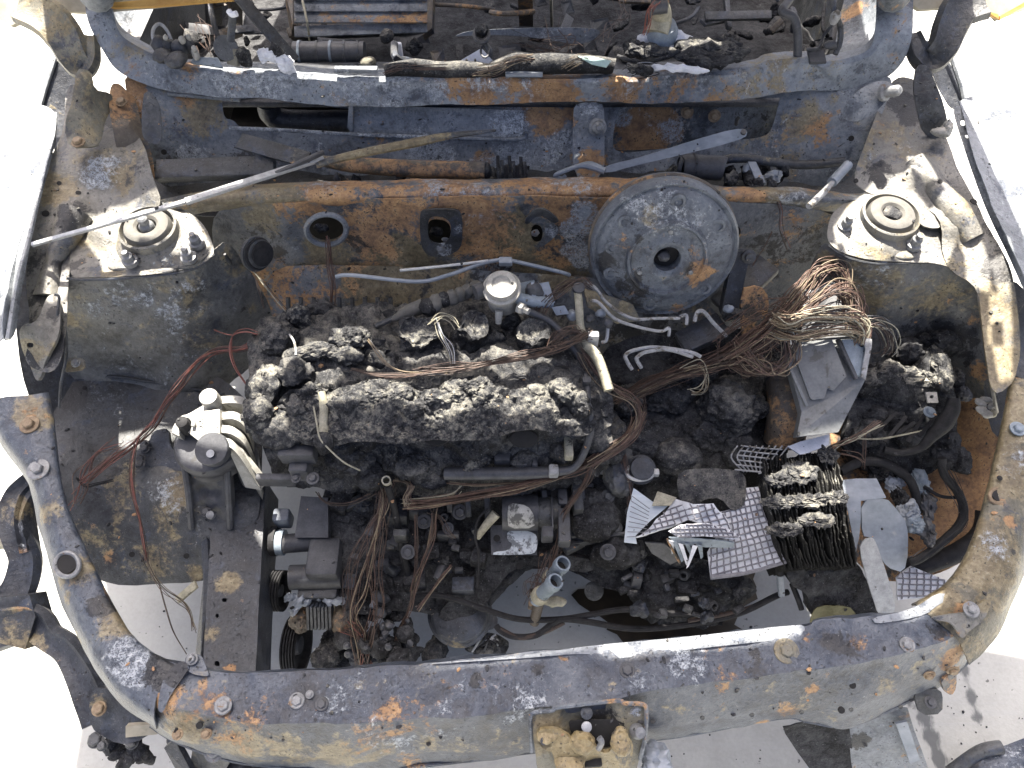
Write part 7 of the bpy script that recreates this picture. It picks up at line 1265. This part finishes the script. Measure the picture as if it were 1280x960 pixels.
# white fibre sheets under wire mesh
def meshsheet(th, outl, ctrl, nu, nv, quad, mat=M['white'], dz=.0022, spots=None):
    sheet('fibre_sheet', outl, ctrl, mat, th, step=4, thick=.004, sm=0, amp=.0042, dent=16)
    df = tps(ctrl, lambda c: (pt(c) - CAM).dot(FW)); m = MB(); O = [Vector(p) for p in outl]
    def ins(x, y):
        c = False; j = len(O) - 1
        for i in range(len(O)):
            if (O[i].y > y) != (O[j].y > y) and x < (O[j].x - O[i].x) * (y - O[i].y) / (O[j].y - O[i].y) + O[i].x: c = not c
            j = i
        return c
    q = [Vector(p) for p in quad]
    def uv(u, v): return q[0].lerp(q[1], u).lerp(q[3].lerp(q[2], u), v)
    lines = [[uv(i / nu, k / 40) for k in range(41)] for i in range(nu + 1)] + [[uv(k / 40, j / nv) for k in range(41)] for j in range(nv + 1)]
    for L in lines:
        run = []
        for p in L + [None]:
            if p is not None and ins(p.x, p.y): run.append(p)
            else:
                if len(run) > 2:
                    D = df([tuple(a) for a in run]); W = [CAM + ray(a.x, a.y) * float(d) for a, d in zip(run, D)]; m.tube([p + Vector((0, -.3, .95)) * (dz * .7 + fr(p, 16, 3) * .0084 + fr(p, 60, 2) * .0017) + Vector((random.uniform(-1, 1), 0, random.uniform(-.5, 1))) * .0006 for p in W], .0014, 5, 1)
                run = []
    m.build('wire_mesh', M['grid'], th, kind='stuff')
random.seed(5)
t = thing('mesh_sheets', 'white fibre sheets gridded with dark wire, crumpled in front of the gearbox', 'mesh sheet', (870, 670, .33))
meshsheet(t, [(912, 612), (948, 608), (960, 660), (980, 700), (932, 716), (888, 722), (884, 690), (905, 655), (900, 640), (930, 632)], [(912, 625, .40), (948, 608, .405), (980, 700, .35), (888, 722, .335), (885, 690, .355), (925, 660, .39), (950, 690, .365)], 12, 13, [(880, 620), (948, 606), (985, 702), (880, 730)])
meshsheet(t, [(795, 672), (812, 660), (845, 624), (868, 632), (890, 630), (905, 645), (915, 668), (922, 672), (900, 664), (860, 650), (820, 664)], [(795, 672, .365), (845, 624, .395), (905, 645, .405), (870, 640, .425), (860, 652, .405), (820, 664, .385)], 14, 6, [(790, 650), (900, 618), (920, 660), (800, 685)])
meshsheet(t, [(835, 664), (850, 656), (885, 654), (912, 662), (925, 670), (916, 674), (880, 670), (848, 672)], [(835, 664, .405), (885, 654, .42), (925, 671, .405), (850, 672, .405)], 16, 5, [(832, 650), (920, 652), (930, 676), (835, 676)])
sheet('fibre_sheet', [(792, 610), (820, 630), (845, 624), (812, 652), (794, 670), (796, 680), (780, 678), (784, 640)], [(792, 610, .39), (845, 624, .39), (794, 672, .355), (780, 678, .345)], plain('lined_fibre', (.42, .47, .52), (.52, .57, .61), 20, .7, stretch=(.2, 6, 1)), t, step=6, sm=0, thick=.003, amp=.0008)
for k in range(9): MB().tube([(790 + k * .2 - k, 620 + k * 6.4, .3905 - k * .0045), (812 - k * .5, 636 + k * 4.2, .3905 - k * .003)], .0007, 4).build('crease_line', M['grid'], t)
MB().slab([(815, 632, .395), (822, 614, .40), (846, 622, .40), (838, 632, .395)], .004).build('fibre_scrap', M['pipetan'], t)
sheet('sheet_edge', [(836, 672), (850, 672), (905, 676), (918, 678), (916, 684), (880, 684), (846, 680)], [(836, 672, .398), (918, 678, .398), (916, 684, .385), (846, 680, .388)], M['bluepipe'], t, step=5, sm=0, thick=.002)
for k, (a, b, c, d) in enumerate(((840, 676, 852, 700), (848, 680, 858, 704), (856, 680, 864, 694), (866, 682, 858, 708), (872, 682, 876, 696), (836, 676, 840, 690))): MB().slab([(a, b, .395), (a + 6, b + 1, .395), (c + 3, d, .365), (c, d + 3, .362)], .002).build('torn_shred', M['white' if k % 2 else 'bluepipe'], t)
MB().tube([(834, 674, .395), (842, 690, .37), (850, 704, .355)], .0022, 6).build('fold_edge', M['brown'], t)
MB().slab([(806, 678, .355), (830, 680, .375), (850, 700, .35), (838, 706, .34), (815, 692, .345)], .003).build('fold', M['aludark'], t)
MB().tube([(888, 722, .337), (932, 716, .345), (982, 702, .352)], .004, 6).build('folded_edge', M['grid'], t)
t = thing('wire_netting', 'loose grey wire netting beside the top of the plate stack', 'netting', (935, 568, .42))
for i in range(9): MB().tube([(922 + i * 8, 557, .44), (914 + i * 7.5, 572, .43), (930 + i * 4, 590, .42)], .0014, 5).build('strand', M['pipe'], t)
for i in range(6): MB().tube([(926 - i * 1.5, 557 + i * 6, .442 - i * .003), (950, 560 + i * 6, .442 - i * .003), (978 - i * 6, 562 + i * 6, .44 - i * .003)], .0014, 5).build('strand', M['pipe'], t)
t = thing('mesh_scrap', 'white gridded scrap lying low beside the right end of the crossmember', 'mesh sheet', (1150, 735, .25))
meshsheet(t, [(1120, 722), (1140, 708), (1188, 728), (1165, 745), (1122, 750)], [(1120, 722, .29), (1140, 708, .30), (1188, 728, .29), (1122, 750, .27)], 8, 6, [(1120, 708), (1190, 712), (1185, 752), (1118, 752)])
# ------------------------------------------------------------------ pieces round the brake booster and the left end of the firewall
t = thing('ribbed_grommet', 'round ribbed rubber grommet at the left end of the firewall', 'grommet', (322, 316, .60))
for k in range(4): MB().lathe([(.030 - k * .003, 0), (.031 - k * .003, .003), (.030 - k * .003, .006), (.02, .006)], (319 + k * 2.5, 317, 0, .90), (.8, -.5, .3), 24).build('grommet_rib', M['hose'] if k % 2 else M['dirty'], t)
t = thing('pedal_bracket', 'rust stained bracket with a dark post right of the brake booster', 'bracket', (940, 370, .50))
sheet('plate', [(925, 362), (950, 356), (962, 372), (958, 412), (940, 440), (928, 420)], [(925, 362, 0, .86), (960, 372, 0, .86), (940, 440, 0, .80)], M['rusty'], t, step=6, sm=1, thick=.005, amp=.002, spots={'soot': [(945, 425, 18, .4)], 'ochre': [(938, 365, 14, .4)]})
MB().bar((926, 312, 0, .90), (910, 392, 0, .84), .030, .02, (0, -1, .4), .003).build('post', M['black'], t, jit=.003)
MB().lathe([(.012, 0), (.012, .006), (.008, .008), (.008, .016), (0, .018)], (935, 320, 0, .88), (0, -1, .6), 14).build('stud', M['dirty'], t)
MB().lump((916, 392, 0, .83), (.020, .014, .014), .5, 4).build('burnt_joint', M['char'], t)
MB().lump((912, 386, 0, .82), (.008, .006, .006), .5, 3).build('pale_bit', M['silver'], t)
t = thing('channel_beam', 'dark sooty beam running back from the gearbox to the right strut tower', 'beam', (960, 420, .45))
MB().bar((850, 432, .50), (905, 405, .52), .05, .02, (0, 0, 1), .004).build('beam', M['black'], t, jit=.003)
MB().bar((900, 385, .52), (960, 330, .56), .05, .02, (0, 0, 1), .004).build('beam', M['dirty'], t, jit=.003)
t = thing('fuse_scrap', 'crumpled pale scrap lying over the edge of the slab below the left wheel arch', 'scrap', (232, 738, .25))
MB().bar((222, 750, .26), (246, 730, .28), .014, .006, bev=.001).build('scrap', M['pipetan'], t, jit=.004)

# flakes of ash and char that lie wherever they fell in the bay
bpy.context.view_layer.update(); dg = bpy.context.evaluated_depsgraph_get(); rnd = random.Random(99)
bits = [MB(), MB(), MB()]
for k in range(1500):
    a, b = rnd.uniform(60, 1250), rnd.uniform(100, 930)
    hit = sc.ray_cast(dg, CAM, ray(a, b))
    if not hit[0] or hit[4].name.startswith(('ground', 'pavement', 'oil', 'wire')) or abs(hit[2].z) < .25: continue
    r = .0007 + .0022 * rnd.random() ** 3; q = rnd.random()
    bits[0 if q < .55 else 1 if q < .85 else 2].lump(hit[1] + Vector((0, 0, r * .3)), (r * rnd.uniform(.8, 2.2), r, r * .6), 1.0, 1, rot=rnd.uniform(0, 180))
for m, mt, nm, la in zip(bits, ('chardark', 'charlite', 'rusty'), ('char_flakes', 'ash_flakes', 'rust_flakes'), ('tiny black char flakes strewn over the burnt bay', 'tiny pale ash flakes strewn over the burnt bay', 'tiny brown rust flakes strewn over the burnt bay')):
    o = m.build(nm, M[mt], None, kind='stuff'); prop(o, label=la, category='flakes')
